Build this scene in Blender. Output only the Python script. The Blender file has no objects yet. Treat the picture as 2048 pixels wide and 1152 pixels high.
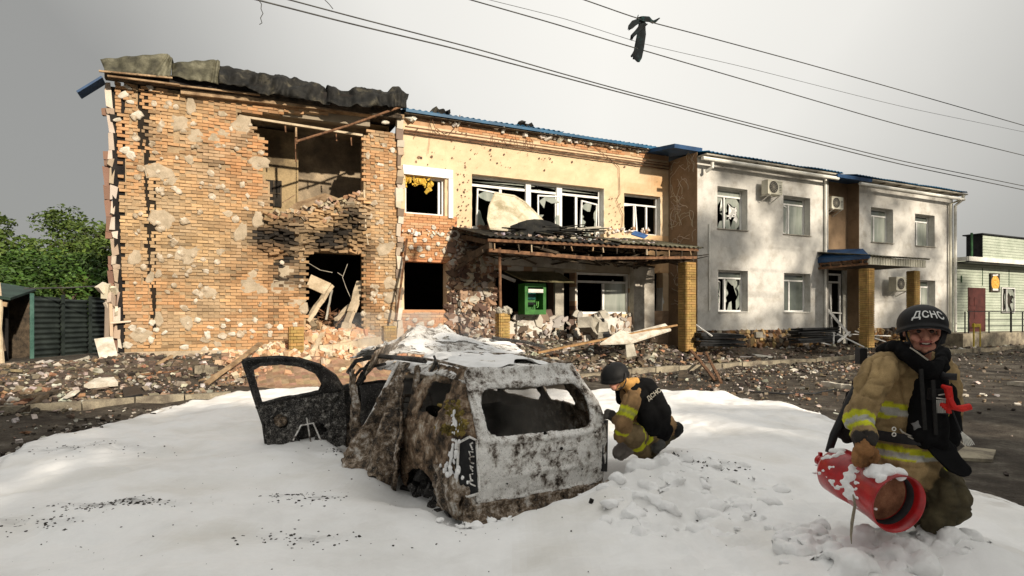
import bpy, bmesh, math, random
import numpy as np
from mathutils import Vector, Matrix, Euler, noise as mnoise
random.seed(7); np.random.seed(7)
R = math.radians
SC = bpy.context.scene
COL = SC.collection

# ---------------------------------------------------------------- camera, sky, sun, exposure
F = 1200.0; CAMH = 1.85; HY = 632.0          # lens in pixels of a 2048 wide frame, eye height, horizon row
cam_d = bpy.data.cameras.new('camera'); cam = bpy.data.objects.new('camera', cam_d); COL.objects.link(cam)
cam.location = (0, 0, CAMH); cam.rotation_euler = (R(90), 0, 0)
cam_d.sensor_width = 36; cam_d.lens = F / 2048 * 36
cam_d.shift_y = (HY - 576) / 2048
cam_d.clip_start = 0.1; cam_d.clip_end = 2000
SC.camera = cam

SUN_EL = R(21); SH = Vector((.60, -.80))
sd = bpy.data.lights.new('sun', 'SUN'); sd.energy = 3.0; sd.angle = R(1.0); sd.color = (1, .88, .72)
sun = bpy.data.objects.new('sun', sd); COL.objects.link(sun)
svec = Vector((SH.x * math.cos(SUN_EL), SH.y * math.cos(SUN_EL), math.sin(SUN_EL)))
sun.rotation_euler = svec.to_track_quat('Z', 'Y').to_euler()
sun.location = (20, -30, 25)

W = bpy.data.worlds.new('World'); SC.world = W; W.use_nodes = True
nt = W.node_tree; nt.nodes.clear()
out = nt.nodes.new('ShaderNodeOutputWorld'); bg = nt.nodes.new('ShaderNodeBackground')
bg.inputs['Strength'].default_value = .1
sky = nt.nodes.new('ShaderNodeTexSky'); sky.sky_type = 'NISHITA'; sky.sun_disc = False
sky.sun_elevation = SUN_EL; sky.sun_rotation = math.atan2(SH.x, SH.y); sky.dust_density = 3
tc = nt.nodes.new('ShaderNodeTexCoord')
n1 = nt.nodes.new('ShaderNodeTexNoise'); n1.inputs['Scale'].default_value = 1.1; n1.inputs['Detail'].default_value = 5
n1.inputs['Roughness'].default_value = .5
nt.links.new(tc.outputs['Generated'], n1.inputs['Vector'])
# heavy cloud: a darker smoky bank to the west (left), paler towards the zenith
sep = nt.nodes.new('ShaderNodeSeparateXYZ'); nt.links.new(tc.outputs['Generated'], sep.inputs[0])
def wm(op, a, b):
    m = nt.nodes.new('ShaderNodeMath'); m.operation = op
    for i, v in enumerate((a, b)):
        if isinstance(v, (int, float)): m.inputs[i].default_value = v
        else: nt.links.new(v, m.inputs[i])
    return m.outputs[0]
left = wm('MULTIPLY', wm('SUBTRACT', sep.outputs[0], wm('MULTIPLY', wm('MAXIMUM', wm('SUBTRACT', sep.outputs[0], .14), 0), 1.95)), 1.05)
up = wm('MULTIPLY', sep.outputs[2], .62)
nz = wm('MULTIPLY', wm('SUBTRACT', n1.outputs['Fac'], .5), .35)
t = wm('ADD', wm('ADD', wm('ADD', left, up), nz), .36)
rp = nt.nodes.new('ShaderNodeValToRGB'); nt.links.new(t, rp.inputs[0])
els = rp.color_ramp.elements
els[0].position = 0; els[0].color = (.19, .189, .18, 1)
els[1].position = 1; els[1].color = (.60, .585, .548, 1)
e = els.new(.5); e.color = (.50, .49, .462, 1)
sc_ = nt.nodes.new('ShaderNodeVectorMath'); sc_.operation = 'SCALE'; sc_.inputs['Scale'].default_value = 9.2
nt.links.new(rp.outputs[0], sc_.inputs[0])
mx = nt.nodes.new('ShaderNodeMixRGB'); mx.inputs[0].default_value = .975
nt.links.new(sky.outputs[0], mx.inputs[1]); nt.links.new(sc_.outputs[0], mx.inputs[2])
nt.links.new(mx.outputs[0], bg.inputs['Color']); nt.links.new(bg.outputs[0], out.inputs['Surface'])

SC.view_settings.view_transform = 'Standard'; SC.view_settings.look = 'None'
SC.view_settings.exposure = .92; SC.view_settings.gamma = 1
try: SC.view_settings.use_curve_mapping = False
except Exception: pass

# ---------------------------------------------------------------- frames of reference
PHI = math.atan(F / 2476); CP, SP = math.cos(PHI), math.sin(PHI)
ZB = .65                                     # ground level at the foot of the building
OY = 1.2 * F / 93; OX = (250 - 1024) / F * OY
D0 = -SP * OX + CP * OY
def wp(px, py, Y):                           # a point at depth Y on the sight line of a photo pixel
    return Vector(((px - 1024) / F * Y, Y, CAMH + (HY - py) / F * Y))
def fp(px, py, b=0):                         # the same, on the facade plane b metres behind the brick front
    tt = (px - 1024) / F
    Y = (D0 + b) / (CP - SP * tt); X = tt * Y
    return ((X - OX) * CP + (Y - OY) * SP, CAMH + (HY - py) / F * Y - ZB)
def bl(a, b, z):                             # building frame -> world
    return Vector((OX + a * CP - b * SP, OY + a * SP + b * CP, z + ZB))
def ab(x, y):
    return ((x - OX) * CP + (y - OY) * SP, -(x - OX) * SP + (y - OY) * CP)
def nz2(x, y, s=1.0, seed=0.0, oct=4):
    return mnoise.fractal(Vector((x * s, y * s, seed)), 1.0, 2.0, oct)
def sstep(a, b, x):
    x = max(0., min(1., (x - a) / (b - a))); return x * x * (3 - 2 * x)
def ground_z(x, y):
    a, b = ab(x, y)
    kz = .15 + .0092 * max(-6, min(a, 40))
    if b >= -4: z = kz + (ZB - .02 - kz) * sstep(-4, -.8, b)
    else: z = kz - .11 - .12 * sstep(-4, -10, b) if False else kz - .11 - min(.16, .03 * (-4 - b))
    if b < -4: z = max(z, 0.0) if a > 0 else z
    return z

# ---------------------------------------------------------------- materials
MATS = {}
def mat(name, cols, scale=3, rough=.85, bump=.3, bscale=30, metal=0, vcol=False, detail=8, fine=.25, rness=.62, stretch=(1, 1, 1), spec=.3, bdist=.02, coat=0, distort=0, obj=False, speck=None, macro=0):
    m = bpy.data.materials.new(name); m.use_nodes = True; n = m.node_tree; N = n.nodes; L = n.links
    p = N['Principled BSDF']; p.inputs['Roughness'].default_value = rough; p.inputs['Metallic'].default_value = metal
    p.inputs['Specular IOR Level'].default_value = spec
    if coat: p.inputs['Coat Weight'].default_value = coat
    if obj:
        g = N.new('ShaderNodeTexCoord'); pos = g.outputs['Object']
    else:
        g = N.new('ShaderNodeNewGeometry'); pos = g.outputs['Position']
    mp = N.new('ShaderNodeMapping'); mp.inputs['Scale'].default_value = stretch; L.new(pos, mp.inputs['Vector'])
    pos = mp.outputs[0]
    t = N.new('ShaderNodeTexNoise'); t.inputs['Scale'].default_value = scale; t.inputs['Detail'].default_value = detail
    t.inputs['Roughness'].default_value = rness; t.inputs['Distortion'].default_value = distort
    L.new(pos, t.inputs['Vector'])
    r = N.new('ShaderNodeValToRGB'); fac = t.outputs['Fac']
    if macro:
        t9 = N.new('ShaderNodeTexNoise'); t9.inputs['Scale'].default_value = 1.9; t9.inputs['Detail'].default_value = 3; L.new(pos, t9.inputs['Vector'])
        m9 = N.new('ShaderNodeMath'); m9.operation = 'MULTIPLY_ADD'; L.new(t9.outputs['Fac'], m9.inputs[0]); m9.inputs[1].default_value = macro; m9.inputs[2].default_value = -.5 * macro
        a9 = N.new('ShaderNodeMath'); a9.operation = 'ADD'; L.new(fac, a9.inputs[0]); L.new(m9.outputs[0], a9.inputs[1]); fac = a9.outputs[0]
    L.new(fac, r.inputs[0])
    if not isinstance(cols[0][0], (int, float)) or len(cols[0]) == 3: cols = [(.35 + .3 * i / max(1, len(cols) - 1), c) for i, c in enumerate(cols)]
    el = r.color_ramp.elements
    el[0].position = cols[0][0]; el[0].color = (*cols[0][1], 1)
    el[1].position = cols[-1][0]; el[1].color = (*cols[-1][1], 1)
    for ps, c in cols[1:-1]:
        e = el.new(ps); e.color = (*c, 1)
    c = r.outputs[0]
    t2 = N.new('ShaderNodeTexNoise'); t2.inputs['Scale'].default_value = bscale; t2.inputs['Detail'].default_value = 6; t2.inputs['Roughness'].default_value = .7
    L.new(pos, t2.inputs['Vector'])
    if fine:
        mr = N.new('ShaderNodeMapRange'); mr.inputs[1].default_value = .25; mr.inputs[2].default_value = .75
        mr.inputs[3].default_value = 1 - fine; mr.inputs[4].default_value = 1 + fine; L.new(t2.outputs['Fac'], mr.inputs[0])
        v = N.new('ShaderNodeVectorMath'); v.operation = 'SCALE'; L.new(c, v.inputs[0]); L.new(mr.outputs[0], v.inputs['Scale']); c = v.outputs[0]
    if speck:
        sc2, th, colr, amt = speck
        t3 = N.new('ShaderNodeTexNoise'); t3.inputs['Scale'].default_value = sc2; t3.inputs['Detail'].default_value = 7; t3.inputs['Roughness'].default_value = .8; L.new(pos, t3.inputs['Vector'])
        m3 = N.new('ShaderNodeMapRange'); m3.inputs[1].default_value = th; m3.inputs[2].default_value = th + .04; m3.inputs[3].default_value = 0; m3.inputs[4].default_value = amt; L.new(t3.outputs['Fac'], m3.inputs[0])
        x3 = N.new('ShaderNodeMixRGB'); L.new(m3.outputs[0], x3.inputs[0]); L.new(c, x3.inputs[1]); x3.inputs[2].default_value = (*colr, 1); c = x3.outputs[0]
    if vcol:
        a = N.new('ShaderNodeVertexColor'); a.layer_name = 'Col'
        v = N.new('ShaderNodeVectorMath'); v.operation = 'MULTIPLY'; L.new(c, v.inputs[0]); L.new(a.outputs[0], v.inputs[1]); c = v.outputs[0]
    L.new(c, p.inputs['Base Color'])
    if bump:
        b = N.new('ShaderNodeBump'); b.inputs['Strength'].default_value = bump; b.inputs['Distance'].default_value = bdist
        L.new(t2.outputs['Fac'], b.inputs['Height']); L.new(b.outputs[0], p.inputs['Normal'])
    MATS[name] = m
    return m
w1 = (1, 1, 1); g9 = (.82, .82, .82)
M = {}
M['vbrick'] = mat('brick', [(.3, (.82, .80, .76)), (.7, (1.12, 1.12, 1.12))], 3, .93, .7, 55, vcol=True, fine=.22)
M['vplaster'] = mat('plaster', [(.3, (.85, .83, .8)), (.7, (1.08, 1.08, 1.08))], 1.6, .95, .4, 60, vcol=True, fine=.13)
M['vrender'] = mat('rough_render', [(.32, (.70, .68, .64)), (.5, (.93, .93, .92)), (.7, (1.08, 1.08, 1.06))], 2.2, .95, .8, 45, vcol=True, fine=.22, bdist=.03)
M['vdebris'] = mat('debris', [(.3, (.65, .62, .6)), (.7, (1.2, 1.2, 1.2))], 9, .95, .5, 70, vcol=True)
M['vcloth'] = mat('cloth', [(.35, (.72, .7, .68)), (.65, (1.1, 1.1, 1.1))], 7, .9, .35, 160, vcol=True, fine=.22, bdist=.006)
M['vblack'] = mat('black_cloth', [(.35, (.85, .85, .85)), (.65, (1.2, 1.2, 1.2))], 14, .95, .3, 220, vcol=True, fine=.2, bdist=.004, spec=.08)
M['vskin'] = mat('skin', [(.35, (.9, .88, .86)), (.65, (1.08, 1.05, 1.03))], 25, .55, .15, 250, vcol=True, fine=.08, bdist=.002)
M['mortar'] = mat('mortar', [(.4, (.33, .235, .14)), (.6, (.46, .33, .20))], 4, .97, .8, 40, vcol=False)
M['dab'] = mat('dab', [(.38, (.30, .235, .16)), (.5, (.42, .35, .26)), (.62, (.58, .52, .43))], 5, .95, .6, 60)
M['dabwhite'] = mat('dab_white', [(.35, (.42, .37, .29)), (.62, (.66, .62, .54))], 5, .95, .5, 60)
M['patch'] = mat('cement_patch', [(.35, (.33, .27, .19)), (.6, (.45, .37, .27))], 5, .97, .8, 50)
M['frame'] = mat('white_plastic', [(.3, (.62, .62, .6)), (.6, (.8, .8, .78))], 4, .45, .1, 40, fine=.08)
M['glass'] = mat('dark_glass', [(.3, (.05, .06, .055)), (.7, (.14, .16, .14))], .9, .08, 0, 10, fine=0, spec=.8)
M['curtain'] = mat('grey_glass', [(.35, (.20, .23, .20)), (.65, (.36, .38, .34))], 1.3, .12, 0, 10, fine=0, spec=.8, stretch=(3, 3, .4))
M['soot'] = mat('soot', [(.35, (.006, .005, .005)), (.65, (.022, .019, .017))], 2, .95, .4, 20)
M['blue'] = mat('blue_metal', [(.35, (.004, .05, .11)), (.6, (.006, .09, .19))], 2, .5, .1, 30, fine=.2)
M['navy'] = mat('navy_metal', [(.35, (.012, .04, .10)), (.6, (.02, .07, .17))], 2, .5, .1, 30, fine=.2)
M['tin'] = mat('galvanised_sheet', [(.35, (.03, .028, .018)), (.5, (.085, .08, .052)), (.66, (.19, .18, .125))], 2.2, .6, .3, 30, metal=.2)
M['burnttin'] = mat('burnt_sheet', [(.40, (.005, .005, .0045)), (.56, (.017, .016, .013)), (.72, (.09, .08, .055))], 2.6, .7, .5, 25, metal=.15)
M['timber'] = mat('timber', [(.35, (.16, .10, .055)), (.65, (.42, .30, .18))], 3, .85, .5, 40, stretch=(1, 1, 1))
M['paletimber'] = mat('pale_timber', [(.35, (.38, .30, .20)), (.65, (.60, .50, .36))], 3, .85, .4, 40)
M['darkwood'] = mat('charred_wood', [(.35, (.018, .015, .012)), (.65, (.10, .075, .05))], 5, .9, .5, 40)
M['rust'] = mat('rusty_metal', [(.35, (.07, .035, .02)), (.65, (.26, .14, .075))], 6, .85, .5, 50, metal=.1)
M['concrete'] = mat('concrete', [(.35, (.26, .24, .20)), (.65, (.46, .43, .36))], 3, .95, .5, 40)
M['kerb'] = mat('kerb_stone', [(.38, (.13, .11, .085)), (.62, (.34, .30, .22))], 2.5, .95, .6, 40)
M['ybrick'] = mat('yellow_brick', [(.35, (.24, .15, .05)), (.65, (.38, .25, .09))], 12, .9, .5, 60, fine=.3)
M['cream'] = mat('cream_metal', [(.35, (.52, .50, .40)), (.65, (.66, .64, .54))], 3, .6, .1, 30)
M['gutter'] = mat('white_gutter', [(.35, (.62, .61, .55)), (.65, (.8, .79, .73))], 3, .5, .1, 30)
M['black'] = mat('black_rubber', [(.35, (.008, .008, .009)), (.65, (.025, .025, .027))], 6, .6, .2, 60)
M['bmetal'] = mat('black_sheet', [(.35, (.010, .011, .012)), (.65, (.035, .036, .038))], 3, .42, .2, 30, metal=.3)
M['green'] = mat('green_plastic', [(.35, (.018, .10, .016)), (.65, (.04, .18, .03))], 4, .45, .1, 30)
M['dgreen'] = mat('dark_green', [(.35, (.012, .05, .018)), (.65, (.025, .09, .03))], 4, .5, .1, 30)
M['screen'] = mat('dark_screen', [(.35, (.01, .06, .05)), (.65, (.03, .14, .11))], 6, .2, 0, 30)
M['siding'] = mat('pale_siding', [(.35, (.36, .41, .33)), (.65, (.48, .53, .44))], 1.5, .6, .1, 20)
M['maroon'] = mat('maroon_paint', [(.35, (.045, .012, .010)), (.65, (.085, .022, .018))], 3, .55, .1, 20)
M['yellow'] = mat('yellow_paint', [(.35, (.40, .30, .03)), (.65, (.60, .46, .06))], 6, .5, .1, 20)
M['tinfence'] = mat('fence_sheet', [(.35, (.010, .015, .014)), (.65, (.032, .042, .038))], 2.2, .6, .2, 30, metal=.1)
M['greenroof'] = mat('green_roof', [(.35, (.010, .025, .018)), (.65, (.03, .06, .045))], 2.2, .6, .2, 30)
M['bark'] = mat('bark', [(.35, (.05, .035, .025)), (.65, (.16, .12, .085))], 8, .95, .8, 40)
M['vleaf'] = mat('leaves', [(.3, (.8, .8, .8)), (.7, (1.2, 1.2, 1.2))], 3, .6, 0, 20, vcol=True, fine=0)
M['red'] = mat('red_paint', [(.34, (.22, .006, .008)), (.6, (.46, .010, .014))], 7, .28, .08, 60, spec=.6, fine=.12)
M['copper'] = mat('copper_mesh', [(.35, (.14, .055, .03)), (.65, (.42, .20, .11))], 9, .5, .3, 120, metal=.5)
M['foam'] = mat('foam', [(.30, (.74, .735, .72)), (.5, (.85, .85, .845)), (.7, (.88, .88, .875))], 1.1, .75, .22, 18, vcol=True, fine=.025, bdist=.03)
M['froth'] = mat('froth', [(.32, (.80, .80, .79)), (.6, (.88, .88, .88))], 6, .85, .35, 45, fine=.02, bdist=.012)
M['wire'] = mat('cable_black', [(.35, (.03, .03, .03)), (.65, (.07, .07, .065))], 3, .6, 0, 20)
M['rag'] = mat('dark_cloth', [(.40, (.005, .006, .007)), (.56, (.008, .013, .016)), (.70, (.015, .06, .055))], 6, .9, .3, 40)
M['wool'] = mat('yellow_wool', [(.35, (.55, .33, .03)), (.65, (.78, .56, .12))], 9, .95, .8, 60)
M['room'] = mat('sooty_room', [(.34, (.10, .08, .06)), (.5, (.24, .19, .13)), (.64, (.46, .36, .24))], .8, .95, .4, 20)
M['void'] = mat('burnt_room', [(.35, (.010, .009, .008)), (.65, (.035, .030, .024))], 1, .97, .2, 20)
M['ash'] = mat('ash_metal', [(.35, (.02, .016, .013)), (.405, (.17, .14, .115)), (.455, (.58, .55, .51)), (.53, (.90, .885, .85))], 9, .8, 1.0, 60, detail=12, rness=.74, fine=.38, distort=.15, bdist=.012, macro=.22, speck=(60, .565, (.04, .032, .027), .9))
M['burnt'] = mat('burnt_metal', [(.35, (.012, .011, .010)), (.43, (.05, .038, .028)), (.50, (.15, .105, .068)), (.56, (.32, .26, .20)), (.63, (.60, .57, .53))], 9, .78, .9, 45, detail=12, rness=.74, fine=.4, distort=.2, bdist=.012, macro=.30, speck=(60, .58, (.50, .46, .41), .8))
M['burntrust'] = mat('burnt_rust', [(.34, (.014, .011, .009)), (.43, (.07, .048, .03)), (.51, (.20, .13, .08)), (.58, (.36, .28, .20)), (.66, (.56, .52, .46))], 7, .8, .9, 45, detail=12, rness=.7, fine=.4, distort=.2, bdist=.012, macro=.35, speck=(55, .60, (.46, .40, .33), .75))
M['doorash'] = mat('door_ash', [(.38, (.008, .008, .008)), (.5, (.03, .028, .026)), (.57, (.14, .13, .115)), (.63, (.50, .48, .45))], 16, .62, .9, 60, detail=12, rness=.8, fine=.4, distort=.5, bdist=.012, speck=(75, .56, (.5, .48, .45), .85))
M['burntdark'] = mat('burnt_dark', [(.38, (.008, .008, .008)), (.55, (.035, .032, .03)), (.66, (.13, .12, .105)), (.74, (.34, .32, .30))], 7, .62, .9, 50, detail=12, rness=.74, fine=.4, distort=.6, bdist=.012, speck=(60, .585, (.42, .40, .37), .8))

# ---------------------------------------------------------------- mesh helpers
class MB:
    def __init__(s): s.v = []; s.f = []; s.c = []; s.m = []
    def add(s, vs, fs, col=None, mi=0):
        o = len(s.v); s.v.extend([tuple(p) for p in vs])
        for f in fs: s.f.append([o + i for i in f]); s.c.append(col); s.m.append(mi)
    def box(s, c, size, rot=None, col=None, mi=0, jit=0):
        hx, hy, hz = size[0] / 2, size[1] / 2, size[2] / 2
        vs = [Vector((x, y, z)) for x in (-hx, hx) for y in (-hy, hy) for z in (-hz, hz)]
        if jit: vs = [v + Vector((random.uniform(-jit, jit), random.uniform(-jit, jit), random.uniform(-jit, jit))) for v in vs]
        if rot is not None:
            mt = rot if isinstance(rot, Matrix) else Euler(rot).to_matrix()
            vs = [mt @ v for v in vs]
        c = Vector(c)
        s.add([v + c for v in vs], [(0, 1, 3, 2), (4, 6, 7, 5), (0, 4, 5, 1), (2, 3, 7, 6), (0, 2, 6, 4), (1, 5, 7, 3)], col, mi)
    def bar(s, p0, p1, w, h, up=(0, 0, 1), col=None, mi=0, jit=0):
        p0, p1 = Vector(p0), Vector(p1); d = p1 - p0; L = d.length
        if L < 1e-6: return
        y = d / L; u = Vector(up)
        x = y.cross(u)
        if x.length < 1e-4: x = y.cross(Vector((1, 0, 0)))
        x.normalize(); z = x.cross(y)
        s.box((p0 + p1) / 2, (w, L, h), Matrix((x, y, z)).transposed(), col, mi, jit)
    def tube(s, pts, r, n=8, col=None, mi=0, cap=True):
        pts = [Vector(p) for p in pts]; rs = r if isinstance(r, (list, tuple)) else [r] * len(pts)
        vs = []; prev = None
        for i, p in enumerate(pts):
            d = (pts[min(i + 1, len(pts) - 1)] - pts[max(i - 1, 0)]).normalized()
            x = d.cross(Vector((0, 0, 1))) if prev is None else prev - d * prev.dot(d)
            if x.length < 1e-3: x = d.cross(Vector((0, 1, 0)))
            x.normalize(); prev = x; y = d.cross(x)
            for k in range(n):
                an = 2 * math.pi * k / n; vs.append(p + (x * math.cos(an) + y * math.sin(an)) * rs[i])
        fs = [(i * n + k, i * n + (k + 1) % n, (i + 1) * n + (k + 1) % n, (i + 1) * n + k) for i in range(len(pts) - 1) for k in range(n)]
        if cap: fs += [tuple(range(n))[::-1], tuple((len(pts) - 1) * n + k for k in range(n))]
        s.add(vs, fs, col, mi)
    def lathe(s, p0, ax, prof, n=24, col=None, mi=0):       # prof: (distance along axis, radius)
        p0 = Vector(p0); ax = Vector(ax).normalized(); x = ax.cross(Vector((0, 0, 1)))
        if x.length < 1e-3: x = Vector((1, 0, 0))
        x.normalize(); y = ax.cross(x); vs = []
        for d, r in prof:
            for k in range(n):
                an = 2 * math.pi * k / n; vs.append(p0 + ax * d + (x * math.cos(an) + y * math.sin(an)) * max(r, .0005))
        fs = [(i * n + k, i * n + (k + 1) % n, (i + 1) * n + (k + 1) % n, (i + 1) * n + k) for i in range(len(prof) - 1) for k in range(n)]
        s.add(vs, fs, col, mi)
    def prism(s, poly, z0, z1, mp=lambda p: p, col=None, mi=0):   # poly in (u,v), extruded along w
        n = len(poly); vs = [mp((u, v, z0)) for u, v in poly] + [mp((u, v, z1)) for u, v in poly]
        s.add(vs, [tuple(range(n)), tuple(range(2 * n - 1, n - 1, -1))] + [(i, i + n, (i + 1) % n + n, (i + 1) % n) for i in range(n)], col, mi)
    def chunk(s, c, r, col=None, mi=0, flat=1.0):
        rot = Euler((random.uniform(0, 6), random.uniform(0, 6), random.uniform(0, 6))).to_matrix()
        sx, sy, sz = r * random.uniform(.6, 1.4), r * random.uniform(.6, 1.3), r * random.uniform(.35, .9)
        vs = [rot @ Vector((x * sx * random.uniform(.6, 1.15), y * sy * random.uniform(.6, 1.15), z * sz * random.uniform(.6, 1.15))) for x in (-1, 1) for y in (-1, 1) for z in (-1, 1)]
        c = Vector(c)
        s.add([c + Vector((v.x, v.y, v.z * flat)) for v in vs], [(0, 1, 3, 2), (4, 6, 7, 5), (0, 4, 5, 1), (2, 3, 7, 6), (0, 2, 6, 4), (1, 5, 7, 3)], col, mi)
    def build(s, name, mats, parent=None, smooth=False, loc=None, **props):
        me = bpy.data.meshes.new(name); me.from_pydata(s.v, [], s.f); me.validate(clean_customdata=False)
        if not isinstance(mats, (list, tuple)): mats = [mats]
        for m_ in mats: me.materials.append(m_)
        if len(mats) > 1: me.polygons.foreach_set('material_index', s.m)
        if any(c is not None for c in s.c) or any('v' == [k for k, v in M.items() if v == m_][0][0] for m_ in mats if m_ in M.values()):
            ca = me.color_attributes.new('Col', 'FLOAT_COLOR', 'CORNER')
            buf = np.ones((len(me.loops), 4), dtype=np.float32)
            for p, c in zip(me.polygons, s.c):
                if c is not None: buf[p.loop_start:p.loop_start + p.loop_total, :3] = c
            ca.data.foreach_set('color', buf.ravel())
        if smooth: me.polygons.foreach_set('use_smooth', [True] * len(me.polygons))
        me.update()
        o = bpy.data.objects.new(name, me); COL.objects.link(o)
        if parent is not None: o.parent = parent
        if loc is not None: o.location = loc
        for k, v in props.items(): o[k] = v
        return o
def tag(o, label=None, cat=None, group=None, kind=None):
    if label: o['label'] = label
    if cat: o['category'] = cat
    if group: o['group'] = group
    if kind: o['kind'] = kind
    return o
def empty(name, loc=(0, 0, 0), rz=0, parent=None):
    o = bpy.data.objects.new(name, None); COL.objects.link(o); o.location = loc; o.rotation_euler = (0, 0, rz)
    o.empty_display_size = .1
    if parent is not None: o.parent = parent
    return o
def copy_tree(o, parent=None):
    c = o.copy(); COL.objects.link(c); c.parent = parent
    for ch in [k for k in bpy.data.objects if k.parent == o]: copy_tree(ch, c)
    return c
def jcol(c, j=.12):
    k = 1 + random.uniform(-j, j); return tuple(max(0, x * k * (1 + random.uniform(-j / 3, j / 3))) for x in c)
def rrect(p, c, h, r):                     # signed distance to a rounded rectangle
    dx = abs(p[0] - c[0]) - h[0] + r; dy = abs(p[1] - c[1]) - h[1] + r
    return math.hypot(max(dx, 0), max(dy, 0)) + min(max(dx, dy), 0) - r
def sheet(name, ur, vr, nu, nv, mapf, mats, parent, hole=None, thick=.008, rough=0, rs=6, col=None, smooth=True, seed=0, ridge=0, **props):
    """curved sheet over (u,v); hole(p)<0 is cut away with a clean edge"""
    pts = [[ur[0] + (ur[1] - ur[0]) * i / nu, vr[0] + (vr[1] - vr[0]) * j / nv] for j in range(nv + 1) for i in range(nu + 1)]
    keep = []
    for j in range(nv):
        for i in range(nu):
            q = (j * (nu + 1) + i, j * (nu + 1) + i + 1, (j + 1) * (nu + 1) + i + 1, (j + 1) * (nu + 1) + i)
            if hole is not None:
                cu = sum(pts[k][0] for k in q) / 4; cv = sum(pts[k][1] for k in q) / 4
                if hole((cu, cv)) < 0: continue
            keep.append(q)
    cnt = {}
    for q in keep:
        for k in q: cnt[k] = cnt.get(k, 0) + 1
    if hole is not None:
        lim = 1.2 * max((ur[1] - ur[0]) / nu, (vr[1] - vr[0]) / nv)
        for k, n in cnt.items():
            if n < 4:
                p = pts[k]
                for _ in range(2):
                    h0 = hole(p)
                    if abs(h0) > lim: break
                    e = 1e-3; gx = (hole((p[0] + e, p[1])) - h0) / e; gy = (hole((p[0], p[1] + e)) - h0) / e
                    g = gx * gx + gy * gy
                    if g < .05: break
                    p[0] -= h0 * gx / g; p[1] -= h0 * gy / g
                p[0] = min(max(p[0], min(ur)), max(ur)); p[1] = min(max(p[1], min(vr)), max(vr))
    used = sorted(cnt); idx = {k: i for i, k in enumerate(used)}
    vs = []
    for k in used:
        v = Vector(mapf(*pts[k]))
        if rough:
            q_ = v * rs + Vector((seed, 0, 0)); v += rough * mnoise.noise_vector(q_)
            if ridge: rr_ = max(0, .22 - abs(mnoise.noise(q_ * 1.3))) + .6 * max(0, .2 - abs(mnoise.noise(q_ * 3.1 + Vector((3, 1, 7))))); v += mnoise.noise_vector(q_ * .4).normalized() * rr_ * ridge
        vs.append(v)
    mb = MB(); mb.add(vs, [[idx[k] for k in q] for q in keep])
    if col: mb.c = [col(*[sum(pts[k][d] for k in q) / 4 for d in (0, 1)]) for q in keep]
    o = mb.build(name, mats, parent, smooth=smooth, **props)
    if thick:
        md = o.modifiers.new('solid', 'SOLIDIFY'); md.thickness = thick; md.offset = 0
    return o
# ================================================================ ground, pavement, kerb
def build_ground():
    xs = np.concatenate([np.linspace(-400, -24, 12), np.arange(-22, 50, .45), np.linspace(52, 420, 12)])
    ys = np.concatenate([np.linspace(-120, -6, 8), np.arange(-4, 44, .45), np.linspace(46, 700, 14)])
    vs = []; nx = len(xs)
    for y in ys:
        for x in xs:
            z = ground_z(x, y); a, b = ab(x, y)
            if -22 < x < 50 and -4 < y < 44: z += .035 * nz2(x, y, 1.1, 3) * (1 if b < -.3 else .0) - .02
            vs.append((x, y, z))
    fs = [(j * nx + i, j * nx + i + 1, (j + 1) * nx + i + 1, (j + 1) * nx + i) for j in range(len(ys) - 1) for i in range(nx - 1)]
    mb = MB(); mb.add(vs, fs)
    m = mat('dirt_asphalt', [(.34, (.028, .022, .017)), (.48, (.062, .050, .038)), (.60, (.11, .095, .075)), (.70, (.20, .18, .15))], 1.6, .92, 1.0, 26, detail=12, rness=.7, fine=.5, bdist=.05)
    o = mb.build('ground', m, smooth=True); tag(o, kind='structure')
build_ground()
kerb = empty('kerb', bl(0, -4, 0)); kerb['kind'] = 'structure'
def build_kerb():
    for i in range(64):
        a0 = -9 + i * .88; a1 = a0 + .86
        p0 = bl(a0, -4.0 + .02 * random.uniform(-1, 1), 0); p1 = bl(a1, -4.0 + .02 * random.uniform(-1, 1), 0)
        kz0 = .15 + .0092 * max(-6, min(a0, 40)); kz1 = .15 + .0092 * max(-6, min(a1, 40))
        dz = random.uniform(-.02, .015)
        if i in (6, 23, 37): dz -= .06
        p0.z = kz0 - .09 + dz; p1.z = kz1 - .09 + dz + random.uniform(-.01, .01)
        mb = MB(); mb.bar(p0, p1, .17, .26, jit=.008)
        o = mb.build('kerb_stone', M['kerb']); o.parent = kerb; o.matrix_parent_inverse = kerb.matrix_world.inverted() if False else Matrix.Translation(-kerb.location)
build_kerb()

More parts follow.
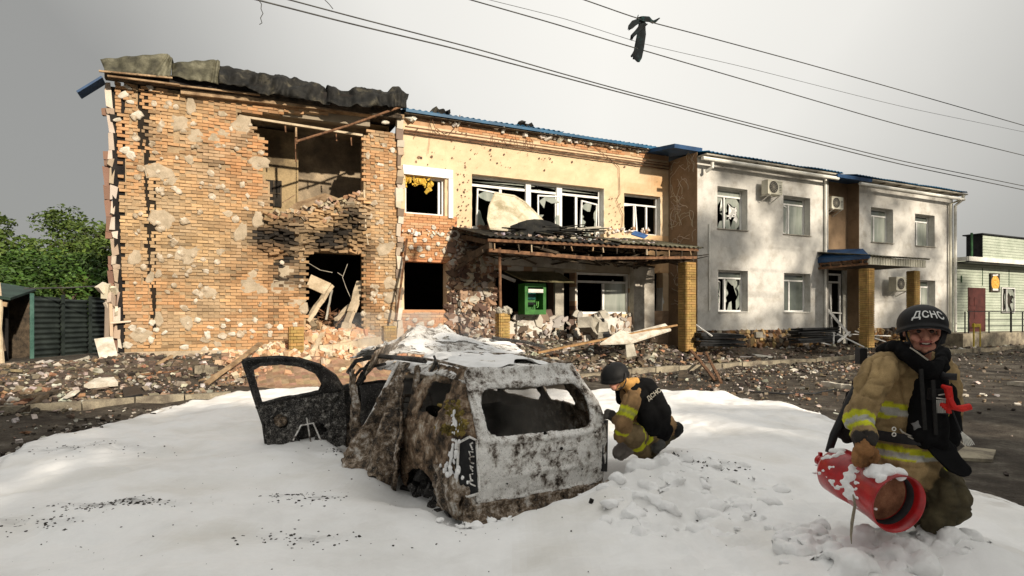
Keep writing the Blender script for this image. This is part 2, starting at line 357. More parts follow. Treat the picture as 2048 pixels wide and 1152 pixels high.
# ================================================================ the building
B = empty('damaged_building', (OX, OY, ZB), PHI)
tag(B, 'long two storey building torn open by a blast, bare brick left, white walls right', 'building')
INF = 1e9
def cellwall(name, alines, zlines, solid, colf, b0, thick, mats, parent=B, da=.5, dz=.5, bj=0, **props):
    """wall front at b0, made of cells; open cells get reveals"""
    def fill(ls, d):
        ls = sorted(set(round(l, 4) for l in ls)); o = []
        for x, y in zip(ls, ls[1:]):
            n = max(1, int(round((y - x) / d))); o += [x + (y - x) * k / n for k in range(n)]
        return o + [ls[-1]]
    A = fill(alines, da); Z = fill(zlines, dz); na, nz_ = len(A) - 1, len(Z) - 1
    S = [[bool(solid((A[i] + A[i + 1]) / 2, (Z[j] + Z[j + 1]) / 2)) for j in range(nz_)] for i in range(na)]
    mb = MB(); vid = {}
    def V(i, j, k):
        key = (i, j, k)
        if key not in vid:
            vid[key] = len(mb.v)
            jj = bj * mnoise.noise(Vector((A[i] * 9, Z[j] * 9, 1))) if (k == 0 and bj) else 0
            mb.v.append((A[i], b0 + k * thick + jj, Z[j]))
        return vid[key]
    def q(vs, c): mb.f.append(vs); mb.c.append(c); mb.m.append(0)
    for i in range(na):
        for j in range(nz_):
            if not S[i][j]: continue
            c = colf((A[i] + A[i + 1]) / 2, (Z[j] + Z[j + 1]) / 2) if colf else None
            q([V(i, j, 0), V(i + 1, j, 0), V(i + 1, j + 1, 0), V(i, j + 1, 0)], c)
            q([V(i, j, 1), V(i, j + 1, 1), V(i + 1, j + 1, 1), V(i + 1, j, 1)], c)
            if i == 0 or not S[i - 1][j]: q([V(i, j, 0), V(i, j + 1, 0), V(i, j + 1, 1), V(i, j, 1)], c)
            if i == na - 1 or not S[i + 1][j]: q([V(i + 1, j, 0), V(i + 1, j, 1), V(i + 1, j + 1, 1), V(i + 1, j + 1, 0)], c)
            if j == 0 or not S[i][j - 1]: q([V(i, j, 0), V(i, j, 1), V(i + 1, j, 1), V(i + 1, j, 0)], c)
            if j == nz_ - 1 or not S[i][j + 1]: q([V(i, j + 1, 0), V(i + 1, j + 1, 0), V(i + 1, j + 1, 1), V(i, j + 1, 1)], c)
    return mb.build(name, mats, parent, **props)
def inpoly(p, poly):
    x, y = p; r = False; n = len(poly)
    for i in range(n):
        x0, y0 = poly[i]; x1, y1 = poly[(i + 1) % n]
        if (y0 > y) != (y1 > y) and x < (x1 - x0) * (y - y0) / (y1 - y0) + x0: r = not r
    return r
def P(*pts, b=0): return [fp(x, y, b) for x, y in pts]

# ---------------- bare brick part
HOLE_UP = P((478, 226), (488, 244), (512, 262), (532, 290), (523, 318), (520, 345), (534, 365), (541, 405), (534, 436), (580, 430), (640, 420), (690, 408), (729, 395), (729, 226))
DOOR = P((609, 506), (725, 506), (725, 700), (609, 700))
BEAMZ = P((475, 196), (735, 238), (735, 100), (475, 100))
ROUGH = P((522, 425), (600, 425), (735, 388), (735, 508), (600, 508), (560, 520), (520, 500))
crack = [fp(x, y) for x, y in ((283, 175), (292, 240), (290, 290), (297, 330), (296, 380), (304, 450), (300, 520), (305, 570), (308, 640), (300, 690))]
crack2 = [fp(x, y) for x, y in ((352, 180), (368, 225), (350, 300))]
crack3 = [fp(x, y) for x, y in ((330, 430), (352, 480), (388, 545), (410, 590))]
def cdist(a, z, path):
    best = 9
    for (a0, z0), (a1, z1) in zip(path, path[1:]):
        zl, zh = min(z0, z1), max(z0, z1)
        if zl - .05 <= z <= zh + .05:
            t_ = (z - z0) / (z1 - z0 + 1e-9); best = min(best, abs(a - (a0 + (a1 - a0) * t_)))
    return best
SOOT = [(*fp(552, 475), .62, .50, 1.0), (*fp(570, 545), .34, .5, .9), (*fp(690, 470), .5, .35, .98), (*fp(640, 495), .5, .18, .95), (*fp(715, 450), .25, .4, .8), (*fp(520, 440), .25, .2, .6), (*fp(580, 520), .22, .35, .8), (*fp(560, 560), .2, .25, .4), (*fp(665, 480), .55, .30, .98), (*fp(700, 440), .35, .4, .85), (*fp(735, 500), .18, .7, .55),
        (*fp(545, 640), .12, .35, .7), (*fp(600, 440), .3, .2, .5), (*fp(740, 600), .2, .5, .5), (*fp(540, 330), .15, .5, .45), (*fp(500, 235), .4, .12, .6), (*fp(465, 545), .25, .25, .35), (*fp(600, 560), .12, .6, .6), (*fp(385, 200), .3, .15, .4)]
def soot(a, z):
    s = 0
    n = 1.25 + 1.0 * nz2(a, z, 2.4, 5)
    for ca, cz, ra, rz, k in SOOT:
        d = ((a - ca) / ra) ** 2 + ((z - cz) / rz) ** 2
        s = max(s, k * math.exp(-d * .9) * n)
    return max(0, min(.97, s))
def brickcol(a, z, j=.11):
    t_ = .5 + .9 * nz2(a, z, .45, 11, 3) + (.25 if z > 5 else 0) - (.15 if 2 < a < 4.5 and z < 4.5 else 0)
    t_ = max(0, min(1, t_))
    c0 = (.50, .335, .175); c1 = (.50, .245, .105)
    c = [c0[i] * (1 - t_) + c1[i] * t_ for i in range(3)]
    g = sstep(.05, .45, nz2(a, z, 1.3, 31, 4) + (.15 if z < 3.2 and a < 2.2 else 0))
    c = [c[i] * (1 - .65 * g) + (.36, .29, .20)[i] * .65 * g for i in range(3)]
    dk = sstep(.0, .5, nz2(a, z, 2.6, 90, 4)); c = [x * (1 - .38 * dk) for x in c]
    r_ = random.random()
    if r_ < .08: c = [x * .62 for x in c]
    elif r_ > .95: c = [min(.7, x * 1.25) for x in c]
    s = soot(a, z)
    k_ = 1 + random.uniform(-j, j); du = .30 + .25 * nz2(a, z, 3.1, 17, 3); c = [x * (1 - du) + y * du for x, y in zip(c, (.43, .31, .19))]
    return tuple(x * (1 - s) * k_ + .012 * s for x in c)
def wall_ok(a, z):
    if z > 7.25 or z < 0 or a < 0 or a > 7.23: return False
    n = .10 * mnoise.noise(Vector((a * 5, z * 5, 2)))
    if inpoly((a + n, z + n * .6), HOLE_UP) or inpoly((a, z), DOOR): return False
    if inpoly((a, z), BEAMZ) and a > 2.6: return False
    if a > 6.1 and z > 6.9 - .5 * abs(mnoise.noise(Vector((a * 3, 0, 0)))): return False
    return True
M['vmortar'] = mat('mortar_v', [(.4, (.85, .85, .85)), (.6, (1.1, 1.1, 1.1))], 4, .97, .8, 40, vcol=True)
def mortcol(a, z):
    if cdist(a, z, crack) < .12: return (.02, .015, .01)
    s = soot(a, z); return tuple(x * (1 - s) for x in (.36, .26, .155))
bw = cellwall('brick_wall', [0, 7.23], [0, 7.3], lambda a, z: wall_ok(a, z), mortcol, .03, .42, M['vmortar'], da=.14, dz=.088)
def crack_x(z):
    for (a0, z0), (a1, z1) in zip(crack, crack[1:]):
        if min(z0, z1) <= z <= max(z0, z1): return a0 + (a1 - a0) * (z - z0) / (z1 - z0 + 1e-9) + .05 * mnoise.noise(Vector((z * 5, 2, 2)))
    return None
bricks = []
CO, LB = .088, .275
for r_ in range(83):
    z = r_ * CO + CO / 2; off = (r_ % 2) * .137 + .02 * mnoise.noise(Vector((r_ * .7, 0, 0)))
    for k in range(-1, 28):
        a0 = k * LB + off; a1 = a0 + LB - .013
        if random.random() < .22: a1 = a0 + LB * .5 - .012      # a header
        a0 = max(a0, 0.0); a1 = min(a1, 7.23)
        if a1 - a0 < .07: continue
        am = (a0 + a1) / 2
        if not wall_ok(am, z): continue
        if cdist(am, z, crack2) < .07 and random.random() < .7: continue
        if cdist(am, z, crack3) < .06 and random.random() < .55: continue
        if random.random() < .012: continue
        rough_ = inpoly((am, z), ROUGH)
        cd = cdist(am, z, crack)
        loose = .35 if cd < .25 else 0
        lean = -.035 * z * max(0, 1 - am / .75) if am < .75 else 0
        cx = crack_x(z); w_ = max(.008, (.016 + .05 * z / 7) * (1 + .8 * mnoise.noise(Vector((0, z * 9, 7)))))
        if cx is not None and a0 < cx + w_ / 2 and a1 > cx - w_ / 2:
            if cx - w_ / 2 - a0 > .05: bricks.append((a0, cx - w_ / 2, z, rough_, loose, lean))
            if a1 - cx - w_ / 2 > .05: bricks.append((cx + w_ / 2, a1, z, rough_, loose, lean))
            continue
        bricks.append((a0, a1, z, rough_, loose, lean))
def brick_to(mb, bk):
    a0, a1, z, rg, loose, lean = bk; am = (a0 + a1) / 2
    bulge = .03 * nz2(am, z, .6, 8, 2)
    d = random.uniform(0, .016) + max(0, bulge)
    rot = (random.gauss(0, .008), random.gauss(0, .012), random.gauss(0, .012)); dep = .10
    c = Vector((am + lean, .05 - d, z))
    if loose: rot = (random.gauss(0, .03), random.gauss(0, .06), random.gauss(0, .04))
    if rg:
        rot = (random.gauss(0, .16), random.gauss(0, .16), random.gauss(0, .3)); c.y -= random.uniform(-.03, .14); dep = .16
    mb.box(c, (a1 - a0, dep, .074 + random.uniform(-.004, .003)), rot, brickcol(am, z), jit=.004 if not rg else .014)
bricks.sort(key=lambda q: q[0])
for bk in bricks[:300]:
    mb = MB(); brick_to(mb, bk); mb.build('brick', M['vbrick'], bw)
mb = MB()
for bk in bricks[300:]: brick_to(mb, bk)
mb.build('brick_courses', M['vbrick'], bw, kind='stuff')

# glue dabs and cement patches left by the torn-off insulation
def blob2(r, n=11, j=.28):
    ph = random.uniform(0, 6); e = random.uniform(.75, 1.3)
    return [(r * e * math.cos(2 * math.pi * k / n + ph) * (1 + random.uniform(-j, j)), r / e * math.sin(2 * math.pi * k / n + ph) * (1 + random.uniform(-j, j))) for k in range(n)]
def dab_mesh(r, h, j=.25):
    mb = MB(); n = 12; p = blob2(r, n, j); vs = []
    tl = random.uniform(-.4, .4)
    for k, (x, z) in enumerate(p): vs.append((x, .015, z))
    for x, z in p: vs.append((x * .85, -h * (.55 + tl * .5 * z / r), z * .85))
    for x, z in p: vs.append((x * .45 + .1 * r * random.uniform(-1, 1), -h * (1 + tl * z / r), z * .45))
    vs.append((0, -h * .95, 0))
    fs = [(i + q * n, (i + 1) % n + q * n, (i + 1) % n + (q + 1) * n, i + (q + 1) * n) for q in (0, 1) for i in range(n)]
    fs += [(2 * n + i, 2 * n + (i + 1) % n, 3 * n) for i in range(n)]
    mb.add(vs, fs); return mb
dabs = {}
for kind, m_ in (('dab', M['dab']), ('dabwhite', M['dabwhite']), ('patch', M['patch'])):
    dabs[kind] = []
    for i in range(10):
        h = .035 if kind != 'patch' else .012
        o = dab_mesh(.1, h, .25 if kind != 'patch' else .4).build('glue_dab', m_, bw); dabs[kind].append(o.data); bpy.data.objects.remove(o)
def place_dab(kind, a, z, r, b=-.012, parent=bw, name='glue_dab'):
    o = bpy.data.objects.new(name, random.choice(dabs[kind])); COL.objects.link(o); o.parent = parent
    o.location = (a, b, z); o.scale = (r / .1, 1, r / .1 * random.uniform(.75, 1.1)); o.rotation_euler = (0, random.uniform(-.6, .6), 0)
    return o
nd = 0
for i in range(900):
    if nd >= 150: break
    a, z = random.uniform(.12, 7.1), random.uniform(.35, 7.0)
    dens = .95 if a < 1.8 else (.5 if a < 3.4 else .22)
    if a > 6.15: dens = .8
    if random.random() > dens or not wall_ok(a, z) or inpoly((a, z), ROUGH) or cdist(a, z, crack) < .12: continue
    place_dab('dab', a, z, random.uniform(.045, .11)); nd += 1
for px, py in ((395, 640), (420, 655), (447, 652), (505, 662), (510, 640), (560, 655), (590, 650), (465, 668), (370, 695), (415, 670), (410, 700), (430, 702), (312, 660), (304, 645), (302, 680), (283, 660), (455, 640), (540, 668), (480, 650), (330, 665), (265, 655), (255, 690)):
    a, z = fp(px, py); place_dab('dabwhite', a, z, random.uniform(.07, .11))
for px, py in ((255, 175), (262, 205), (248, 190), (300, 175), (275, 230), (236, 240), (250, 300), (262, 310), (770, 245), (785, 300), (760, 330)):
    a, z = fp(px, py)
    if a < 7.1: place_dab('dabwhite', a, z, random.uniform(.08, .15))
np_ = 0
for i in range(400):
    if np_ >= 46: break
    a, z = random.uniform(.2, 7), random.uniform(.4, 7)
    if nz2(a, z, .7, 44, 2) < -.05 or not wall_ok(a, z) or inpoly((a, z), ROUGH): continue
    place_dab('patch', a, z, random.uniform(.10, .26), name='cement_patch'); np_ += 1
# plinth of the brick part
mb = MB(); mb.box((3.6, -.03, .12), (7.2, .12, .30)); mb.build('plinth', M['patch'], B)

# torn insulation strip along the left corner
mb = MB()
z = 0.25
pinks = [(.72, .66, .58), (.42, .22, .16), (.78, .74, .68), (.30, .17, .13)]
while z < 7.1:
    h = random.uniform(.14, .5); zz = min(h, 7.2 - z)
    ln = -.034 * z
    mb.box((-.13 + ln + random.uniform(-.03, .03), .12, z + zz / 2), (random.uniform(.08, .17), .12, zz * random.uniform(.8, 1.05)), (random.gauss(0, .05), random.gauss(-.02, .07), 0), jcol(random.choice([(.56, .50, .42), (.50, .44, .36), (.38, .30, .23)])), jit=.035)
    if random.random() < .8: mb.box((-.25 + ln, .26, z + zz / 2), (.14, .16, zz), (0, random.gauss(-.03, .03), 0), jcol((.22, .13, .095)), jit=.025)
    z += zz
mb.build('insulation_strip', M['vplaster'], B)
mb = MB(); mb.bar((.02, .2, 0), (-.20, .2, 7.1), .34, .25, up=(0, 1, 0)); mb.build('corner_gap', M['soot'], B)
# hanging remains at left foot of the corner
mb = MB()
for px, py, r in ((212, 585, .16), (222, 600, .14), (228, 580, .12), (205, 575, .12), (232, 622, .10), (215, 610, .1)):
    a, z = fp(px, py, 0); mb.chunk((a, .05, z), r, jcol((.66, .58, .47)))
a0, z0 = fp(214, 600); a1, z1 = fp(212, 680); mb.bar((a0, .05, z0), (a1, .05, z1), .10, .10, col=(.25, .2, .16), jit=.02)
a0, z0 = fp(222, 600); a1, z1 = fp(224, 672); mb.bar((a0, 0, z0), (a1, 0, z1), .07, .06, col=(.55, .42, .3), jit=.02)
a0, z0 = fp(222, 646); a1, z1 = fp(262, 642); mb.bar((a0, -.03, z0), (a1, -.03, z1), .06, .05, col=(.6, .5, .4), jit=.01)
mb.build('hanging_plaster', M['vplaster'], B)
# right corner strip of the brick part (peeling render between brick and cream wall)
mb = MB(); z = .5
while z < 7.1:
    h = random.uniform(.12, .4)
    mb.box((7.2 + random.uniform(-.04, .04), -.03, z + h / 2), (random.uniform(.12, .22), .14, h), (0, random.gauss(0, .06), 0), jcol(random.choice([(.55, .50, .42), (.42, .35, .26), (.5, .44, .36), (.22, .17, .13)])), jit=.025)
    z += h
mb.build('peeling_render', M['vplaster'], B)

# ---------------- rooms behind the openings
def room(name, a0, a1, b0, b1, z0, z1, m_, ceil=True):
    mb = MB(); t_ = .06
    mb.add([(a0, b1, z0), (a1, b1, z0), (a1, b1, z1), (a0, b1, z1)], [(0, 1, 2, 3)])
    mb.add([(a0, b0, z0), (a0, b1, z0), (a0, b1, z1), (a0, b0, z1)], [(0, 1, 2, 3)])
    mb.add([(a1, b0, z0), (a1, b1, z0), (a1, b1, z1), (a1, b0, z1)], [(0, 1, 2, 3)])
    mb.add([(a0, b0, z0), (a1, b0, z0), (a1, b1, z0), (a0, b1, z0)], [(0, 1, 2, 3)])
    if ceil: mb.add([(a0, b0, z1), (a1, b0, z1), (a1, b1, z1), (a0, b1, z1)], [(0, 1, 2, 3)])
    return mb.build(name, m_, B)
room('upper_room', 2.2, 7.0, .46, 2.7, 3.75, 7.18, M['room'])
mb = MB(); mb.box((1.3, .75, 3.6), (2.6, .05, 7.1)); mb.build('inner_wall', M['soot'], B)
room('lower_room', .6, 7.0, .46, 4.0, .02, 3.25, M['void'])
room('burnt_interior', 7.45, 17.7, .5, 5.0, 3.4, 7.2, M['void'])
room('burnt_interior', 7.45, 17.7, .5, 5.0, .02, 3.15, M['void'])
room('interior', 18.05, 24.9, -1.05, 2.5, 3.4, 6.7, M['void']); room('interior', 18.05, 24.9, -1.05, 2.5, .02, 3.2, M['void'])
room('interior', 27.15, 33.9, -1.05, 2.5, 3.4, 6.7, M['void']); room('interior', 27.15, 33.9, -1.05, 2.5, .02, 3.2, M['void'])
# partition with a small window inside the upper room, fallen boards on the slab
mb = MB(); a0, _ = fp(533, 400, 2.1); a1, _ = fp(594, 400, 2.1)
mb.add([(a0 - .6, 2.1, 3.8), (a1, 2.1, 3.8), (a1, 2.1, 7.1), (a0 - .6, 2.1, 7.1)], [(0, 1, 2, 3)])
mb.box((a1, 2.4, 5.4), (.08, .6, 3.3))
mb.build('partition', mat('sooty_cream', [(.38, (.10, .075, .045)), (.56, (.36, .27, .15))], .7, .95, .3, 20), B)
mb = MB(); a0, z0 = fp(533, 412, 2.05); a1, z1 = fp(562, 362, 2.05)
mb.box(((a0 + a1) / 2, 2.07, (z0 + z1) / 2), (a1 - a0, .06, z1 - z0)); w_ = mb.build('dark_window', M['void'], B)
mb = MB()
for k in (0, .5, 1): mb.bar((a0 + (a1 - a0) * k, 2.03, z0), (a0 + (a1 - a0) * k, 2.03, z1), .04, .04)
mb.bar((a0, 2.03, (z0 + z1) / 2), (a1, 2.03, (z0 + z1) / 2), .04, .04); mb.build('frame', M['darkwood'], w_)
# roof beams above the hole
mb = MB()
def bbar(mb, p0, p1, w, h, b0, b1=None, **k):
    b1 = b0 if b1 is None else b1
    a0, z0 = fp(*p0, b0); a1, z1 = fp(*p1, b1); mb.bar((a0, b0, z0), (a1, b1, z1), w, h, **k)
mb = MB(); bbar(mb, (362, 186), (806, 236), .30, .12, -.02); mb.build('wall_plate', M['timber'], B)
mb = MB(); bbar(mb, (474, 214), (738, 247), .25, .26, .28, col=(.30, .255, .19)); mb.build('concrete_beam', M['vplaster'], B)
mb = MB(); bbar(mb, (482, 233), (725, 271), .08, .06, .1); mb.build('conduit', M['paletimber'], B)
mb = MB(); mb.box((3.6, .6, 7.32), (7.3, 1.6, .10)); mb.build('roof_deck', M['darkwood'], B)
mb = MB(); bbar(mb, (210, 150), (800, 226), .20, .20, -.12); mb.build('eaves_board', M['darkwood'], B)
mb = MB(); pass
for p_, q_, w_2, b_2 in (((215, 152), (360, 170), .07, -.42), ((198, 142), (345, 156), .05, -.5), ((330, 168), (520, 190), .05, -.3)):
    mb = MB(); bbar(mb, p_, q_, w_2, .04, b_2); mb.build('loose_batten', M['timber'], B)
mb = MB(); a0, z0 = fp(592, 283, -.35); a1, z1 = fp(800, 214, -.45)
mb.tube([(a0, -.35, z0), ((a0 + a1) / 2, -.4, (z0 + z1) / 2 - .04), (a1, -.45, z1)], .035); mb.build('hanging_rod', M['rust'], B)
mb = MB()
for px, py, l in ((592, 250, .55), (590, 262, .9), (672, 262, .3), (702, 275, .25), (570, 250, .2)):
    a, z = fp(px, py, .15); mb = MB(); mb.bar((a, .15, z), (a + .02, .15, z - l), .045, .03, jit=.01); mb.build('hanging_bit', M['rust'], B)
a, z = fp(592, 255, .1); mb = MB(); mb.bar((a, .1, z), (a, .1, z - .28), .08, .05); mb.build('hanging_bit', M['timber'], B)
mb = MB(); a, z = fp(727, 285, .1); mb.bar((a, .1, z), (a, .1, z - .55), .10, .1)
mb.build('hanging_bit', M['rust'], B)

# wrecked roof sheets
def roofsheet(name, top, bot, m_, parent=B, b=-.45, n=40, crum=.03, seed=0, back=1.2, corr=.02):
    def at(line, t_):
        seg = t_ * (len(line) - 1); i = min(int(seg), len(line) - 2); f_ = seg - i
        return (line[i][0] * (1 - f_) + line[i + 1][0] * f_, line[i][1] * (1 - f_) + line[i + 1][1] * f_)
    T_ = [fp(x, y, b + .35) for x, y in top]; B_ = [fp(x, y, b) for x, y in bot]
    def mp(u, v):
        t_ = at(T_, u); q = at(B_, u)
        if v <= 1:
            c = Vector((q[0] * (1 - v) + t_[0] * v, b + .35 * v, q[1] * (1 - v) + t_[1] * v))
        else:
            c = Vector((t_[0], b + .35 + (v - 1) * back, t_[1] + (v - 1) * back * .12))
        tri_ = (u * (T_[-1][0] - T_[0][0]) / .28) % 1; c.y += corr * 2.2 * max(-.6, min(.6, 4 * abs(tri_ - .5) - 1)) + crum * 2.2 * nz2(c.x, c.z, 1.7, seed, 3)
        c.z += crum * nz2(c.x, c.y + v, 2.3, seed + 5, 3)
        return c
    return sheet(name, (0, 1), (0, 2), max(30, int((T_[-1][0] - T_[0][0]) / .04)), 16, mp, m_, parent, thick=.012)
roofsheet('roof_sheet', [(200, 118), (262, 112), (335, 108), (345, 118)], [(212, 146), (262, 150), (300, 152), (341, 154)], M['tin'], b=-.5, crum=.02, seed=1)
roofsheet('roof_sheet', [(343, 126), (385, 122), (430, 119), (440, 122)], [(343, 152), (385, 160), (420, 165), (438, 168)], M['tin'], b=-.45, crum=.03, seed=2)
mb = MB(); bbar(mb, (300, 156), (812, 210), .12, .22, -.22); mb.build('painted_shade_strip', M['soot'], B)  # black strip standing in for the shade beneath the roof sheets
roofsheet('roof_sheet', [(438, 130), (480, 134), (520, 145), (545, 152), (565, 147), (590, 152), (640, 170), (660, 178)], [(438, 166), (480, 176), (520, 184), (560, 190), (600, 196), (660, 206)], M['burnttin'], b=-.5, crum=.10, seed=3)
roofsheet('roof_sheet', [(655, 172), (690, 180), (706, 178), (726, 173), (748, 176), (775, 182), (795, 178), (816, 190)], [(655, 205), (700, 214), (730, 214), (765, 212), (790, 212), (812, 212)], M['burnttin'], b=-.55, crum=.11, seed=4)
mb = MB()
p = [wp(0, 0, 1)] * 4
a0, z0 = fp(207, 160, .1); a1, z1 = fp(158, 190, .1); mb.bar((a0, .1, z0), (a1, .1, z1), .5, .05); o = mb.build('eaves_end', M['navy'], B)
# ================================================================ windows
def window(a0, a1, z0, z1, b, mull=(.5,), trans=.76, panes=None, name='window', dep=.07, w=.06, parent=B):
    """frame bars with panes; panes: list of 'g' glass, 'c' curtained glass, 'b' broken, '-' empty"""
    mb = MB(); f = w
    mb.box(((a0 + a1) / 2, b, z0 + f / 2), (a1 - a0, dep, f)); mb.box(((a0 + a1) / 2, b, z1 - f / 2), (a1 - a0, dep, f))
    mb.box((a0 + f / 2, b, (z0 + z1) / 2), (f, dep, z1 - z0 - 2 * f)); mb.box((a1 - f / 2, b, (z0 + z1) / 2), (f, dep, z1 - z0 - 2 * f))
    zt = z0 + (z1 - z0) * trans if trans else z1 - f
    if trans: mb.box(((a0 + a1) / 2, b + .004, zt), (a1 - a0 - 2 * f, dep - .008, f))
    for m_ in mull: mb.box((a0 + (a1 - a0) * m_, b - .003, (z0 + zt) / 2), (f * 1.15, dep, zt - z0 - f * 1.5))
    o = mb.build(name, M['frame'], parent)
    ed = [a0 + f] + [a0 + (a1 - a0) * m_ for m_ in mull] + [a1 - f]
    cells = [(ed[i], ed[i + 1], z0 + f, zt - f / 2) for i in range(len(ed) - 1)]
    if trans: cells.append((a0 + f, a1 - f, zt + f / 2, z1 - f))
    for c, k in zip(cells, panes or []):
        if k == '-': continue
        mb = MB(); x0, x1, y0, y1 = c
        if k in 'gc':
            mb.box(((x0 + x1) / 2, b + .01, (y0 + y1) / 2), (x1 - x0, .012, y1 - y0)); mb.build('pane', M['glass'] if k == 'g' else M['curtain'], o)
        else:                                    # shards left in the frame
            n = 16; rim = []; inn = []
            cx, cy = (x0 + x1) / 2, (y0 + y1) / 2
            for q in range(n):
                an = 2 * math.pi * q / n; dx, dy = math.cos(an), math.sin(an)
                s_ = min((x1 - x0) / 2 / max(abs(dx), 1e-3), (y1 - y0) / 2 / max(abs(dy), 1e-3))
                rim.append((cx + dx * s_, b + .01, cy + dy * s_)); kk = random.uniform(.35, .98)
                inn.append((cx + dx * s_ * kk, b + .012 + random.uniform(0, .04), cy + dy * s_ * kk))
            mb.add(rim + inn, [(i, (i + 1) % n, n + (i + 1) % n, n + i) for i in range(n) if random.random() < .8])
            if mb.f: mb.build('broken_pane', M['curtain'], o)
    return o
def sash(a0, a1, z0, z1, b, ang, tilt=0, hinge='l', pane='b', parent=None, m_='frame'):
    """a casement swung open"""
    w = a1 - a0; mb = MB(); f = .05; h = z1 - z0
    for c, s_ in (((w / 2, 0, f / 2), (w, .05, f)), ((w / 2, 0, h - f / 2), (w, .05, f)), ((f / 2, 0, h / 2), (f, .05, h - 2 * f)), ((w - f / 2, 0, h / 2), (f, .05, h - 2 * f))): mb.box(c, s_)
    o = mb.build('sash', M[m_], parent or B)
    o.location = (a0 if hinge == 'l' else a1, b, z0); o.rotation_euler = (0, R(tilt), R(ang) if hinge == 'l' else R(180 + ang))
    mb = MB()
    if pane == 'b':
        n = 14; rim = []; inn = []
        for q in range(n):
            an = 2 * math.pi * q / n; dx, dy = math.cos(an), math.sin(an); s_ = min((w / 2 - f) / max(abs(dx), 1e-3), (h / 2 - f) / max(abs(dy), 1e-3))
            rim.append((w / 2 + dx * s_, 0, h / 2 + dy * s_)); kk = random.uniform(.4, .98); inn.append((w / 2 + dx * s_ * kk, random.uniform(-.03, .03), h / 2 + dy * s_ * kk))
        mb.add(rim + inn, [(i, (i + 1) % n, n + (i + 1) % n, n + i) for i in range(n) if random.random() < .75]); mb.build('broken_pane', M['curtain'], o)
    elif pane == 'g':
        mb.box((w / 2, 0, h / 2), (w - .08, .01, h - .08)); mb.build('pane', M['glass'], o)
    return o
def rect_px(x0, y0, x1, y1, b=0):
    a0, zt = fp(x0, y0, b); a1, zb = fp(x1, y1, b); return (a0, a1, zb, zt)

# ---------------- cream part
CREAM = (.66, .51, .335)
OP_B = [(7.42, 8.72, 4.42, 5.62), (7.38, 8.80, 1.40, 2.92), (9.66, 14.88, 3.98, 5.88), (15.78, 17.50, 4.30, 5.80), (17.04, 17.62, 1.40, 2.86)]
gl = rect_px(992, 545, 1040, 642); gd = rect_px(1084, 545, 1108, 690); gd2 = rect_px(1127, 545, 1152, 660); gw = rect_px(1155, 545, 1262, 628)
ga = rect_px(1040, 560, 1084, 628)
OP_B += [(gl[0], gl[1], gl[2], 2.75), (gl[1], ga[1], 1.35, 2.75), (gd[0], gd[1], .05, 2.75), (gd2[0], gd2[1], .3, 2.75), (gw[0], gw[1], gw[2], 2.80)]
def cream_ok(a, z):
    for o in OP_B:
        if o[0] < a < o[1] and o[2] < z < o[3]: return False
    return True
def cream_col(a, z):
    c = CREAM
    if z > 7.22: c = random.choice([(.50, .32, .19), (.56, .42, .27), (.46, .28, .16)])
    if a < 9.2 and 2.9 < z < 4.42: c = (.52, .24, .12)
    if a < 9.2 and z < 1.40: c = (.50, .28, .16)
    if 9.0 <= a < 17.1 and z < 3.85:                                  # shattered ground floor
        n = nz2(a, z, 1.6, 71, 4)
        c = (.58, .55, .49) if n > .0 else ((.40, .27, .18) if n > -.25 else (.16, .10, .075))
        if 12.2 < a < 16.9 and z < 1.5 and a > 15.2: c = (.68, .52, .33)
        if 12.0 < a < 16.2 and 2.75 < z < 3.7: c = (.42, .37, .29)
    if a > 16.9 and z < 1.4: c = (.30, .21, .14)
    if a > 16.9 and 2.86 < z < 4.3: c = (.70, .47, .26)
    s = .75 * math.exp(-((a - 17.5) / .6) ** 2 - ((z - 6.3) / .5) ** 2) + .4 * math.exp(-((a - 16.3) / .5) ** 2 - ((z - 6.0) / .2) ** 2)
    s = min(1, s); c = tuple(x * (1 - s) + y * s for x, y in zip(c, (.50, .28, .12)))
    return c
al = [7.26, 17.9]; zl = [0, 7.45, 7.22, 3.85]
for o in OP_B: al += o[:2]; zl += o[2:]
cellwall('cream_wall', al, zl, cream_ok, cream_col, .06, .40, M['vplaster'], da=.16, dz=.16, bj=.03)
# exposed brick panels between the left windows
def courses(name, a0, a1, z0, z1, b, ok=lambda a, z: True, colf=None, lb=.275, co=.088, jit=.004, parent=B, dep=.06, pb=.012, skip=.01):
    mb = MB(); n = 0; r_ = 0
    z = z0 + co / 2
    while z + co / 2 <= z1 + .01:
        a = a0 - (lb / 2 if r_ % 2 else 0)
        while a < a1:
            x0, x1 = max(a, a0), min(a + lb - .013, a1); a += lb
            if x1 - x0 < .05 or random.random() < skip or not ok((x0 + x1) / 2, z): continue
            mb.box(((x0 + x1) / 2, b + dep / 2 - random.uniform(0, pb), z), (x1 - x0, dep, co - .013), (0, random.gauss(0, .006), random.gauss(0, .01)), (colf or (lambda a, z: jcol(random.choice([(.50, .26, .13), (.47, .24, .12), (.52, .33, .19)]), .08)))((x0 + x1) / 2, z), jit=jit)
        z += co; r_ += 1
    return mb.build(name, M['vbrick'], parent, kind='stuff')
courses('brick_courses', 7.3, 9.05, 3.0, 4.40, .035)
courses('brick_courses', 7.3, 9.05, .1, 1.38, .035)
courses('brick_courses', 9.05, 10.3, 2.6, 3.9, .02, ok=lambda a, z: nz2(a, z, 2, 5, 2) > -.1, colf=lambda a, z: jcol(random.choice([(.36, .2, .12), (.2, .13, .09), (.55, .5, .42), (.45, .28, .17)]), .25), jit=.02)
courses('brick_courses', 9.2, 17.0, 7.20, 7.4, .04, skip=.12)
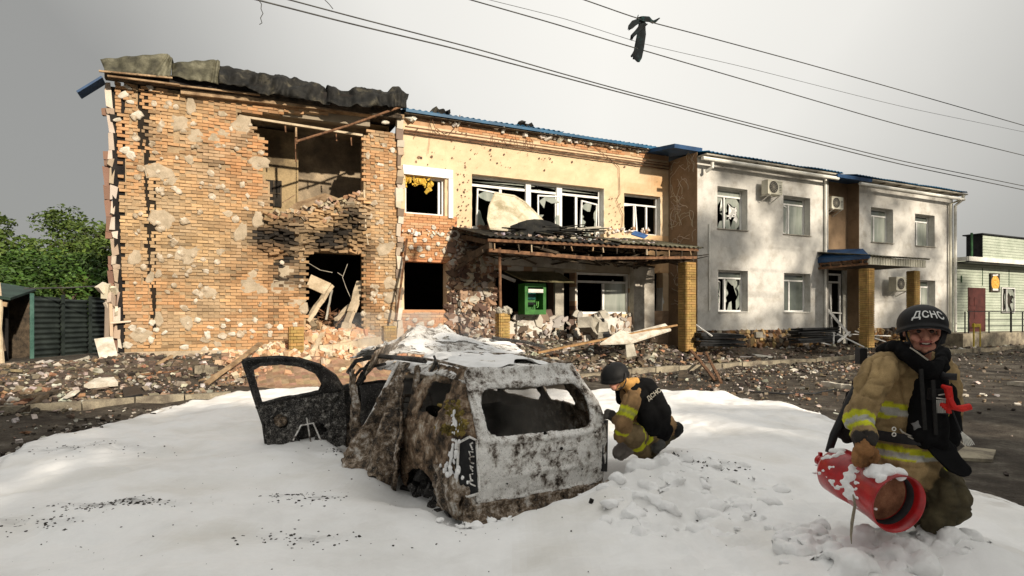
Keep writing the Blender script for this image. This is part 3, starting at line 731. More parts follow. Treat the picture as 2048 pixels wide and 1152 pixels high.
for px, py in ((824, 462), (838, 468), (850, 480), (806, 498), (822, 495), (840, 498), (856, 496), (864, 472), (882, 468), (876, 488), (890, 500), (872, 508), (860, 520), (846, 512), (898, 478), (812, 516), (900, 510), (830, 480), (868, 455), (818, 655), (842, 650), (830, 640), (862, 646), (815, 638), (880, 655), (835, 665)):
    a, z = fp(px, py); place_dab('dabwhite', a, z, random.uniform(.06, .13), b=.0, parent=B)
# rough render lumps on the shattered pier
mb = MB()
def ex_(lo, hi): return lo * (hi / lo) ** (random.random() ** 1.4)
def plate(mb, a, z, b, r_, col, th=None):
    th = th or random.uniform(.02, .06); n = random.randint(5, 8); ph = random.uniform(0, 6); e = random.uniform(.6, 1.6)
    rt = Euler((random.gauss(0, .16), random.gauss(0, .3), random.gauss(0, .16))).to_matrix()
    ps = [Vector((r_ * e * random.uniform(.5, 1.2) * math.cos(ph + 6.283 * k / n), 0, r_ / e * random.uniform(.5, 1.2) * math.sin(ph + 6.283 * k / n))) for k in range(n)]
    c = Vector((a, b, z)); mb.add([c + rt @ (p * .93 + Vector((0, -th, 0))) for p in ps] + [c + rt @ (p + Vector((0, th, 0))) for p in ps], [tuple(range(n))] + [(i, i + n, (i + 1) % n + n, (i + 1) % n) for i in range(n)], col)
for i in range(900):
    px, py = random.uniform(900, 990), random.uniform(455, 690)
    if 985 < px and py < 540: continue
    a, z = fp(px, py)
    c = random.choice([(.50, .47, .41), (.44, .39, .33), (.30, .19, .13), (.12, .08, .06), (.40, .28, .19), (.20, .13, .09)])
    plate(mb, a, z, random.uniform(-.04, .05), ex_(.03, .22), jcol(c))
for i in range(150):
    px, py = random.uniform(800, 1300), random.uniform(455, 470)
    a, z = fp(px, py); mb.chunk((a, random.uniform(-.05, .1), z), random.uniform(.02, .07), jcol(random.choice([(.74, .70, .63), (.6, .5, .4), (.5, .28, .16)])))
for i in range(230):
    px, py = random.uniform(1030, 1300), random.uniform(628, 690)
    a, z = fp(px, py); plate(mb, a, z, random.uniform(-.10, .04), ex_(.05, .3), jcol(random.choice([(.48, .46, .41), (.40, .38, .34), (.25, .18, .14), (.34, .26, .19), (.14, .10, .08)])))
    if py > 655: mb.chunk((a, random.uniform(-.6, -.1), z - .12), random.uniform(.03, .10), jcol(random.choice([(.48, .46, .42), (.22, .16, .12), (.45, .35, .26), (.12, .09, .07)])))
mb.build('shattered_render', M['vplaster'], B, kind='stuff')
mb = MB()
for px, y0, y1, w in ((905, 560, 620, .35), (918, 500, 690, .25), (930, 620, 700, .4), (945, 560, 690, .3), (965, 610, 690, .25)):
    for k in range(9):
        py = y0 + (y1 - y0) * random.random(); a, z = fp(px + random.uniform(-8, 8), py); mb.chunk((a, .0, z), random.uniform(.06, .16), jcol((.10, .065, .05)))
mb.build('scorched_render', M['vplaster'], B, kind='stuff')
# windows of the cream part
mb = MB(); A0, A1, Z0, Z1 = 7.32, 8.97, 4.36, 5.92
mb.box(((A0 + A1) / 2, .02, Z1 - .15), (A1 - A0, .10, .28)); mb.box((A1 - .07, .02, (Z0 + Z1) / 2 - .15), (.15, .10, Z1 - Z0 - .3)); mb.build('window_surround', M['frame'], B)
window(7.42, 8.72, 4.42, 5.62, .22, mull=(.88,), trans=None, panes=['-', '-'])
mb = MB()
for px, py, r, l in ((813, 352, .13, .34), (806, 360, .10, .3), (830, 355, .08, .40), (853, 356, .12, .42), (858, 372, .09, .3), (838, 362, .05, .2)):
    a, z = fp(px, py, .15)
    for k in range(9): mb.chunk((a + random.uniform(-r, r), .15 + random.uniform(-.04, .04), z - random.uniform(-.1, l * .6)), random.uniform(.03, .09))
mb.build('torn_wool', M['wool'], B)
w2 = window(9.66, 14.88, 3.98, 5.88, .34, mull=(.22, .42, .64, .8), trans=.84, panes=['-', '-', '-', '-', '-', 'b'], w=.08)
mb = MB(); mb.box((9.66 + 5.22 * .42, .30, 4.9), (.20, .10, 1.75)); mb.box((9.66 + 5.22 * .66, .31, 4.9), (.22, .10, 1.75)); mb.build('frame', M['frame'], w2)
sash(9.85, 10.75, 4.05, 5.45, .20, 10, 2, pane='b'); sash(12.15, 13.0, 4.05, 5.42, .14, -12, 0, pane='b'); sash(13.9, 14.75, 4.05, 5.4, .16, 14, 3, pane='b')
window(15.78, 17.50, 4.30, 5.80, .30, mull=(.36, .70), trans=.76, panes=['-', '-', '-', '-'])
sash(15.84, 16.4, 4.35, 5.38, .2, -18, -4, pane='-')
mb = MB()
for o in ((9.66, 14.88, 5.88), (15.78, 17.50, 5.80)): mb.box((o[1] + .003, .2, (o[2] + 4.2) / 2), (.012, .27, o[2] - 4.25))
mb.build('window_reveal', M['gutter'], B)
window(gw[0] + .02, gw[1] - .02, gw[2], 2.78, .2, mull=(.52,), trans=.78, panes=['-', 'c', '-'], w=.08)
mb = MB(); a0, z0 = fp(1202, 622, .4); a1, z1 = fp(1226, 560, .4); mb.bar((a0, .4, z0), (a1, .4, z1), .05, .05); a2, z2 = fp(1234, 618, .4); mb.bar((a1, .4, z1), (a2, .4, z2), .04, .04)
mb.build('broken_frame', M['frame'], B); mb = MB(); bbar(mb, (985, 544), (1030, 562), .10, .10, .1)
mb.build('broken_frame', M['frame'], B)
mb = MB(); a0, z0 = fp(1109, 545); a1, _ = fp(1126, 545); mb.box(((a0 + a1) / 2, .1, 1.4), (a1 - a0, .3, 2.8)); mb.build('door_post', M['concrete'], B)
mb = MB(); a0, _ = fp(1262, 0); a1, _ = fp(1303, 0); mb.box(((a0 + a1) / 2, -.05, 1.75), (a1 - a0, .25, 2.6)); mb.build('pier', mat('stained_plaster', [(.36, (.28, .25, .21)), (.6, (.52, .49, .43))], 2, .95, .5, 40), B)
mb = MB(); a0, z0 = fp(985, 515); a1, z1 = fp(1165, 530); mb.box(((a0 + a1) / 2, -.1, z0 - .1), (a1 - a0, .2, .34), (0, .02, 0)); mb.build('lintel', MATS['stained_plaster'], B)
# low wall right of the door with cream paint
mb = MB(); a0, z0 = fp(1200, 634); a1, z1 = fp(1292, 668); mb.box(((a0 + a1) / 2, .0, .55), (a1 - a0, .10, 1.05), jit=.03); mb.build('painted_dado', mat('cream_paint', [(.35, (.52, .37, .22)), (.65, (.68, .52, .33))], 2, .9, .4, 40), B)
# hanging ceiling panel behind the canopy
mb = MB(); a0, z0 = fp(1025, 540, -.6); a1, z1 = fp(1148, 566, -.6)
mb.add([(a0 + .4, -.6, z1 + .05), (a1, -.7, z1), (a1 - .3, .0, z0 + .05), (a0, .0, z0)], [(0, 1, 2, 3)])
o = mb.build('fallen_ceiling_panel', mat('olive_panel', [(.38, (.10, .09, .045)), (.6, (.24, .21, .12))], 2, .8, .3, 30), B); o.modifiers.new('s', 'SOLIDIFY').thickness = .03
for nm_, pl in (('low_wall', ((1034, 634), (1060, 628), (1088, 630), (1094, 645), (1080, 655), (1086, 668), (1074, 690), (1032, 692))), ('low_wall', ((1186, 640), (1200, 631), (1240, 633), (1248, 650), (1262, 662), (1270, 690), (1190, 692), (1180, 665)))):
    mb = MB(); mb.prism([fp(*p_) for p_ in pl], -.06, .10, lambda p: (p[0], p[2], p[1])); mb.build(nm_, MATS['white_stained'] if 'white_stained' in MATS else mat('white_stained', [(.36, (.30, .26, .21)), (.46, (.56, .53, .48)), (.6, (.68, .66, .62))], 2.6, .95, .6, 30), B)
# fragments pits in the cream wall
mb = MB()
def pit(px, py, r, b=.028):
    a, z = fp(px, py); n = 8; ph = random.random() * 6; e = random.uniform(.6, 1.2)
    mb.add([(a + r * e * random.uniform(.7, 1.3) * math.cos(ph + 6.283 * k / n), b, z + r * random.uniform(.7, 1.3) * math.sin(ph + 6.283 * k / n)) for k in range(n)], [tuple(range(n))], jcol(random.choice([(.14, .09, .06), (.22, .14, .09), (.08, .05, .04)])))
for i in range(150):
    px = random.gauss(1010, 60) if i < 60 else random.uniform(830, 1320); py = random.uniform(262, 345) + (px - 950) * .08
    if 930 < px < 1225 and py > 335: continue
    pit(px, py, abs(random.gauss(.006, .010)) + .008)
for i in range(60): pit(random.uniform(912, 940), random.uniform(330, 460), random.uniform(.008, .032))
for i in range(30): pit(random.uniform(1216, 1246), random.uniform(390, 460), random.uniform(.008, .03))
for px, py in ((838, 314), (843, 315), (864, 313), (833, 323), (982, 299), (1090, 340)): pit(px, py, .045)
mb.build('shrapnel_pits', M['vplaster'], B, kind='stuff')
# hanging wires and strips on the cream wall
mb = MB()
def wirepx(pts, r, b): mb = MB(); mb.tube([(fp(x, y, b)[0], b, fp(x, y, b)[1]) for x, y in pts], r, 5); mb.build('hanging_wire', M['rust'], B)
wirepx([(862, 226), (866, 245), (872, 262), (880, 268)], .012, -.1); wirepx([(920, 230), (914, 250), (902, 264), (888, 268), (872, 256)], .015, -.1); wirepx([(858, 235), (861, 270), (856, 308)], .006, -.02)
wirepx([(1188, 292), (1232, 328), (1238, 334), (1240, 388), (1233, 400), (1246, 430), (1243, 462)], .011, .0)
for x in (835, 985, 1012, 1025, 1030, 1050, 1056, 1062): wirepx([(x, 255 + (x - 835) * .1), (x + random.uniform(-4, 4), 262 + (x - 835) * .1), (x + random.uniform(-6, 6), 275 + (x - 835) * .1)], .010, -.05)
mb = MB()
for px in range(815, 1330, 9):
    py = 233 + (px - 815) * .137
    if px > 1085 or random.random() < .35:
        a, z = fp(px, py, -.04)
        for k in range(3 if px > 1080 else 1): mb.chunk((a + random.uniform(-.12, .12), -.02, z + random.uniform(-.06, .05)), random.uniform(.05, .11), jcol((.70, .67, .60)))
mb.build('foam_remains', M['vplaster'], B, kind='stuff')
mb = MB()
for k, (dz, w, bb) in enumerate(((6.98, .06, -.06), (7.05, .035, -.16), (6.90, .03, -.02))): mb.box((12.6, bb, dz), (10.5, w, .035), (0, .002 * k, 0))
mb.build('gutter_rail', M['rust'], B)
bbx = MB(); bbx.box((12.6, -.06, 7.47), (10.55, .3, .03)); bbx.build('soffit', M['darkwood'], B)
# small exposed sections on right: window reveal white at low right
mb = MB(); mb.box((17.66, .25, 2.1), (.10, .36, 1.5), (0, .05, 0)); mb.build('window_reveal', M['gutter'], B)

# ---------------- blue roof
def corr_eave(name, a0, a1, b0, b1, z0, z1, m_, amp=.025, per=.2, gap=None, parent=B):
    n = int((a1 - a0) / .04)
    def mp(u, v): return Vector((u, b0 + (b1 - b0) * v, z0 + (z1 - z0) * v + amp * math.cos(u / per * 6.283) + .03 * nz2(u, v, .6, a0, 2)))
    return sheet(name, (a0, a1), (0, 1), n, 3, mp, m_, parent, thick=.02)
for a0, a1, dz in ((7.3, 10.2, 0), (10.25, 13.0, .01), (13.05, 15.6, -.02), (15.65, 17.9, .0)): corr_eave('roof_sheet', a0, a1, -.24, 5.6, 7.60 + dz, 8.9, M['blue'])
mb = MB(); mb.box((12.6, -.25, 7.54), (10.5, .03, .09)); mb.build('fascia_edge', M['blue'], B)
for a0, a1, dz in ((17.95, 21.8, 0), (21.85, 25.3, .0)): corr_eave('roof_sheet', a0, a1, -2.0, 5.6, 7.10 + dz, 8.6, M['blue'])
for a0, a1 in ((26.2, 30.4), (30.45, 34.3)): corr_eave('roof_sheet', a0, a1, -2.0, 5.6, 7.10, 8.6, M['blue'])
for c_, s_ in (((17.45, -.75, 7.38), (1.3, 1.6, .14)), ((26.0, -1.2, 7.05), (2.2, 1.7, .14))):
    mb = MB(); mb.box(c_, s_, (.12, 0, 0)); mb.build('ridge_flashing', M['navy'], B)
mb = MB()
for px, py in ((868, 208), (876, 212), (884, 210), (892, 206), (1050, 247), (1060, 250), (1040, 248)):
    a, z = fp(px, py, -.1); mb = MB(); mb.chunk((a, -.12, 7.68), .13, flat=.8); mb.build('curled_scrap', M['burnttin'], B)
# ---------------- white parts
WHITE = (.63, .615, .58); BROWN = (.27, .185, .115)
def white_part(a0, a1, ops):
    al = [a0, a1]; zl = [.66, 7.0]
    for o in ops: al += o[:2]; zl += o[2:]
    def ok(a, z): return not any(o[0] < a < o[1] and o[2] < z < o[3] for o in ops)
    return cellwall('white_wall', al, zl, ok, lambda a, z: WHITE, -1.5, .40, M['vrender'], da=.4, dz=.4)
OPW1 = [(18.88, 20.42, 4.48, 6.05), (22.38, 23.95, 4.48, 6.02), (18.92, 20.44, 1.37, 2.93), (22.42, 23.97, 1.37, 2.92)]
OPW2 = [(27.84, 29.40, 4.46, 5.98), (31.02, 32.55, 4.46, 5.93), (31.3, 32.6, 1.38, 2.87)]
white_part(17.91, 25.0, OPW1); white_part(27.03, 34.0, OPW2)
mb = MB(); W_ = M['vrender']
mb.box((17.90, -.72, 3.6), (.02, 1.55, 7.2), col=BROWN); mb.build('brown_render', W_, B); mb = MB(); mb.box((27.02, -1.2, 3.6), (.025, .62, 6.9), col=BROWN)
mb.build('brown_render', W_, B); mb = MB(); mb.box((26.0, -.93, 5.1), (2.1, .08, 3.8), col=BROWN); mb.build('brown_render', W_, B); mb = MB(); mb.box((26.9, -.93, 1.6), (.3, .08, 3.2), col=(.5, .5, .46)); mb.box((25.05, -1.2, 3.6), (.02, .6, 6.9), col=WHITE)
mb.build('recess_wall', W_, B); mb = MB(); mb.box((34.01, 2.0, 3.5), (.04, 7.0, 7.0), col=WHITE); mb.build('end_wall', W_, B)
# glue trails on the brown side wall
mb = MB()
for i in range(60):
    b, z = random.uniform(-1.4, -.05), random.uniform(1.4, 7.0); pts = []
    an = random.choice([1.57, 1.57, 0, .8])
    for k in range(10):
        pts.append((17.885, b, z)); an += random.gauss(0, .5); b += .08 * math.cos(an); z += .08 * math.sin(an)
        if not -1.45 < b < -.03: break
    if len(pts) > 2: mb.tube(pts, .012, 5, col=jcol((.50, .42, .33)))
mb.build('glue_trails', M['vplaster'], B, kind='stuff')
# rubble stone plinth
mb = MB()
for a0, a1 in ((17.95, 24.9), (27.1, 33.9)):
    mb.box(((a0 + a1) / 2, -1.30, .3), (a1 - a0, .30, .72), col=(.12, .09, .06))
    a = a0
    while a < a1:
        for z in (.08, .26, .44, .58):
            if random.random() < .9:
                mb.chunk((a + random.uniform(-.05, .05), -1.47, z), random.uniform(.07, .12), jcol(random.choice([(.45, .25, .10), (.24, .15, .09), (.35, .3, .24), (.12, .09, .07), (.5, .36, .18)])))
        a += .17
mb.build('stone_plinth', M['vdebris'], B, kind='stuff')
mb = MB(); a, z = fp(1515, 668, -1.55); mb.box((a, -1.6, .48), (.35, .10, .22)); mb.build('plinth_block', M['concrete'], B)
def wwin(o, mull, trans, panes, fb=-1.16, **k): return window(o[0], o[1] - .0, o[2], o[3], fb, mull, trans, panes, **k)
wwin(OPW1[0], (.42,), .82, ['b', 'b', 'c']); wwin(OPW1[1], (.42,), .82, ['c', 'c', 'g']); wwin(OPW1[2], (.42,), .82, ['-', 'b', 'g']); wwin(OPW1[3], (.42,), .82, ['g', 'g', 'g'])
wwin(OPW2[0], (.42,), .80, ['c', 'c', 'g']); wwin(OPW2[1], (.42,), .80, ['g', 'c', 'g']); wwin(OPW2[2], (.5,), .80, ['g', 'c', 'g'])
sash(18.98, 19.5, 1.45, 2.6, -1.28, 30, 8, pane='b'); sash(22.46, 22.95, 4.55, 5.7, -1.28, 16, 5, pane='-')
mb = MB(); pts = []
a0, a1, z0, z1 = rect_px(1450, 400, 1484, 456, -1.1)
for k in range(9): mb.add([(a0 + random.uniform(0, a1 - a0), -1.12, z0 + random.uniform(0, z1 - z0)) for q in range(3)], [(0, 1, 2)])
mb.build('torn_curtain', M['frame'], B)
mb = MB(); a0, a1, z0, z1 = rect_px(1460, 555, 1490, 618, -1.0)
mb.add([(a0, -1.05, z1), (a1, -1.05, z1 - .1), (a1, -1.05, z0 + .5), (a0 + .5, -1.05, z0 + .1), (a0 + .2, -1.05, z0 + .7)], [(0, 1, 2, 3, 4)]); mb.build('torn_blind', M['curtain'], B)
for o in OPW1 + OPW2:
    mb = MB(); mb.box(((o[0] + o[1]) / 2, -1.48, o[2] - .02), (o[1] - o[0] + .04, .16, .03)); mb.build('window_sill', M['gutter'] if o[2] < 3 else M['concrete'], B)
# entrance in the recess under the small canopy
de = rect_px(1650, 556, 1706, 655, -.9)
mb = MB(); mb.box((26.0, -.5, 1.6), (1.9, .05, 3.2)); mb.build('door_void', M['void'], B)
dw = window(25.1, 26.7, .35, 3.05, -.85, (.60,), .86, ['-', '-', '-'], name='entrance_door', w=.08)
mb = MB(); mb.bar((26.05, -.95, .35), (25.75, -1.0, 2.6), .06, .06); mb.bar((25.2, -1.0, 1.15), (26.0, -.98, 1.35), .07, .05); mb.bar((26.05, -.95, 1.35), (26.65, -.95, 1.32), .07, .05); mb.bar((25.1, -1.4, 1.5), (25.9, -1.9, .35), .06, .10); mb.build('broken_leaf', M['frame'], dw)
# gutters and downpipes
mb = MB()
def gut(p0, p1, b):
    a0, z0 = fp(*p0, b); a1, z1 = fp(*p1, b); mb.tube([(a0, b, z0), (a1, b, z1)], .075, 8)
gut((1405, 316), (1676, 357), -1.95); mb.build('gutter', M['gutter'], B); mb = MB(); gut((1720, 367), (1928, 399), -1.95)
mb.build('gutter', M['gutter'], B); mb = MB(); a, z = fp(1424, 325, -1.9); mb.tube([(a, -1.92, z), (a, -1.92, z - .18), (a - .1, -1.7, z - .3)], .06); mb.build('gutter_elbow', M['gutter'], B); mb = MB()
mb = MB(); a, z = fp(1652, 362, -1.6); mb.tube([(a, -1.58, 6.9), (a, -1.58, .7)], .05); mb.build('downpipe', M['gutter'], B)
mb = MB(); mb.tube([(34.1, -1.9, 7.0), (34.1, -1.9, 6.8), (33.6, -1.62, 6.55), (33.6, -1.62, .3)], .06); mb.build('downpipe', M['cream'], B)
mb = MB(); mb.tube([(34.2, -1.9, 7.0), (34.2, -1.8, 6.75), (34.0, -1.62, 6.5), (34.0, -1.62, .05)], .07); mb.build('downpipe', M['gutter'], B)
mb = MB(); a, _ = fp(1419, 0, -1.55); mb.tube([(a, -1.55, 4.6), (a, -1.55, 1.4)], .03); mb.build('conduit', M['gutter'], B)
mb = MB(); mb.box((21.6, -1.75, 7.02), (7.4, .45, .05)); mb.build('soffit', M['concrete'], B); mb = MB(); mb.box((30.4, -1.75, 7.02), (8.0, .45, .05)); mb.build('soffit', M['concrete'], B)
mb = MB()
for a in np.arange(18.3, 34, 1.1):
    if 25.2 < a < 26.6: continue
    mb.box((a, -1.72, 6.985), (.12, .34, .03), (0, random.gauss(0, .06), 0))
mb.build('eaves_bracket', M['darkwood'], B, kind='stuff')

# ---------------- brick pillars (free standing)
def pillar(name, px, w, z0, z1, b, label, parent=None, dep=None):
    a, _ = fp(px, 600, b); dep = dep or w
    root = empty(name, bl(a, b, z0), PHI) if parent is None else empty(name, (a, b, z0), 0, parent)
    mb = MB(); h = z1 - z0; mb.box((0, 0, h / 2), (w - .03, dep - .03, h), col=(.16, .11, .05)); mb.build('core', M['vbrick'], root)
    mb = MB(); n = int(h / .085)
    bl_ = []
    for k in range(n):
        z = (k + .5) * .085; o = .25 if k % 2 else .5
        for (x0, x1) in ((-.5, -.5 + o), (-.5 + o, .5) if o < .5 else (0, .5)):
            for sgn in (-1,): bl_.append(((x0 + x1) / 2 * w, sgn * dep / 2, z, (x1 - x0) * w - .01, .05, 0))
        for (y0, y1) in ((-.5, -.5 + o), (-.5 + o, .5) if o < .5 else (0, .5)):
            for sgn in (-1, 1): bl_.append((sgn * w / 2, (y0 + y1) / 2 * dep, z, .05, (y1 - y0) * dep - .01, 1))
    for i, (x, y, z, sx, sy, s_) in enumerate(bl_):
        mb.box((x, y, z), (sx, sy, .073), (0, 0, random.gauss(0, .01)), jcol((.36, .235, .085), .14), jit=.003)
    mb.build('brick_facing', M['vbrick'], root, kind='stuff')
    if parent is None: tag(root, label, 'pillar')
    return root
pillar('canopy_pillar', 1374, .40, -.02, 3.05, -2.3, '', B)
pillar('canopy_pillar', 1733, .36, -.02, 3.05, -3.3, '', B)
pillar('canopy_pillar', 1826, .33, -.02, 3.05, -3.3, '', B)
pillar('canopy_pillar', 1005, .30, .0, 1.30, -2.3, '', B)
pillar('brick_post', 592, .32, -.1, .92, -1.5, 'short yellow brick post in front of the rubble below the doorway')
pillar('brick_post', 778, .32, -.1, .92, -1.2, 'short yellow brick post half buried in rubble left of the first dark window')
mb = MB(); a, _ = fp(1001, 500, -2.3); mb.tube([(a, -2.3, 1.25), (a - .03, -2.3, 3.2)], .045); mb.build('steel_post', M['rust'], B)
mb = MB(); a, _ = fp(1006, 600, -2.3)
for k in range(14): mb.chunk((a + random.uniform(-.2, .2), -2.3 + random.uniform(-.2, .2), 1.30 + random.uniform(0, .1)), .08)
mb.build('broken_cap', M['concrete'], B)

# ---------------- main canopy (sagging)
CB = -2.6
ca0, cz0 = fp(975, 482, CB); ca1, cz1 = fp(1396, 500, CB)
can = empty('canopy', (0, 0, 0), 0, B)
mb = MB()
mb.bar((ca0, CB, cz0 + .02), (ca1, CB, cz1 - .0), .08, .08, jit=.01); mb.build('front_beam', M['rust'], can); mb = MB(); mb.bar((ca0 + .05, CB + .05, cz0 - .26), (ca0 + 3.6, CB + .05, cz0 - .34), .10, .10, jit=.01); mb.bar((ca0 + 3.6, CB + .05, cz0 - .34), (ca1 - .05, CB + .05, cz1 - .26), .10, .09, jit=.01)
mb.build('front_beam', M['rust'], can)
mb = MB()
for k in range(17):
    a = ca0 + .1 + (ca1 - ca0 - .2) * k / 16; zf = cz0 + (cz1 - cz0) * k / 16
    mb.bar((a, CB + .1, zf - .02), (a + random.uniform(-.1, .1), .0, zf + .42 + random.uniform(-.08, .05)), .06, .14, jit=.01)
    if random.random() < .8: mb.bar((a + .1, CB + .2, zf - .30), (a + random.uniform(-.3, .3), -.1, zf - .12 + random.uniform(-.1, .1)), .05, .09, jit=.01)
mb.build('rafters', M['darkwood'], can, kind='stuff')
mb = MB()
for k in range(15): 
    mb = MB()
    a = ca0 + .3 + (ca1 - ca0 - .6) * k / 14 + random.uniform(-.15, .15); zf = cz0 + (cz1 - cz0) * k / 14
    mb.bar((a, CB - .04, zf - .06), (a + random.uniform(-.05, .05), CB - .04, zf - .12 - random.uniform(.02, .16)), .05, .03); mb.build('batten_end', random.choice([M['paletimber'], M['timber'], M['darkwood']]), can)
mb = MB()
for k in range(60):
    t_ = random.random(); a = ca0 + (ca1 - ca0) * t_; b = random.uniform(CB + .2, -.2)
    mb.bar((a, b, cz0 - .15 + random.uniform(-.25, .25)), (a + random.uniform(.4, 1.6), b + random.uniform(-.3, .3), cz0 - .15 + random.uniform(-.3, .3)), .10, .03, jit=.02)
mb.build('fallen_boards', M['darkwood'], can, kind='stuff')
corr_eave('roof_sheet', ca0 - .1, 13.6, CB - .12, .02, cz0 + .12, cz0 + .72, M['burnttin'], parent=can)
corr_eave('roof_sheet', 13.6, ca1 + .15, CB - .12, .02, cz1 + .06, cz1 + .62, M['tin'], parent=can)
mb = MB(); mb.add([(ca0 + .2, CB + .3, cz0 - .35), (ca1 - .4, CB + .3, cz1 - .32), (ca1 - .4, .0, cz1 + .1), (ca0 + .2, .0, cz0 + .1)], [(0, 1, 2, 3)]); mb.build('ceiling_boards', M['darkwood'], can)
# left raking brace
mb = MB(); a, z = fp(918, 530, -.2); mb.bar((ca0 + .1, CB, cz0 - .12), (a, -.2, z + .1), .10, .16); mb.bar((ca0, CB + .3, cz0 - .25), (a - .1, -.1, z - .15), .06, .10); mb.build('raking_beam', M['darkwood'], can)
mb = MB(); a, z = fp(1300, 527, -1.4); mb.bar((ca1 - .2, CB, cz1 - .30), (a, -1.4, z), .06, .10); mb.build('raking_beam', M['darkwood'], can)
# wreckage lying on the canopy
def on_canopy(name, label, cat, fn, m_):
    mb = MB(); fn(mb); o = mb.build(name, m_, None, smooth=False); o.location = (OX, OY, ZB); o.rotation_euler = (0, 0, PHI); tag(o, label, cat); return o
def bp(px, py, b): a, z = fp(px, py, b); return Vector((a, b, z))
def panel_fn(mb):
    ps = [bp(990, 386, -.4), bp(1028, 392, -.4), bp(1050, 405, -.5), bp(1092, 448, -.9), bp(1075, 462, -1.3), bp(1030, 462, -1.6), bp(980, 458, -1.3), bp(975, 440, -1.0), bp(978, 415, -.7)]
    c = sum(ps, Vector()) / len(ps) + Vector((0, -.14, .02)); n = len(ps)
    mid = [p.lerp(c, .5) + Vector((0, random.uniform(-.05, .03), 0)) for p in ps]
    vs = ps + mid + [c]; fs = [(i, (i + 1) % n, n + (i + 1) % n, n + i) for i in range(n)] + [(n + i, n + (i + 1) % n, 2 * n) for i in range(n)]
    mb.add(vs, fs); mb.add([v + Vector((0, .03, -.02)) for v in vs], [f[::-1] for f in fs])
    bb = [p + Vector((0, -.02, 0)) for p in ps]
    for p, q in zip(bb, bb[1:] + bb[:1]): mb.bar(p, q, .04, .05)
    mb.bar(ps[7] + Vector((0, -.05, 0)), ps[4] + Vector((0, -.06, 0)), .03, .04)
o = on_canopy('bent_panel', 'large buckled cream sheet metal panel propped on the canopy in front of the wide window', 'metal panel', panel_fn, mat('beige_sheet', [(.36, (.30, .26, .16)), (.52, (.56, .50, .37)), (.66, (.66, .61, .48))], 2.0, .7, .4, 30))
def crumple_fn(mb):
    for k in range(7):
        x = 1020 + k * 16; mb.add([bp(x, 452 - 14 * math.sin(k * .5), -1.6), bp(x + 18, 452 - 14 * math.sin((k + 1) * .5), -1.6), bp(x + 26, 470, -1.9), bp(x + 4, 470, -1.9)], [(0, 1, 2, 3)])
    for k in range(26):
        p = bp(random.uniform(1000, 1160), random.uniform(452, 468), random.uniform(-2.2, -.8)); mb.bar(p, p + Vector((random.uniform(.3, 1.2), random.uniform(-.2, .2), random.uniform(-.12, .12))), .14, .02, jit=.02)
o = on_canopy('crumpled_sheet', 'dark crumpled roofing sheet lying below the buckled cream panel on the canopy', 'metal sheet', crumple_fn, M['burnttin'])
def stack_fn(mb):
    for k in range(14):
        p = bp(random.uniform(1085, 1180), random.uniform(455, 466), random.uniform(-2.2, -.6)); mb.bar(p, p + Vector((random.uniform(.3, .9), random.uniform(-.4, .4), random.uniform(-.06, .1))), .2, .025, jit=.02)
on_canopy('board_scraps', 'pale splintered board scraps heaped along the canopy edge under the middle of the wide window', 'boards', stack_fn, M['concrete'])
def bluesc(mb):
    p = [bp(1270, 461, -1.2), bp(1296, 470, -1.8), bp(1288, 476, -2.1), bp(1262, 468, -1.6)]; mb.add(p + [q + Vector((0, 0, -.03)) for q in p], [(0, 1, 2, 3), (7, 6, 5, 4), (0, 4, 5, 1), (1, 5, 6, 2), (2, 6, 7, 3), (3, 7, 4, 0)])
on_canopy('blue_sheet_scrap', 'bent bright blue sheet scrap on the right end of the canopy', 'metal sheet', bluesc, mat('bright_blue', [(.35, (.02, .08, .24)), (.65, (.04, .14, .36))], 4, .5, .1, 20))
def litter(mb):
    for k in range(220):
        p = bp(random.uniform(985, 1320), 0, random.uniform(-2.5, -.2)); p.z = cz0 + .16 + (p.y - CB) / 2.6 * .55 + random.uniform(0, .05)
        mb.chunk(p, random.uniform(.02, .09), jcol(random.choice([(.55, .5, .42), (.3, .24, .18), (.12, .09, .07), (.45, .45, .47)]), .3), flat=.6)
o = on_canopy('canopy_litter', 'small broken litter scattered over the sagging canopy roof', 'debris', litter, M['vdebris']); o['kind'] = 'stuff'

# ---------------- small canopy with blue roof
sa0, sz0 = fp(1737, 520, -3.6); sa1, _ = fp(1850, 520, -3.6); sl = sa0 - .02
can2 = empty('small_canopy', (0, 0, 0), 0, B)
mb = MB(); mb.box(((sl + sa1) / 2, -3.6, sz0 - .02), (sa1 - sl, .06, .30)); 
n = int((sa1 - sl) / .16)
for k in range(n): mb.box((sl + .08 + k * .16, -3.64, sz0 - .02), (.10, .02, .29))
mb.build('front_fascia', M['cream'], can2)
mb = MB(); mb.add([(sl - .1, -3.7, sz0 + .16), (sl - .1, -1.5, sz0 + .22), (sl + .6, -1.5, sz0 + .62), (sl + .6, -3.0, sz0 + .50)], [(0, 1, 2, 3)]); mb.box((sl - .05, -2.6, sz0 + .13), (.05, 2.2, .16)); mb.build('side_roof', M['navy'], can2).modifiers.new('s', 'SOLIDIFY').thickness = .02
corr_eave('roof_sheet', sl - .1, sa1 + .1, -3.75, -1.45, sz0 + .16, sz0 + .5, M['tin'], parent=can2)
mb = MB(); mb.bar((sl, -3.6, sz0 - .14), (sl, -1.5, sz0 - .18), .08, .08); mb.bar((sl, -3.6, sz0 + .02), (sl, -1.5, sz0 - .0), .04, .05)
for k in range(5): mb.box((sl, -1.6 - k * .45, sz0 - .06), (.05, .05, .26))
mb.build('side_frame', M['rust'], can2)
mb = MB(); mb.box(((sl + sa1) / 2, -2.55, sz0 - .10), (sa1 - sl - .1, 2.0, .05)); mb.build('ceiling_boards', M['darkwood'], can2)

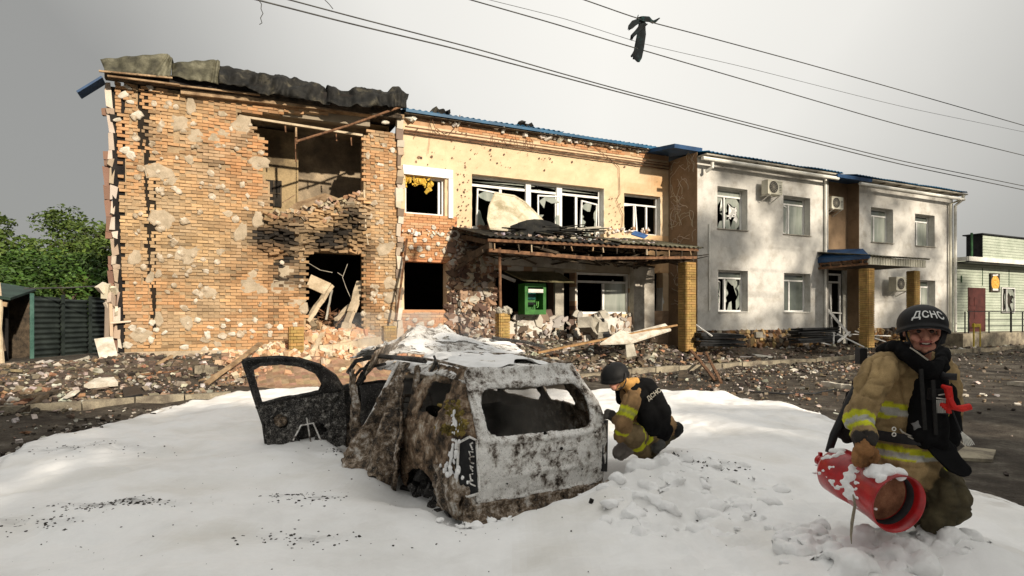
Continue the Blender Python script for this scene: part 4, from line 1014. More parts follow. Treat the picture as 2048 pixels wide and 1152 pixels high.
# ---------------- air conditioners
def ac(px, py, b, label, sc=1.0, side=0):
    a, z = fp(px, py, b); root = empty('air_conditioner', bl(a, b, z), PHI + side)
    w, h, d = .78 * sc, .54 * sc, .30 * sc
    mb = MB(); mb.box((0, 0, 0), (w, d, h), jit=.002); mb.box((0, -d / 2 - .006, h / 2 - .03), (w * .98, .012, .04)); mb.build('casing', M['cream'], root)
    mb = MB(); mb.lathe((-w * .12, -d / 2 - .002, 0), (0, -1, 0), [(0, .001), (0, h * .42), (.004, h * .42)], 24); mb.build('fan_opening', M['black'], root)
    mb = MB()
    for r_ in (.42, .30, .18, .07):
        pts = [(-w * .12 + h * r_ * math.cos(k * math.pi / 12), -d / 2 - .014, h * r_ * math.sin(k * math.pi / 12)) for k in range(25)]; mb.tube(pts, .007, 4, cap=False)
    for k in range(6): an = k * math.pi / 6; mb.bar((-w * .12 + h * .42 * math.cos(an), -d / 2 - .014, h * .42 * math.sin(an)), (-w * .12 - h * .42 * math.cos(an), -d / 2 - .014, -h * .42 * math.sin(an)), .008, .008)
    mb.build('fan_grille', M['concrete'], root)
    mb = MB()
    for x in (-w * .35, w * .35):
        if x > 0: mb.build('bracket', M['gutter'], root); mb = MB()
        mb.bar((x, -d / 2, -h / 2 - .02), (x, d / 2 + .15, -h / 2 - .02), .04, .03); mb.bar((x, -d / 2, -h / 2 - .02), (x, d / 2 + .15, -h / 2 - .25), .03, .03)
    mb.build('bracket', M['gutter'], root)
    mb = MB(); 
    for k in range(5): mb.box((w * .36, -d / 2 - .004, -h * .3 + k * .06), (w * .16, .008, .02))
    mb.build('vent_slot', M['bmetal'], root)
    tag(root, label, 'air conditioner', 'air conditioners on the walls'); return root
ac(1544, 376, -1.85, 'cream air conditioner high on the white wall between the two upper windows', 1.0)
ac(1669, 407, -1.25, 'cream air conditioner on the brown wall in the recess, near the white downpipe', .95)
ac(1797, 568, -1.9, 'cream air conditioner under the small canopy, lowest one, between the two brick pillars', 1.1)

# ---------------- green cash machine
a0, a1, z0, z1 = rect_px(1043, 567, 1085, 629, -.35)
atm = empty('cash_machine', bl((a0 + a1) / 2, -.35, z0), PHI); w, h = a1 - a0, z1 - z0
mb = MB(); f = .11
mb.box((-w / 2 + f / 2, 0, h / 2), (f, .5, h)); mb.box((w / 2 - f / 2, 0, h / 2), (f, .5, h)); mb.box((0, 0, h - .06), (w - 2 * f, .5, .12)); mb.box((0, 0, .08), (w - 2 * f, .5, .16)); mb.box((0, .2, h / 2), (w - 2 * f, .08, h - .2)); mb.build('housing', M['green'], atm)
mb = MB(); mb.box((0, -.262, h - .25), (w * .70, .02, .12)); mb.build('sign_strip', M['gutter'], atm)
mb = MB(); mb.box((-.03, .13, h * .62), (w * .55, .04, h * .26)); mb.build('screen', M['screen'], atm)
mb = MB(); mb.box((-.03, .05, h * .36), (w * .5, .2, .03), (.3, 0, 0))
for i in range(4):
    for j in range(3): mb.box((-.12 + i * .05, .02 - j * .03 + .03, h * .36 + .03 - j * .008), (.03, .02, .015))
mb.build('keypad', M['bmetal'], atm)
mb = MB(); mb.tube([(.12, -.1, h * .28), (.12, -.12, h * .42), (.18, -.12, h * .42), (.18, -.1, h * .26), (.13, -.1, h * .22)], .012); mb.build('card_slot_trim', mat('light_green', [(.35, (.12, .40, .08)), (.65, (.2, .52, .14))], 4, .5, 0, 20), atm)
tag(atm, 'green cash machine standing in the shattered ground floor beside the door gap', 'cash machine')

# ================================================================ shop at the right
SB = -1.0
sa = fp(1906, 600, SB)[0]; _, stop = fp(1980, 478, SB); _, s2 = fp(1980, 525, SB); _, s3 = fp(1980, 534, SB)
shop = empty('shop', bl(sa, SB, 0), PHI); tag(shop, 'single storey shop clad in pale green siding at the right edge', 'shop')
def sx(px, b=SB): return fp(px, 600, b)[0] - sa
def sz(px, py, b=SB): return fp(px, py, b)[1]
nW = 13.0
mb = MB(); d0_ = rect_px(1936, 575, 1970, 656, SB); wn = rect_px(2002, 575, 2028, 625, SB)
door = (d0_[0] - sa, d0_[1] - sa, .25, d0_[3]); wnd = (wn[0] - sa, wn[1] - sa, wn[2], wn[3])
z = .22; planks = []
while z < s2:
    seg = [(0, nW)]
    for o in (door, wnd):
        if o[2] < z + .07 < o[3]:
            ns = []
            for s_ in seg:
                if s_[1] <= o[0] or s_[0] >= o[1]: ns.append(s_)
                else: ns += [(s_[0], o[0]), (o[1], s_[1])]
            seg = ns
    for s_ in seg:
        if s_[1] - s_[0] > .05: planks.append((s_[0], s_[1], z, 0))
    z += .14
for x0, x1, z, b in planks:
    mb = MB(); mb.box(((x0 + x1) / 2, .02, z + .06), (x1 - x0, .02, .125), (.09, 0, 0)); mb.build('plank', M['siding'], shop)
z = s2 + .1
while z < stop - .05:
    mb = MB(); mb.box((nW / 2 + .75, -.68, z + .06), (nW - 1.0, .02, .125), (.09, 0, 0)); mb.build('plank', M['siding'], shop); z += .14
mb = MB(); mb.box((nW / 2, 2.1, 2.0), (nW, 4, 3.9)); mb.build('wall', M['bmetal'], shop)
mb = MB(); mb.box((nW / 2 + .7, -.30, (s2 + stop) / 2 + .05), (nW - 1.1, .7, stop - s2 + .1)); mb.build('roof_box', M['bmetal'], shop)
mb = MB(); mb.box((nW / 2 + .7, -.3, stop + .06), (nW - .8, .9, .06)); mb.build('roof_edge', M['bmetal'], shop)
mb = MB(); mb.box((.27, -.69, (s2 + stop) / 2 + .05), (.14, .05, stop - s2)); mb.build('corner_trim', M['dgreen'], shop)
mb = MB(); mb.box((nW / 2 - .1, -.72, s2 - .0), (nW, .10, .22)); mb.box((-.1, -.3, s2), (.06, .8, .2)); mb.build('eaves_trim', M['gutter'], shop)
mb = MB(); mb.box((nW / 2, -.35, s2 - .14), (nW, .7, .06)); mb.build('soffit', M['bmetal'], shop)
mb = MB(); mb.box(((door[0] + door[1]) / 2, .0, (door[2] + door[3]) / 2), (door[1] - door[0], .05, door[3] - door[2])); dr = mb.build('door', M['maroon'], shop)
mb = MB()
for i in (0, 1):
    for j in (0, 1, 2): mb.box((door[0] + .22 + i * .42, -.035, door[2] + .4 + j * .65), (.28, .012, .45))
mb.build('door_panel', M['maroon'], dr)
wf = window(wnd[0], wnd[1], wnd[2], wnd[3], -.02, (.35,), None, ['b', 'b'], parent=shop, w=.05)
mb = MB(); mb.box(((wnd[0] + wnd[1]) / 2, .06, (wnd[2] + wnd[3]) / 2), (wnd[1] - wnd[0], .02, wnd[3] - wnd[2])); mb.build('void', M['void'], shop)
mb = MB()
for px in (1908, 1922): mb.box((sx(px), -.03, sz(px, 558)), (.05, .03, .35))
mb.box((sx(1915), -.03, sz(1915, 558)), (.25, .03, .03)); mb.build('bracket', M['dgreen'], shop)
mb = MB()
for x in (sx(1965), sx(2018)): mb.box((x, -.0, sz(1990, 555)), (.02, .03, .9))
mb.build('panel_joint', M['dgreen'], shop)
# poster with a round dish
a0, a1, z0, z1 = rect_px(1982, 546, 2000, 584, SB - .08)
ps = empty('poster', bl((a0 + a1) / 2, SB - .06, (z0 + z1) / 2), PHI); w, h = a1 - a0, z1 - z0
mb = MB(); mb.box((0, 0, 0), (w, .03, h)); mb.build('board', mat('dark_poster', [(.35, (.02, .018, .015)), (.65, (.05, .035, .02))], 8, .5, 0, 20), ps)
mb = MB(); mb.lathe((0, -.016, -.02), (0, -1, 0), [(.0, w * .45), (.006, w * .44), (.007, .001)], 20); mb.build('dish_print', mat('orange_print', [(.4, (.50, .22, .03)), (.6, (.72, .45, .10))], 12, .5, 0, 20), ps)
mb = MB()
for k, x in enumerate((-.12, -.04, .04, .11)): mb.box((x * w * 2, -.02, h * .40 + x * .12), (w * .13, .008, .07), (0, -.1, 0))
mb.box((0, -.02, -h * .38), (w * .6, .008, .10)); mb.build('lettering', M['frame'], ps)
tag(ps, 'narrow dark poster with a round orange dish beside the shop window', 'poster')
# ramp, railing, yellow posts
mb = MB(); x0, x1 = sx(1926, SB - 2.2), sx(2048, SB - 2.2) + 4
rp_ = empty('ramp', bl(sa + x0, SB - 2.2, 0), PHI)
mb.box(((x1 - x0) / 2, .75, .12), (x1 - x0, 1.5, .62)); mb.build('ramp_slab', M['kerb'], rp_); tag(rp_, 'low stained concrete ramp in front of the shop door', 'ramp')
rl = empty('railing', bl(sa + sx(1930, SB - 2.0), SB - 2.1, .40), PHI); tag(rl, 'thin black steel railing along the shop ramp', 'railing')
for k, px in enumerate((1930, 1937, 1978, 2022, 2045, 2075)):
    x = sx(px, SB - 2.1) - sx(1930, SB - 2.0); mb = MB(); mb.bar((x, 0, 0), (x, 0, 1.0), .04 if k != 3 else .07, .04); mb.build('post', M['bmetal'], rl)
for z, x_ in ((1.0, 0), (.62, 1.4), (.35, 1.4)):
    mb = MB(); mb.bar((x_, 0, z), (5.5, 0, z), .035, .035); mb.build('rail', M['bmetal'], rl)
a, z = fp(1954, 640, -4.0); yp = empty('yellow_barrier', bl(a, -4.0, -.1), PHI); tag(yp, 'small yellow pipe barrier standing before the ramp', 'barrier')
mb = MB(); mb.bar((-.24, 0, 0), (-.24, 0, 1.0), .045, .045); mb.build('post', M['yellow'], yp); mb = MB(); mb.bar((.24, 0, 0), (.24, 0, .95), .04, .04); mb.build('post', M['yellow'], yp); mb = MB(); mb.box((-.05, 0, .90), (.5, .09, .14)); mb.build('top_box', M['yellow'], yp)

# ================================================================ left yard: fence, shed, trees
def wall_pts(px0, Y0, px1, Y1): return wp(px0, HY, Y0), wp(px1, HY, Y1)
def fence():
    p0 = wp(60, 0, 17.5); p1 = wp(226, 0, 21.0); p0.z = p1.z = 0
    d = (p1 - p0); L = d.length; an = math.atan2(d.y, d.x); gz = ground_z(p0.x, p0.y) - .15
    root = empty('sheet_fence', (p0.x, p0.y, gz), an); tag(root, 'dark corrugated metal fence with pale uprights behind the yard at left', 'fence')
    H_ = 1.95
    n = 3
    for k in range(n):
        x0, x1 = L * k / n + .02, L * (k + 1) / n - .02
        def mp(u, v): return Vector((u, .03 * math.cos(v / .16 * 6.283) + .03 * nz2(u, v, 1, k, 2), v))
        sheet('fence_panel', (x0, x1), (0, H_ + random.uniform(-.06, .06)), 10, 70, mp, M['tinfence'], root, thick=.01)
    for k in range(n + 1):
        mb = MB(); mb.bar((L * k / n, -.06, 0), (L * k / n, -.06, H_ + .08), .08, .06); mb.build('post', M['tinfence'] if k else mat('teal_post', [(.35, (.05, .12, .10)), (.65, (.10, .20, .17))], 3, .7, .1, 20), root)
fence()
def shed():
    p = wp(-85, 0, 15.5); gz = ground_z(p.x, p.y) - .1
    root = empty('shed', (p.x, p.y, gz), R(28)); tag(root, 'dark open shed with a sagging green roof at the left edge', 'shed')
    mb = MB(); mb.box((-.2, 2.2, 1.0), (2.6, .08, 2.0)); mb.box((-1.4, 1.2, 1.0), (.1, 2.2, 2.0)); mb.build('wall', M['darkwood'], root)
    mb = MB(); mb.box((-1.1, .03, 1.0), (.16, .10, 2.0)); mb.build('corner_post', mat('mossy_wood', [(.35, (.12, .12, .05)), (.65, (.25, .24, .12))], 6, .9, .5, 30), root)
    mb = MB(); mb.add([(-2.4, -.35, 2.45), (1.15, -.35, 1.80), (1.15, 2.6, 2.15), (-2.4, 2.6, 2.85)], [(0, 1, 2, 3)]); o = mb.build('roof', M['greenroof'], root); o.modifiers.new('s', 'SOLIDIFY').thickness = .07
    mb = MB(); mb.bar((-2.3, -.2, 2.25), (1.05, -.2, 1.62), .08, .12); mb.bar((-1.2, -.2, 1.82), (.9, -.2, 1.55), .06, .05); mb.build('eaves_beam', M['timber'], root)
    mb = MB(); mb.tube([(.95, -.25, 0), (.9, -.28, 1.0), (.93, -.25, 1.5), (.88, -.22, 2.2)], [.07, .06, .05, .035]); mb.build('pole', M['paletimber'], root)
    mb = MB(); mb.tube([(.1, -.25, 1.55), (.6, -.25, 1.42), (.9, -.25, 1.0), (1.0, -.25, .4)], [.04, .05, .05, .04]); mb.build('bent_branch', M['bark'], root)
    mb = MB(); mb.box((-.1, .6, .9), (2.0, .04, 1.9)); mb.build('painted_shade_sheet', M['soot'], root)  # black sheet standing in for the shade inside the open shed
shed()
mb = MB(); p0, p1 = wp(48, 577, 17.3), wp(222, 571, 18.2); mb.tube([p0, (p0 + p1) / 2 + Vector((0, 0, -.02)), p1], .02, 6)
o = mb.build('pipe', M['wire']); tag(o, 'thin horizontal pipe running from the shed pole to the torn corner of the brick wall', 'pipe')

def make_tree(name, loc, h, r, n, leaf, label, seed, cols, trunk_h=.35, group=None, zsq=.8, core=True):
    rnd = random.Random(seed); root = empty(name, loc); tag(root, label, 'tree', group)
    mb = MB(); mb.tube([(0, 0, -.2), (.05, .05, h * trunk_h * .6), (-.05, 0, h * trunk_h), (.1, .1, h * .75)], [h * .028, h * .022, h * .018, h * .006], 8)
    tips = []
    for k in range(9):
        an = rnd.uniform(0, 6.28); el = rnd.uniform(.2, 1.1); l = r * rnd.uniform(.6, .95); z0 = h * rnd.uniform(trunk_h * .8, .6)
        tip = Vector((l * math.cos(an) * math.cos(el), l * math.sin(an) * math.cos(el), z0 + l * math.sin(el)))
        mb.tube([(0, 0, z0), tip * .5 + Vector((0, 0, z0 * .5 + .1)), tip], [h * .010, h * .006, h * .002], 5); tips.append(tip)
    mb.build('trunk', M['bark'], root)
    cz = h - r * zsq * .95
    nc = 46; cen = []
    for k in range(nc):
        while True:
            v = Vector((rnd.uniform(-1, 1), rnd.uniform(-1, 1), rnd.uniform(-1, 1)))
            if .35 < v.length < 1: break
        v *= (.95 / max(.55, v.length)) if rnd.random() < .6 else 1
        cen.append((Vector((v.x * r, v.y * r, cz + v.z * r * zsq)), rnd.uniform(.18, .36) * r, rnd.uniform(.65, 1.35)))
    rs = np.random.RandomState(seed); ci = rs.randint(0, nc, n)
    C_ = np.array([c[0][:] for c in cen])[ci]; S_ = np.array([c[1] for c in cen])[ci][:, None]; K_ = np.array([c[2] for c in cen])[ci]
    g = rs.normal(size=(n, 3)); g /= np.linalg.norm(g, axis=1)[:, None]; P_ = C_ + g * S_ * (rs.uniform(.35, 1, (n, 1)) ** .5) * np.array([1, 1, .75])
    a_ = rs.normal(size=(n, 3)); a_[:, 2] *= .5; a_ /= np.linalg.norm(a_, axis=1)[:, None]
    b_ = np.cross(a_, rs.normal(size=(n, 3))); b_ /= np.linalg.norm(b_, axis=1)[:, None]
    sz_ = leaf * rs.uniform(.6, 1.3, (n, 1))
    vs = np.stack([P_ - a_ * sz_, P_ + b_ * sz_ * .45, P_ + a_ * sz_, P_ - b_ * sz_ * .45], 1).reshape(-1, 3)
    me = bpy.data.meshes.new('crown'); me.vertices.add(4 * n); me.vertices.foreach_set('co', vs.ravel().astype(np.float32))
    me.loops.add(4 * n); me.loops.foreach_set('vertex_index', np.arange(4 * n, dtype=np.int32)); me.polygons.add(n)
    me.polygons.foreach_set('loop_start', np.arange(0, 4 * n, 4, dtype=np.int32)); me.update(calc_edges=True)
    ca = me.color_attributes.new('Col', 'FLOAT_COLOR', 'CORNER'); k = (K_ * rs.uniform(.7, 1.3, n))[:, None]
    mixf = rs.uniform(0, 1, (n, 1)); c = (np.array(cols[0]) * mixf + np.array(cols[1]) * (1 - mixf)) * k
    buf = np.ones((n, 4, 4), np.float32); buf[:, :, :3] = c[:, None, :]; ca.data.foreach_set('color', buf.ravel())
    me.materials.append(M['vleaf']); o = bpy.data.objects.new('crown', me); COL.objects.link(o); o.parent = root
    return root
gcol = ((.028, .062, .008), (.06, .10, .016))
for i, (px, py, Y, r, n, lab) in enumerate([(20, 424, 27, 3.2, 15000, 'tall leafy green tree behind the shed at the left edge'), (118, 436, 29, 2.8, 12000, 'leafy green tree with a feathery top behind the metal fence'), (172, 468, 26, 2.2, 9000, 'lower leafy tree close to the torn corner of the brick wall')]):
    p = wp(px, py, Y); gz = ground_z(p.x, Y); make_tree('leafy_tree', (p.x, Y, gz), p.z - gz, r, n, .11, lab, 40 + i, ((.045, .085, .012), (.09, .13, .022)), .2, 'trees behind the yard', 1.0)
mb = MB()
bush = make_tree('bush', (wp(140, 0, 24).x, 24, ground_z(-17, 24)), 3.3, 2.6, 9000, .10, 'dark hedge like bush filling the gap just above the metal fence', 77, ((.03, .075, .01), (.06, .11, .02)), .1, None, .6)
bush2 = make_tree('bush', (wp(30, 0, 25).x, 25, ground_z(-17, 24)), 3.6, 3.0, 9000, .10, 'dark bush behind the green shed roof', 78, ((.03, .075, .01), (.06, .11, .02)), .1, None, .6)
bush3 = make_tree('bush', (wp(235, 0, 30).x, 30, ground_z(-17, 24)), 5.3, 2.6, 7000, .10, 'brownish bare topped bush next to the torn brick corner', 79, ((.07, .06, .03), (.05, .06, .02)), .1, None, .8)

# unseen trees added across the street to shade the road from the low sun
for i, (x, y, h, r) in enumerate([(-2, -12, 10.5, 4.2), (3, -12, 10.8, 4.2), (8, -12, 10.6, 4.2), (13, -11.5, 10.4, 4.2), (18, -11, 9.8, 4.2), (23, -10, 9.5, 4.2), (28, -8, 8.8, 4.0)]):
    make_tree('shade_tree', (x, y, 0), h, r, 9000, .36, '%s dense unseen tree from the west, added across the road for shade' % ['first', 'second', 'third', 'fourth', 'fifth', 'sixth', 'seventh'][i], 60 + i, gcol, .12, 'unseen trees added for shade', .95)
for i, (x, y, h, r) in enumerate([(33.5, -6, 24, 5.0), (41, -3, 24, 5.0)]):
    make_tree('poplar', (x, y, 0), h, r, 4300, .28, ['poplar standing across the road, the nearer of two', 'poplar standing across the road, the farther of two'][i], 90 + i, gcol, .15, 'poplars', 1.2)

# ================================================================ overhead cables
def cable(pts, r, label, b=-9.0, name='overhead_cable'):
    q = [Vector((fp(x, y, b)[0], b, fp(x, y, b)[1])) for x, y in pts]
    q = [q[0] + (q[0] - q[1]) * 3] + q + [q[-1] + (q[-1] - q[-2]) * 4]
    W_ = [bl(*v) for v in q]
    pts_ = []
    for k in range(len(W_) - 1):
        p0, p1, p2, p3 = W_[max(k - 1, 0)], W_[k], W_[k + 1], W_[min(k + 2, len(W_) - 1)]
        for j in range(6):
            t_ = j / 6; m1_, m2_ = (p2 - p0) * .35, (p3 - p1) * .35
            pts_.append(p1 * (2 * t_**3 - 3 * t_**2 + 1) + m1_ * (t_**3 - 2 * t_**2 + t_) + p2 * (3 * t_**2 - 2 * t_**3) + m2_ * (t_**3 - t_**2))
    mb = MB(); mb.tube(pts_ + [W_[-1]], r, 6); o = mb.build(name, M['wire'], None, smooth=True); tag(o, label, 'cable', 'overhead cables'); return o
cable([(515, 0), (700, 47), (900, 95), (1060, 137), (1260, 190), (1560, 268), (1800, 328), (2048, 380)], .011, 'lowest overhead cable, crossing above the cream wall, lower of a close pair')
cable([(580, 0), (700, 32), (800, 58), (960, 100), (1120, 146), (1280, 190), (1560, 262), (1800, 321), (2048, 372)], .010, 'upper of the close pair of cables crossing above the cream wall')
cable([(925, -5), (1100, 45), (1240, 87), (1500, 163), (1800, 250), (2048, 311)], .010, 'single cable passing just behind the lower end of the hanging rag')
cable([(960, -5), (1130, 38), (1290, 88), (1500, 137), (1800, 212), (2048, 264)], .0045, 'very thin pale cable between the rag cable and the single cable', b=-8.6)
cable([(1155, -5), (1280, 38), (1400, 70), (1600, 124), (1800, 180), (2048, 251)], .010, 'topmost overhead cable, the one the dark rag is caught on')
cable([(516, 0), (524, 10), (520, 18), (524, 28), (518, 36), (523, 46)], .007, 'short dangling wire end near the top left of the sky', b=-9) if False else None
mb = MB(); p_ = [bl(fp(x, y, -9)[0], -9, fp(x, y, -9)[1]) for x, y in ((514, -12), (517, 0), (523, 8), (522, 18), (526, 27), (521, 36), (524, 46), (519, 49))]; mb.tube(p_, .006, 5); tag(mb.build('dangling_wire', M['wire']), 'short kinked wire end dangling at the top of the sky left of the cables', 'wire')
mb = MB(); p_ = [bl(fp(x, y, -9)[0], -9, fp(x, y, -9)[1]) for x, y in ((642, -12), (650, 0), (658, 8), (666, 18))]; mb.tube(p_, .006, 5); tag(mb.build('dangling_wire', M['wire']), 'tiny straight wire end touching the close pair of cables at the top', 'wire')
mb = MB()
def rib(pts, ws, b=-9.0):
    q = [bl(fp(x, y, b)[0], b, fp(x, y, b)[1]) for x, y in pts]; vs = []
    for i, p in enumerate(q):
        d = (q[min(i + 1, len(q) - 1)] - q[max(i - 1, 0)]).normalized(); n = d.cross(Vector((0, 1, 0))).normalized()
        tw = .035 * math.sin(i * 1.9)
        for k in range(5): s_ = (k - 2) / 2; vs.append(p + n * ws[i] * s_ + Vector((0, tw + .03 * math.sin(s_ * 3 + i * 1.3), 0)))
    mb.add(vs, [(i * 5 + k, i * 5 + k + 1, i * 5 + k + 6, i * 5 + k + 5) for i in range(len(q) - 1) for k in range(4)])
rag = empty('hanging_rag', bl(fp(1284, 40, -9)[0], -9, fp(1284, 40, -9)[1])); tag(rag, 'torn dark rag with teal patches caught on the topmost cable', 'rag')
rib([(1285, 34), (1284, 50), (1282, 70), (1278, 95), (1276, 112), (1272, 122)], [.05, .07, .085, .09, .085, .07]); rib([(1282, 40), (1268, 46), (1260, 56), (1256, 60)], [.04, .06, .05, .01])
rib([(1276, 31), (1274, 36), (1285, 40), (1298, 39), (1306, 41), (1310, 43), (1318, 39)], [.005, .02, .05, .05, .03, .03, .01]); rib([(1290, 44), (1282, 54), (1272, 66), (1264, 72), (1263, 78)], [.07, .05, .04, .03, .01]); rib([(1274, 95), (1268, 108), (1263, 115)], [.03, .035, .03])
o = mb.build('cloth', M['rag'], None, smooth=True); o.parent = rag; o.matrix_parent_inverse = Matrix.Translation(-rag.location)
o.modifiers.new('s', 'SOLIDIFY').thickness = .012
# ================================================================ fire foam lying on the road
def on_plane(px, py, z): Y = (CAMH - z) * F / (py - HY); return ((px - 1024) / F * Y, Y)
FP = [on_plane(x, y, .18) for x, y in ((-400, 985), (-150, 920), (0, 880), (150, 846), (300, 808), (400, 792), (470, 780), (560, 764), (640, 752), (760, 742), (1000, 745), (1180, 757), (1350, 766), (1500, 784), (1640, 808), (1700, 832), (1780, 858), (1880, 905), (1960, 944), (2048, 974), (2300, 1080))]
FP += [(5.2, -3), (-6.5, -3), (-6.0, 2.5)]
def pdist(x, y, poly=FP):                    # signed distance, positive inside
    best = 1e9; n = len(poly)
    for i in range(n):
        x0, y0 = poly[i]; x1, y1 = poly[(i + 1) % n]; dx, dy = x1 - x0, y1 - y0
        t_ = max(0, min(1, ((x - x0) * dx + (y - y0) * dy) / (dx * dx + dy * dy))); best = min(best, math.hypot(x - x0 - dx * t_, y - y0 - dy * t_))
    return best if inpoly((x, y), poly) else -best
CC = Vector((.275, 5.675)); CR_ = Vector((.852, .523)); CF_ = Vector((-.523, .852))
def car_xy(x, y): d = Vector((x, y)) - CC; return d.dot(CR_), d.dot(CF_)
def foam_h(x, y, d=None):
    d = pdist(x, y) if d is None else d
    e = d + .12 * nz2(x, y, 1.8, 3, 3)
    if e < -.25: return -.2
    h = -.08 + .26 * sstep(-.2, .75, e) + .05 * sstep(.5, 2.5, e)
    h += .085 * nz2(x, y, .75, 9, 2) + .030 * (abs(nz2(x, y, 1.7, 14, 4)) * 1.6 - .3)
    h += .30 * math.exp(-((x - 2.45) / .95) ** 2 - ((y - 3.55) / .85) ** 2)
    h += .16 * math.exp(-((x - 1.25) / .9) ** 2 - ((y - 5.2) / .6) ** 2)
    h += .13 * math.exp(-((x - 1.9) / .7) ** 2 - ((y - 6.5) / .5) ** 2) + .12 * math.exp(-((x - 1.35) / .5) ** 2 - ((y - 5.75) / .35) ** 2)
    bx = math.exp(-((x - 1.7) / 1.3) ** 2 - ((y - 4.9) / 1.3) ** 2) + .7 * math.exp(-((x - 2.3) / 1.0) ** 2 - ((y - 3.6) / .8) ** 2)
    h += (.25 + bx) * (.10 * (.25 - abs(nz2(x, y, 2.6, 21, 3))) + .035 * (.2 - abs(nz2(x, y, 7, 27, 3))))
    u, v = car_xy(x, y)
    if -1.3 < u < 1.3 and -.7 < v < 4.5:
        k = sstep(1.2, .88, abs(u)) * sstep(-.55, -.05, v) * sstep(4.6, 3.9, v); h = h * (1 - k) + .03 * k
    k = max(math.exp(-(max(0, abs(u) - .55) / .45) ** 2 - ((v + .16) / .28) ** 2), math.exp(-((u + 1.05) / .32) ** 2 - ((v - .75) / .55) ** 2)); h = h * (1 - .9 * k) + .0 * k
    return h
def build_foam():
    xs = np.concatenate([np.arange(-12, -8, .3), np.arange(-8, 6.6, .05), np.arange(6.6, 9, .4)])
    ys = np.concatenate([np.arange(-3.2, 2.2, .3), np.arange(2.2, 13.0, .05)])
    mb = MB(); idx = {}
    Z = np.zeros((len(xs), len(ys)))
    for i, x in enumerate(xs):
        for j, y in enumerate(ys):
            d = pdist(x, y); Z[i, j] = ground_z(x, y) + foam_h(x, y, d) if d > -.6 else -9
    for i, x in enumerate(xs):
        for j, y in enumerate(ys):
            if Z[i, j] > -5: idx[(i, j)] = len(mb.v); mb.v.append((x, y, Z[i, j]))
    for i in range(len(xs) - 1):
        for j in range(len(ys) - 1):
            q = [(i, j), (i + 1, j), (i + 1, j + 1), (i, j + 1)]
            if all(k in idx for k in q) and max(Z[k] for k in q) > ground_z(xs[i], ys[j]) - .12:
                x, y = xs[i], ys[j]
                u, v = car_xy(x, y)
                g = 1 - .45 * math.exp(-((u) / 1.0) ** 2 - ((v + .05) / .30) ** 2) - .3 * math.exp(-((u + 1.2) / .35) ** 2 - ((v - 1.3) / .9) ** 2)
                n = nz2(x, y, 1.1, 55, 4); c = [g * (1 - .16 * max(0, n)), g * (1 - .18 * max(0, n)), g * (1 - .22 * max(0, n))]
                d_ = pdist(x, y)
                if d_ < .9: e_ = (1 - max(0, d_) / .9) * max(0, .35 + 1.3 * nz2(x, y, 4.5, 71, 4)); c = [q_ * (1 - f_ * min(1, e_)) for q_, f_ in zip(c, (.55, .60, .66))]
                for (sx_, sy_, rx, ry, k) in SPOTS:
                    e = ((x - sx_) / rx) ** 2 + ((y - sy_) / ry) ** 2
                    if e < 5:
                        f_ = 1 - k * math.exp(-e) * max(0, .5 + 1.1 * nz2(x, y, 5, 8, 3)); c = [q_ * f_ for q_ in c]
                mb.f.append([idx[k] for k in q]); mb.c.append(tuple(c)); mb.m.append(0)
    o = mb.build('extinguishing_foam', M['foam'], smooth=True); tag(o, 'thick white fire fighting foam spread over the road around the burnt car', 'foam', kind='stuff')
SPOTS = [(*on_plane(235, 1018, .2), .35, .06, .75), (*on_plane(60, 1050, .2), .3, .08, .35), (*on_plane(600, 1000, .2), .25, .10, .45), (*on_plane(1400, 950, .25), .3, .06, .6), (*on_plane(150, 905, .2), .8, .2, .4), (*on_plane(700, 905, .15), .3, .15, .5), (*on_plane(590, 1085, .2), .3, .08, .3)]
build_foam()
def surf_z(x, y):
    d = pdist(x, y); g = ground_z(x, y); return max(g, g + foam_h(x, y, d)) if d > -.4 else g
mb = MB()
for sx_, sy_, rx, ry, k in SPOTS:
    for i in range(int(170 * k)):
        x, y = random.gauss(sx_, rx * .8), random.gauss(sy_, ry * 1.1); mb.chunk((x, y, surf_z(x, y)), random.uniform(.003, .013), jcol((.045, .04, .035)), flat=.5)
for i in range(260):
    x, y = random.uniform(-3.5, 3), random.uniform(3.2, 7); 
    if pdist(x, y) > .1: mb.chunk((x, y, surf_z(x, y)), random.uniform(.002, .008), (.06, .055, .05), flat=.6)
for i in range(300):
    t_ = random.random(); x, y = on_plane(random.uniform(0, 420), 0 + 860, .1); px = random.uniform(-40, 430); x, y = on_plane(px, 884 - px * .25 + random.gauss(0, 12), .16)
    mb.chunk((x, y, surf_z(x, y)), random.uniform(.008, .04), jcol(random.choice([(.05, .04, .03), (.03, .025, .02), (.5, .47, .42)])), flat=.6)
o = mb.build('soot_specks', M['vdebris']); tag(o, 'black soot specks and cinders sprinkled over the white foam', 'soot', kind='stuff')
mb = MB(); x, y = on_plane(1182, 1056, .12); mb.chunk((x, y, surf_z(x, y) + .02), .022); tag(mb.build('cinder', M['soot']), 'single black cinder on the foam below the right end of the car', 'cinder')

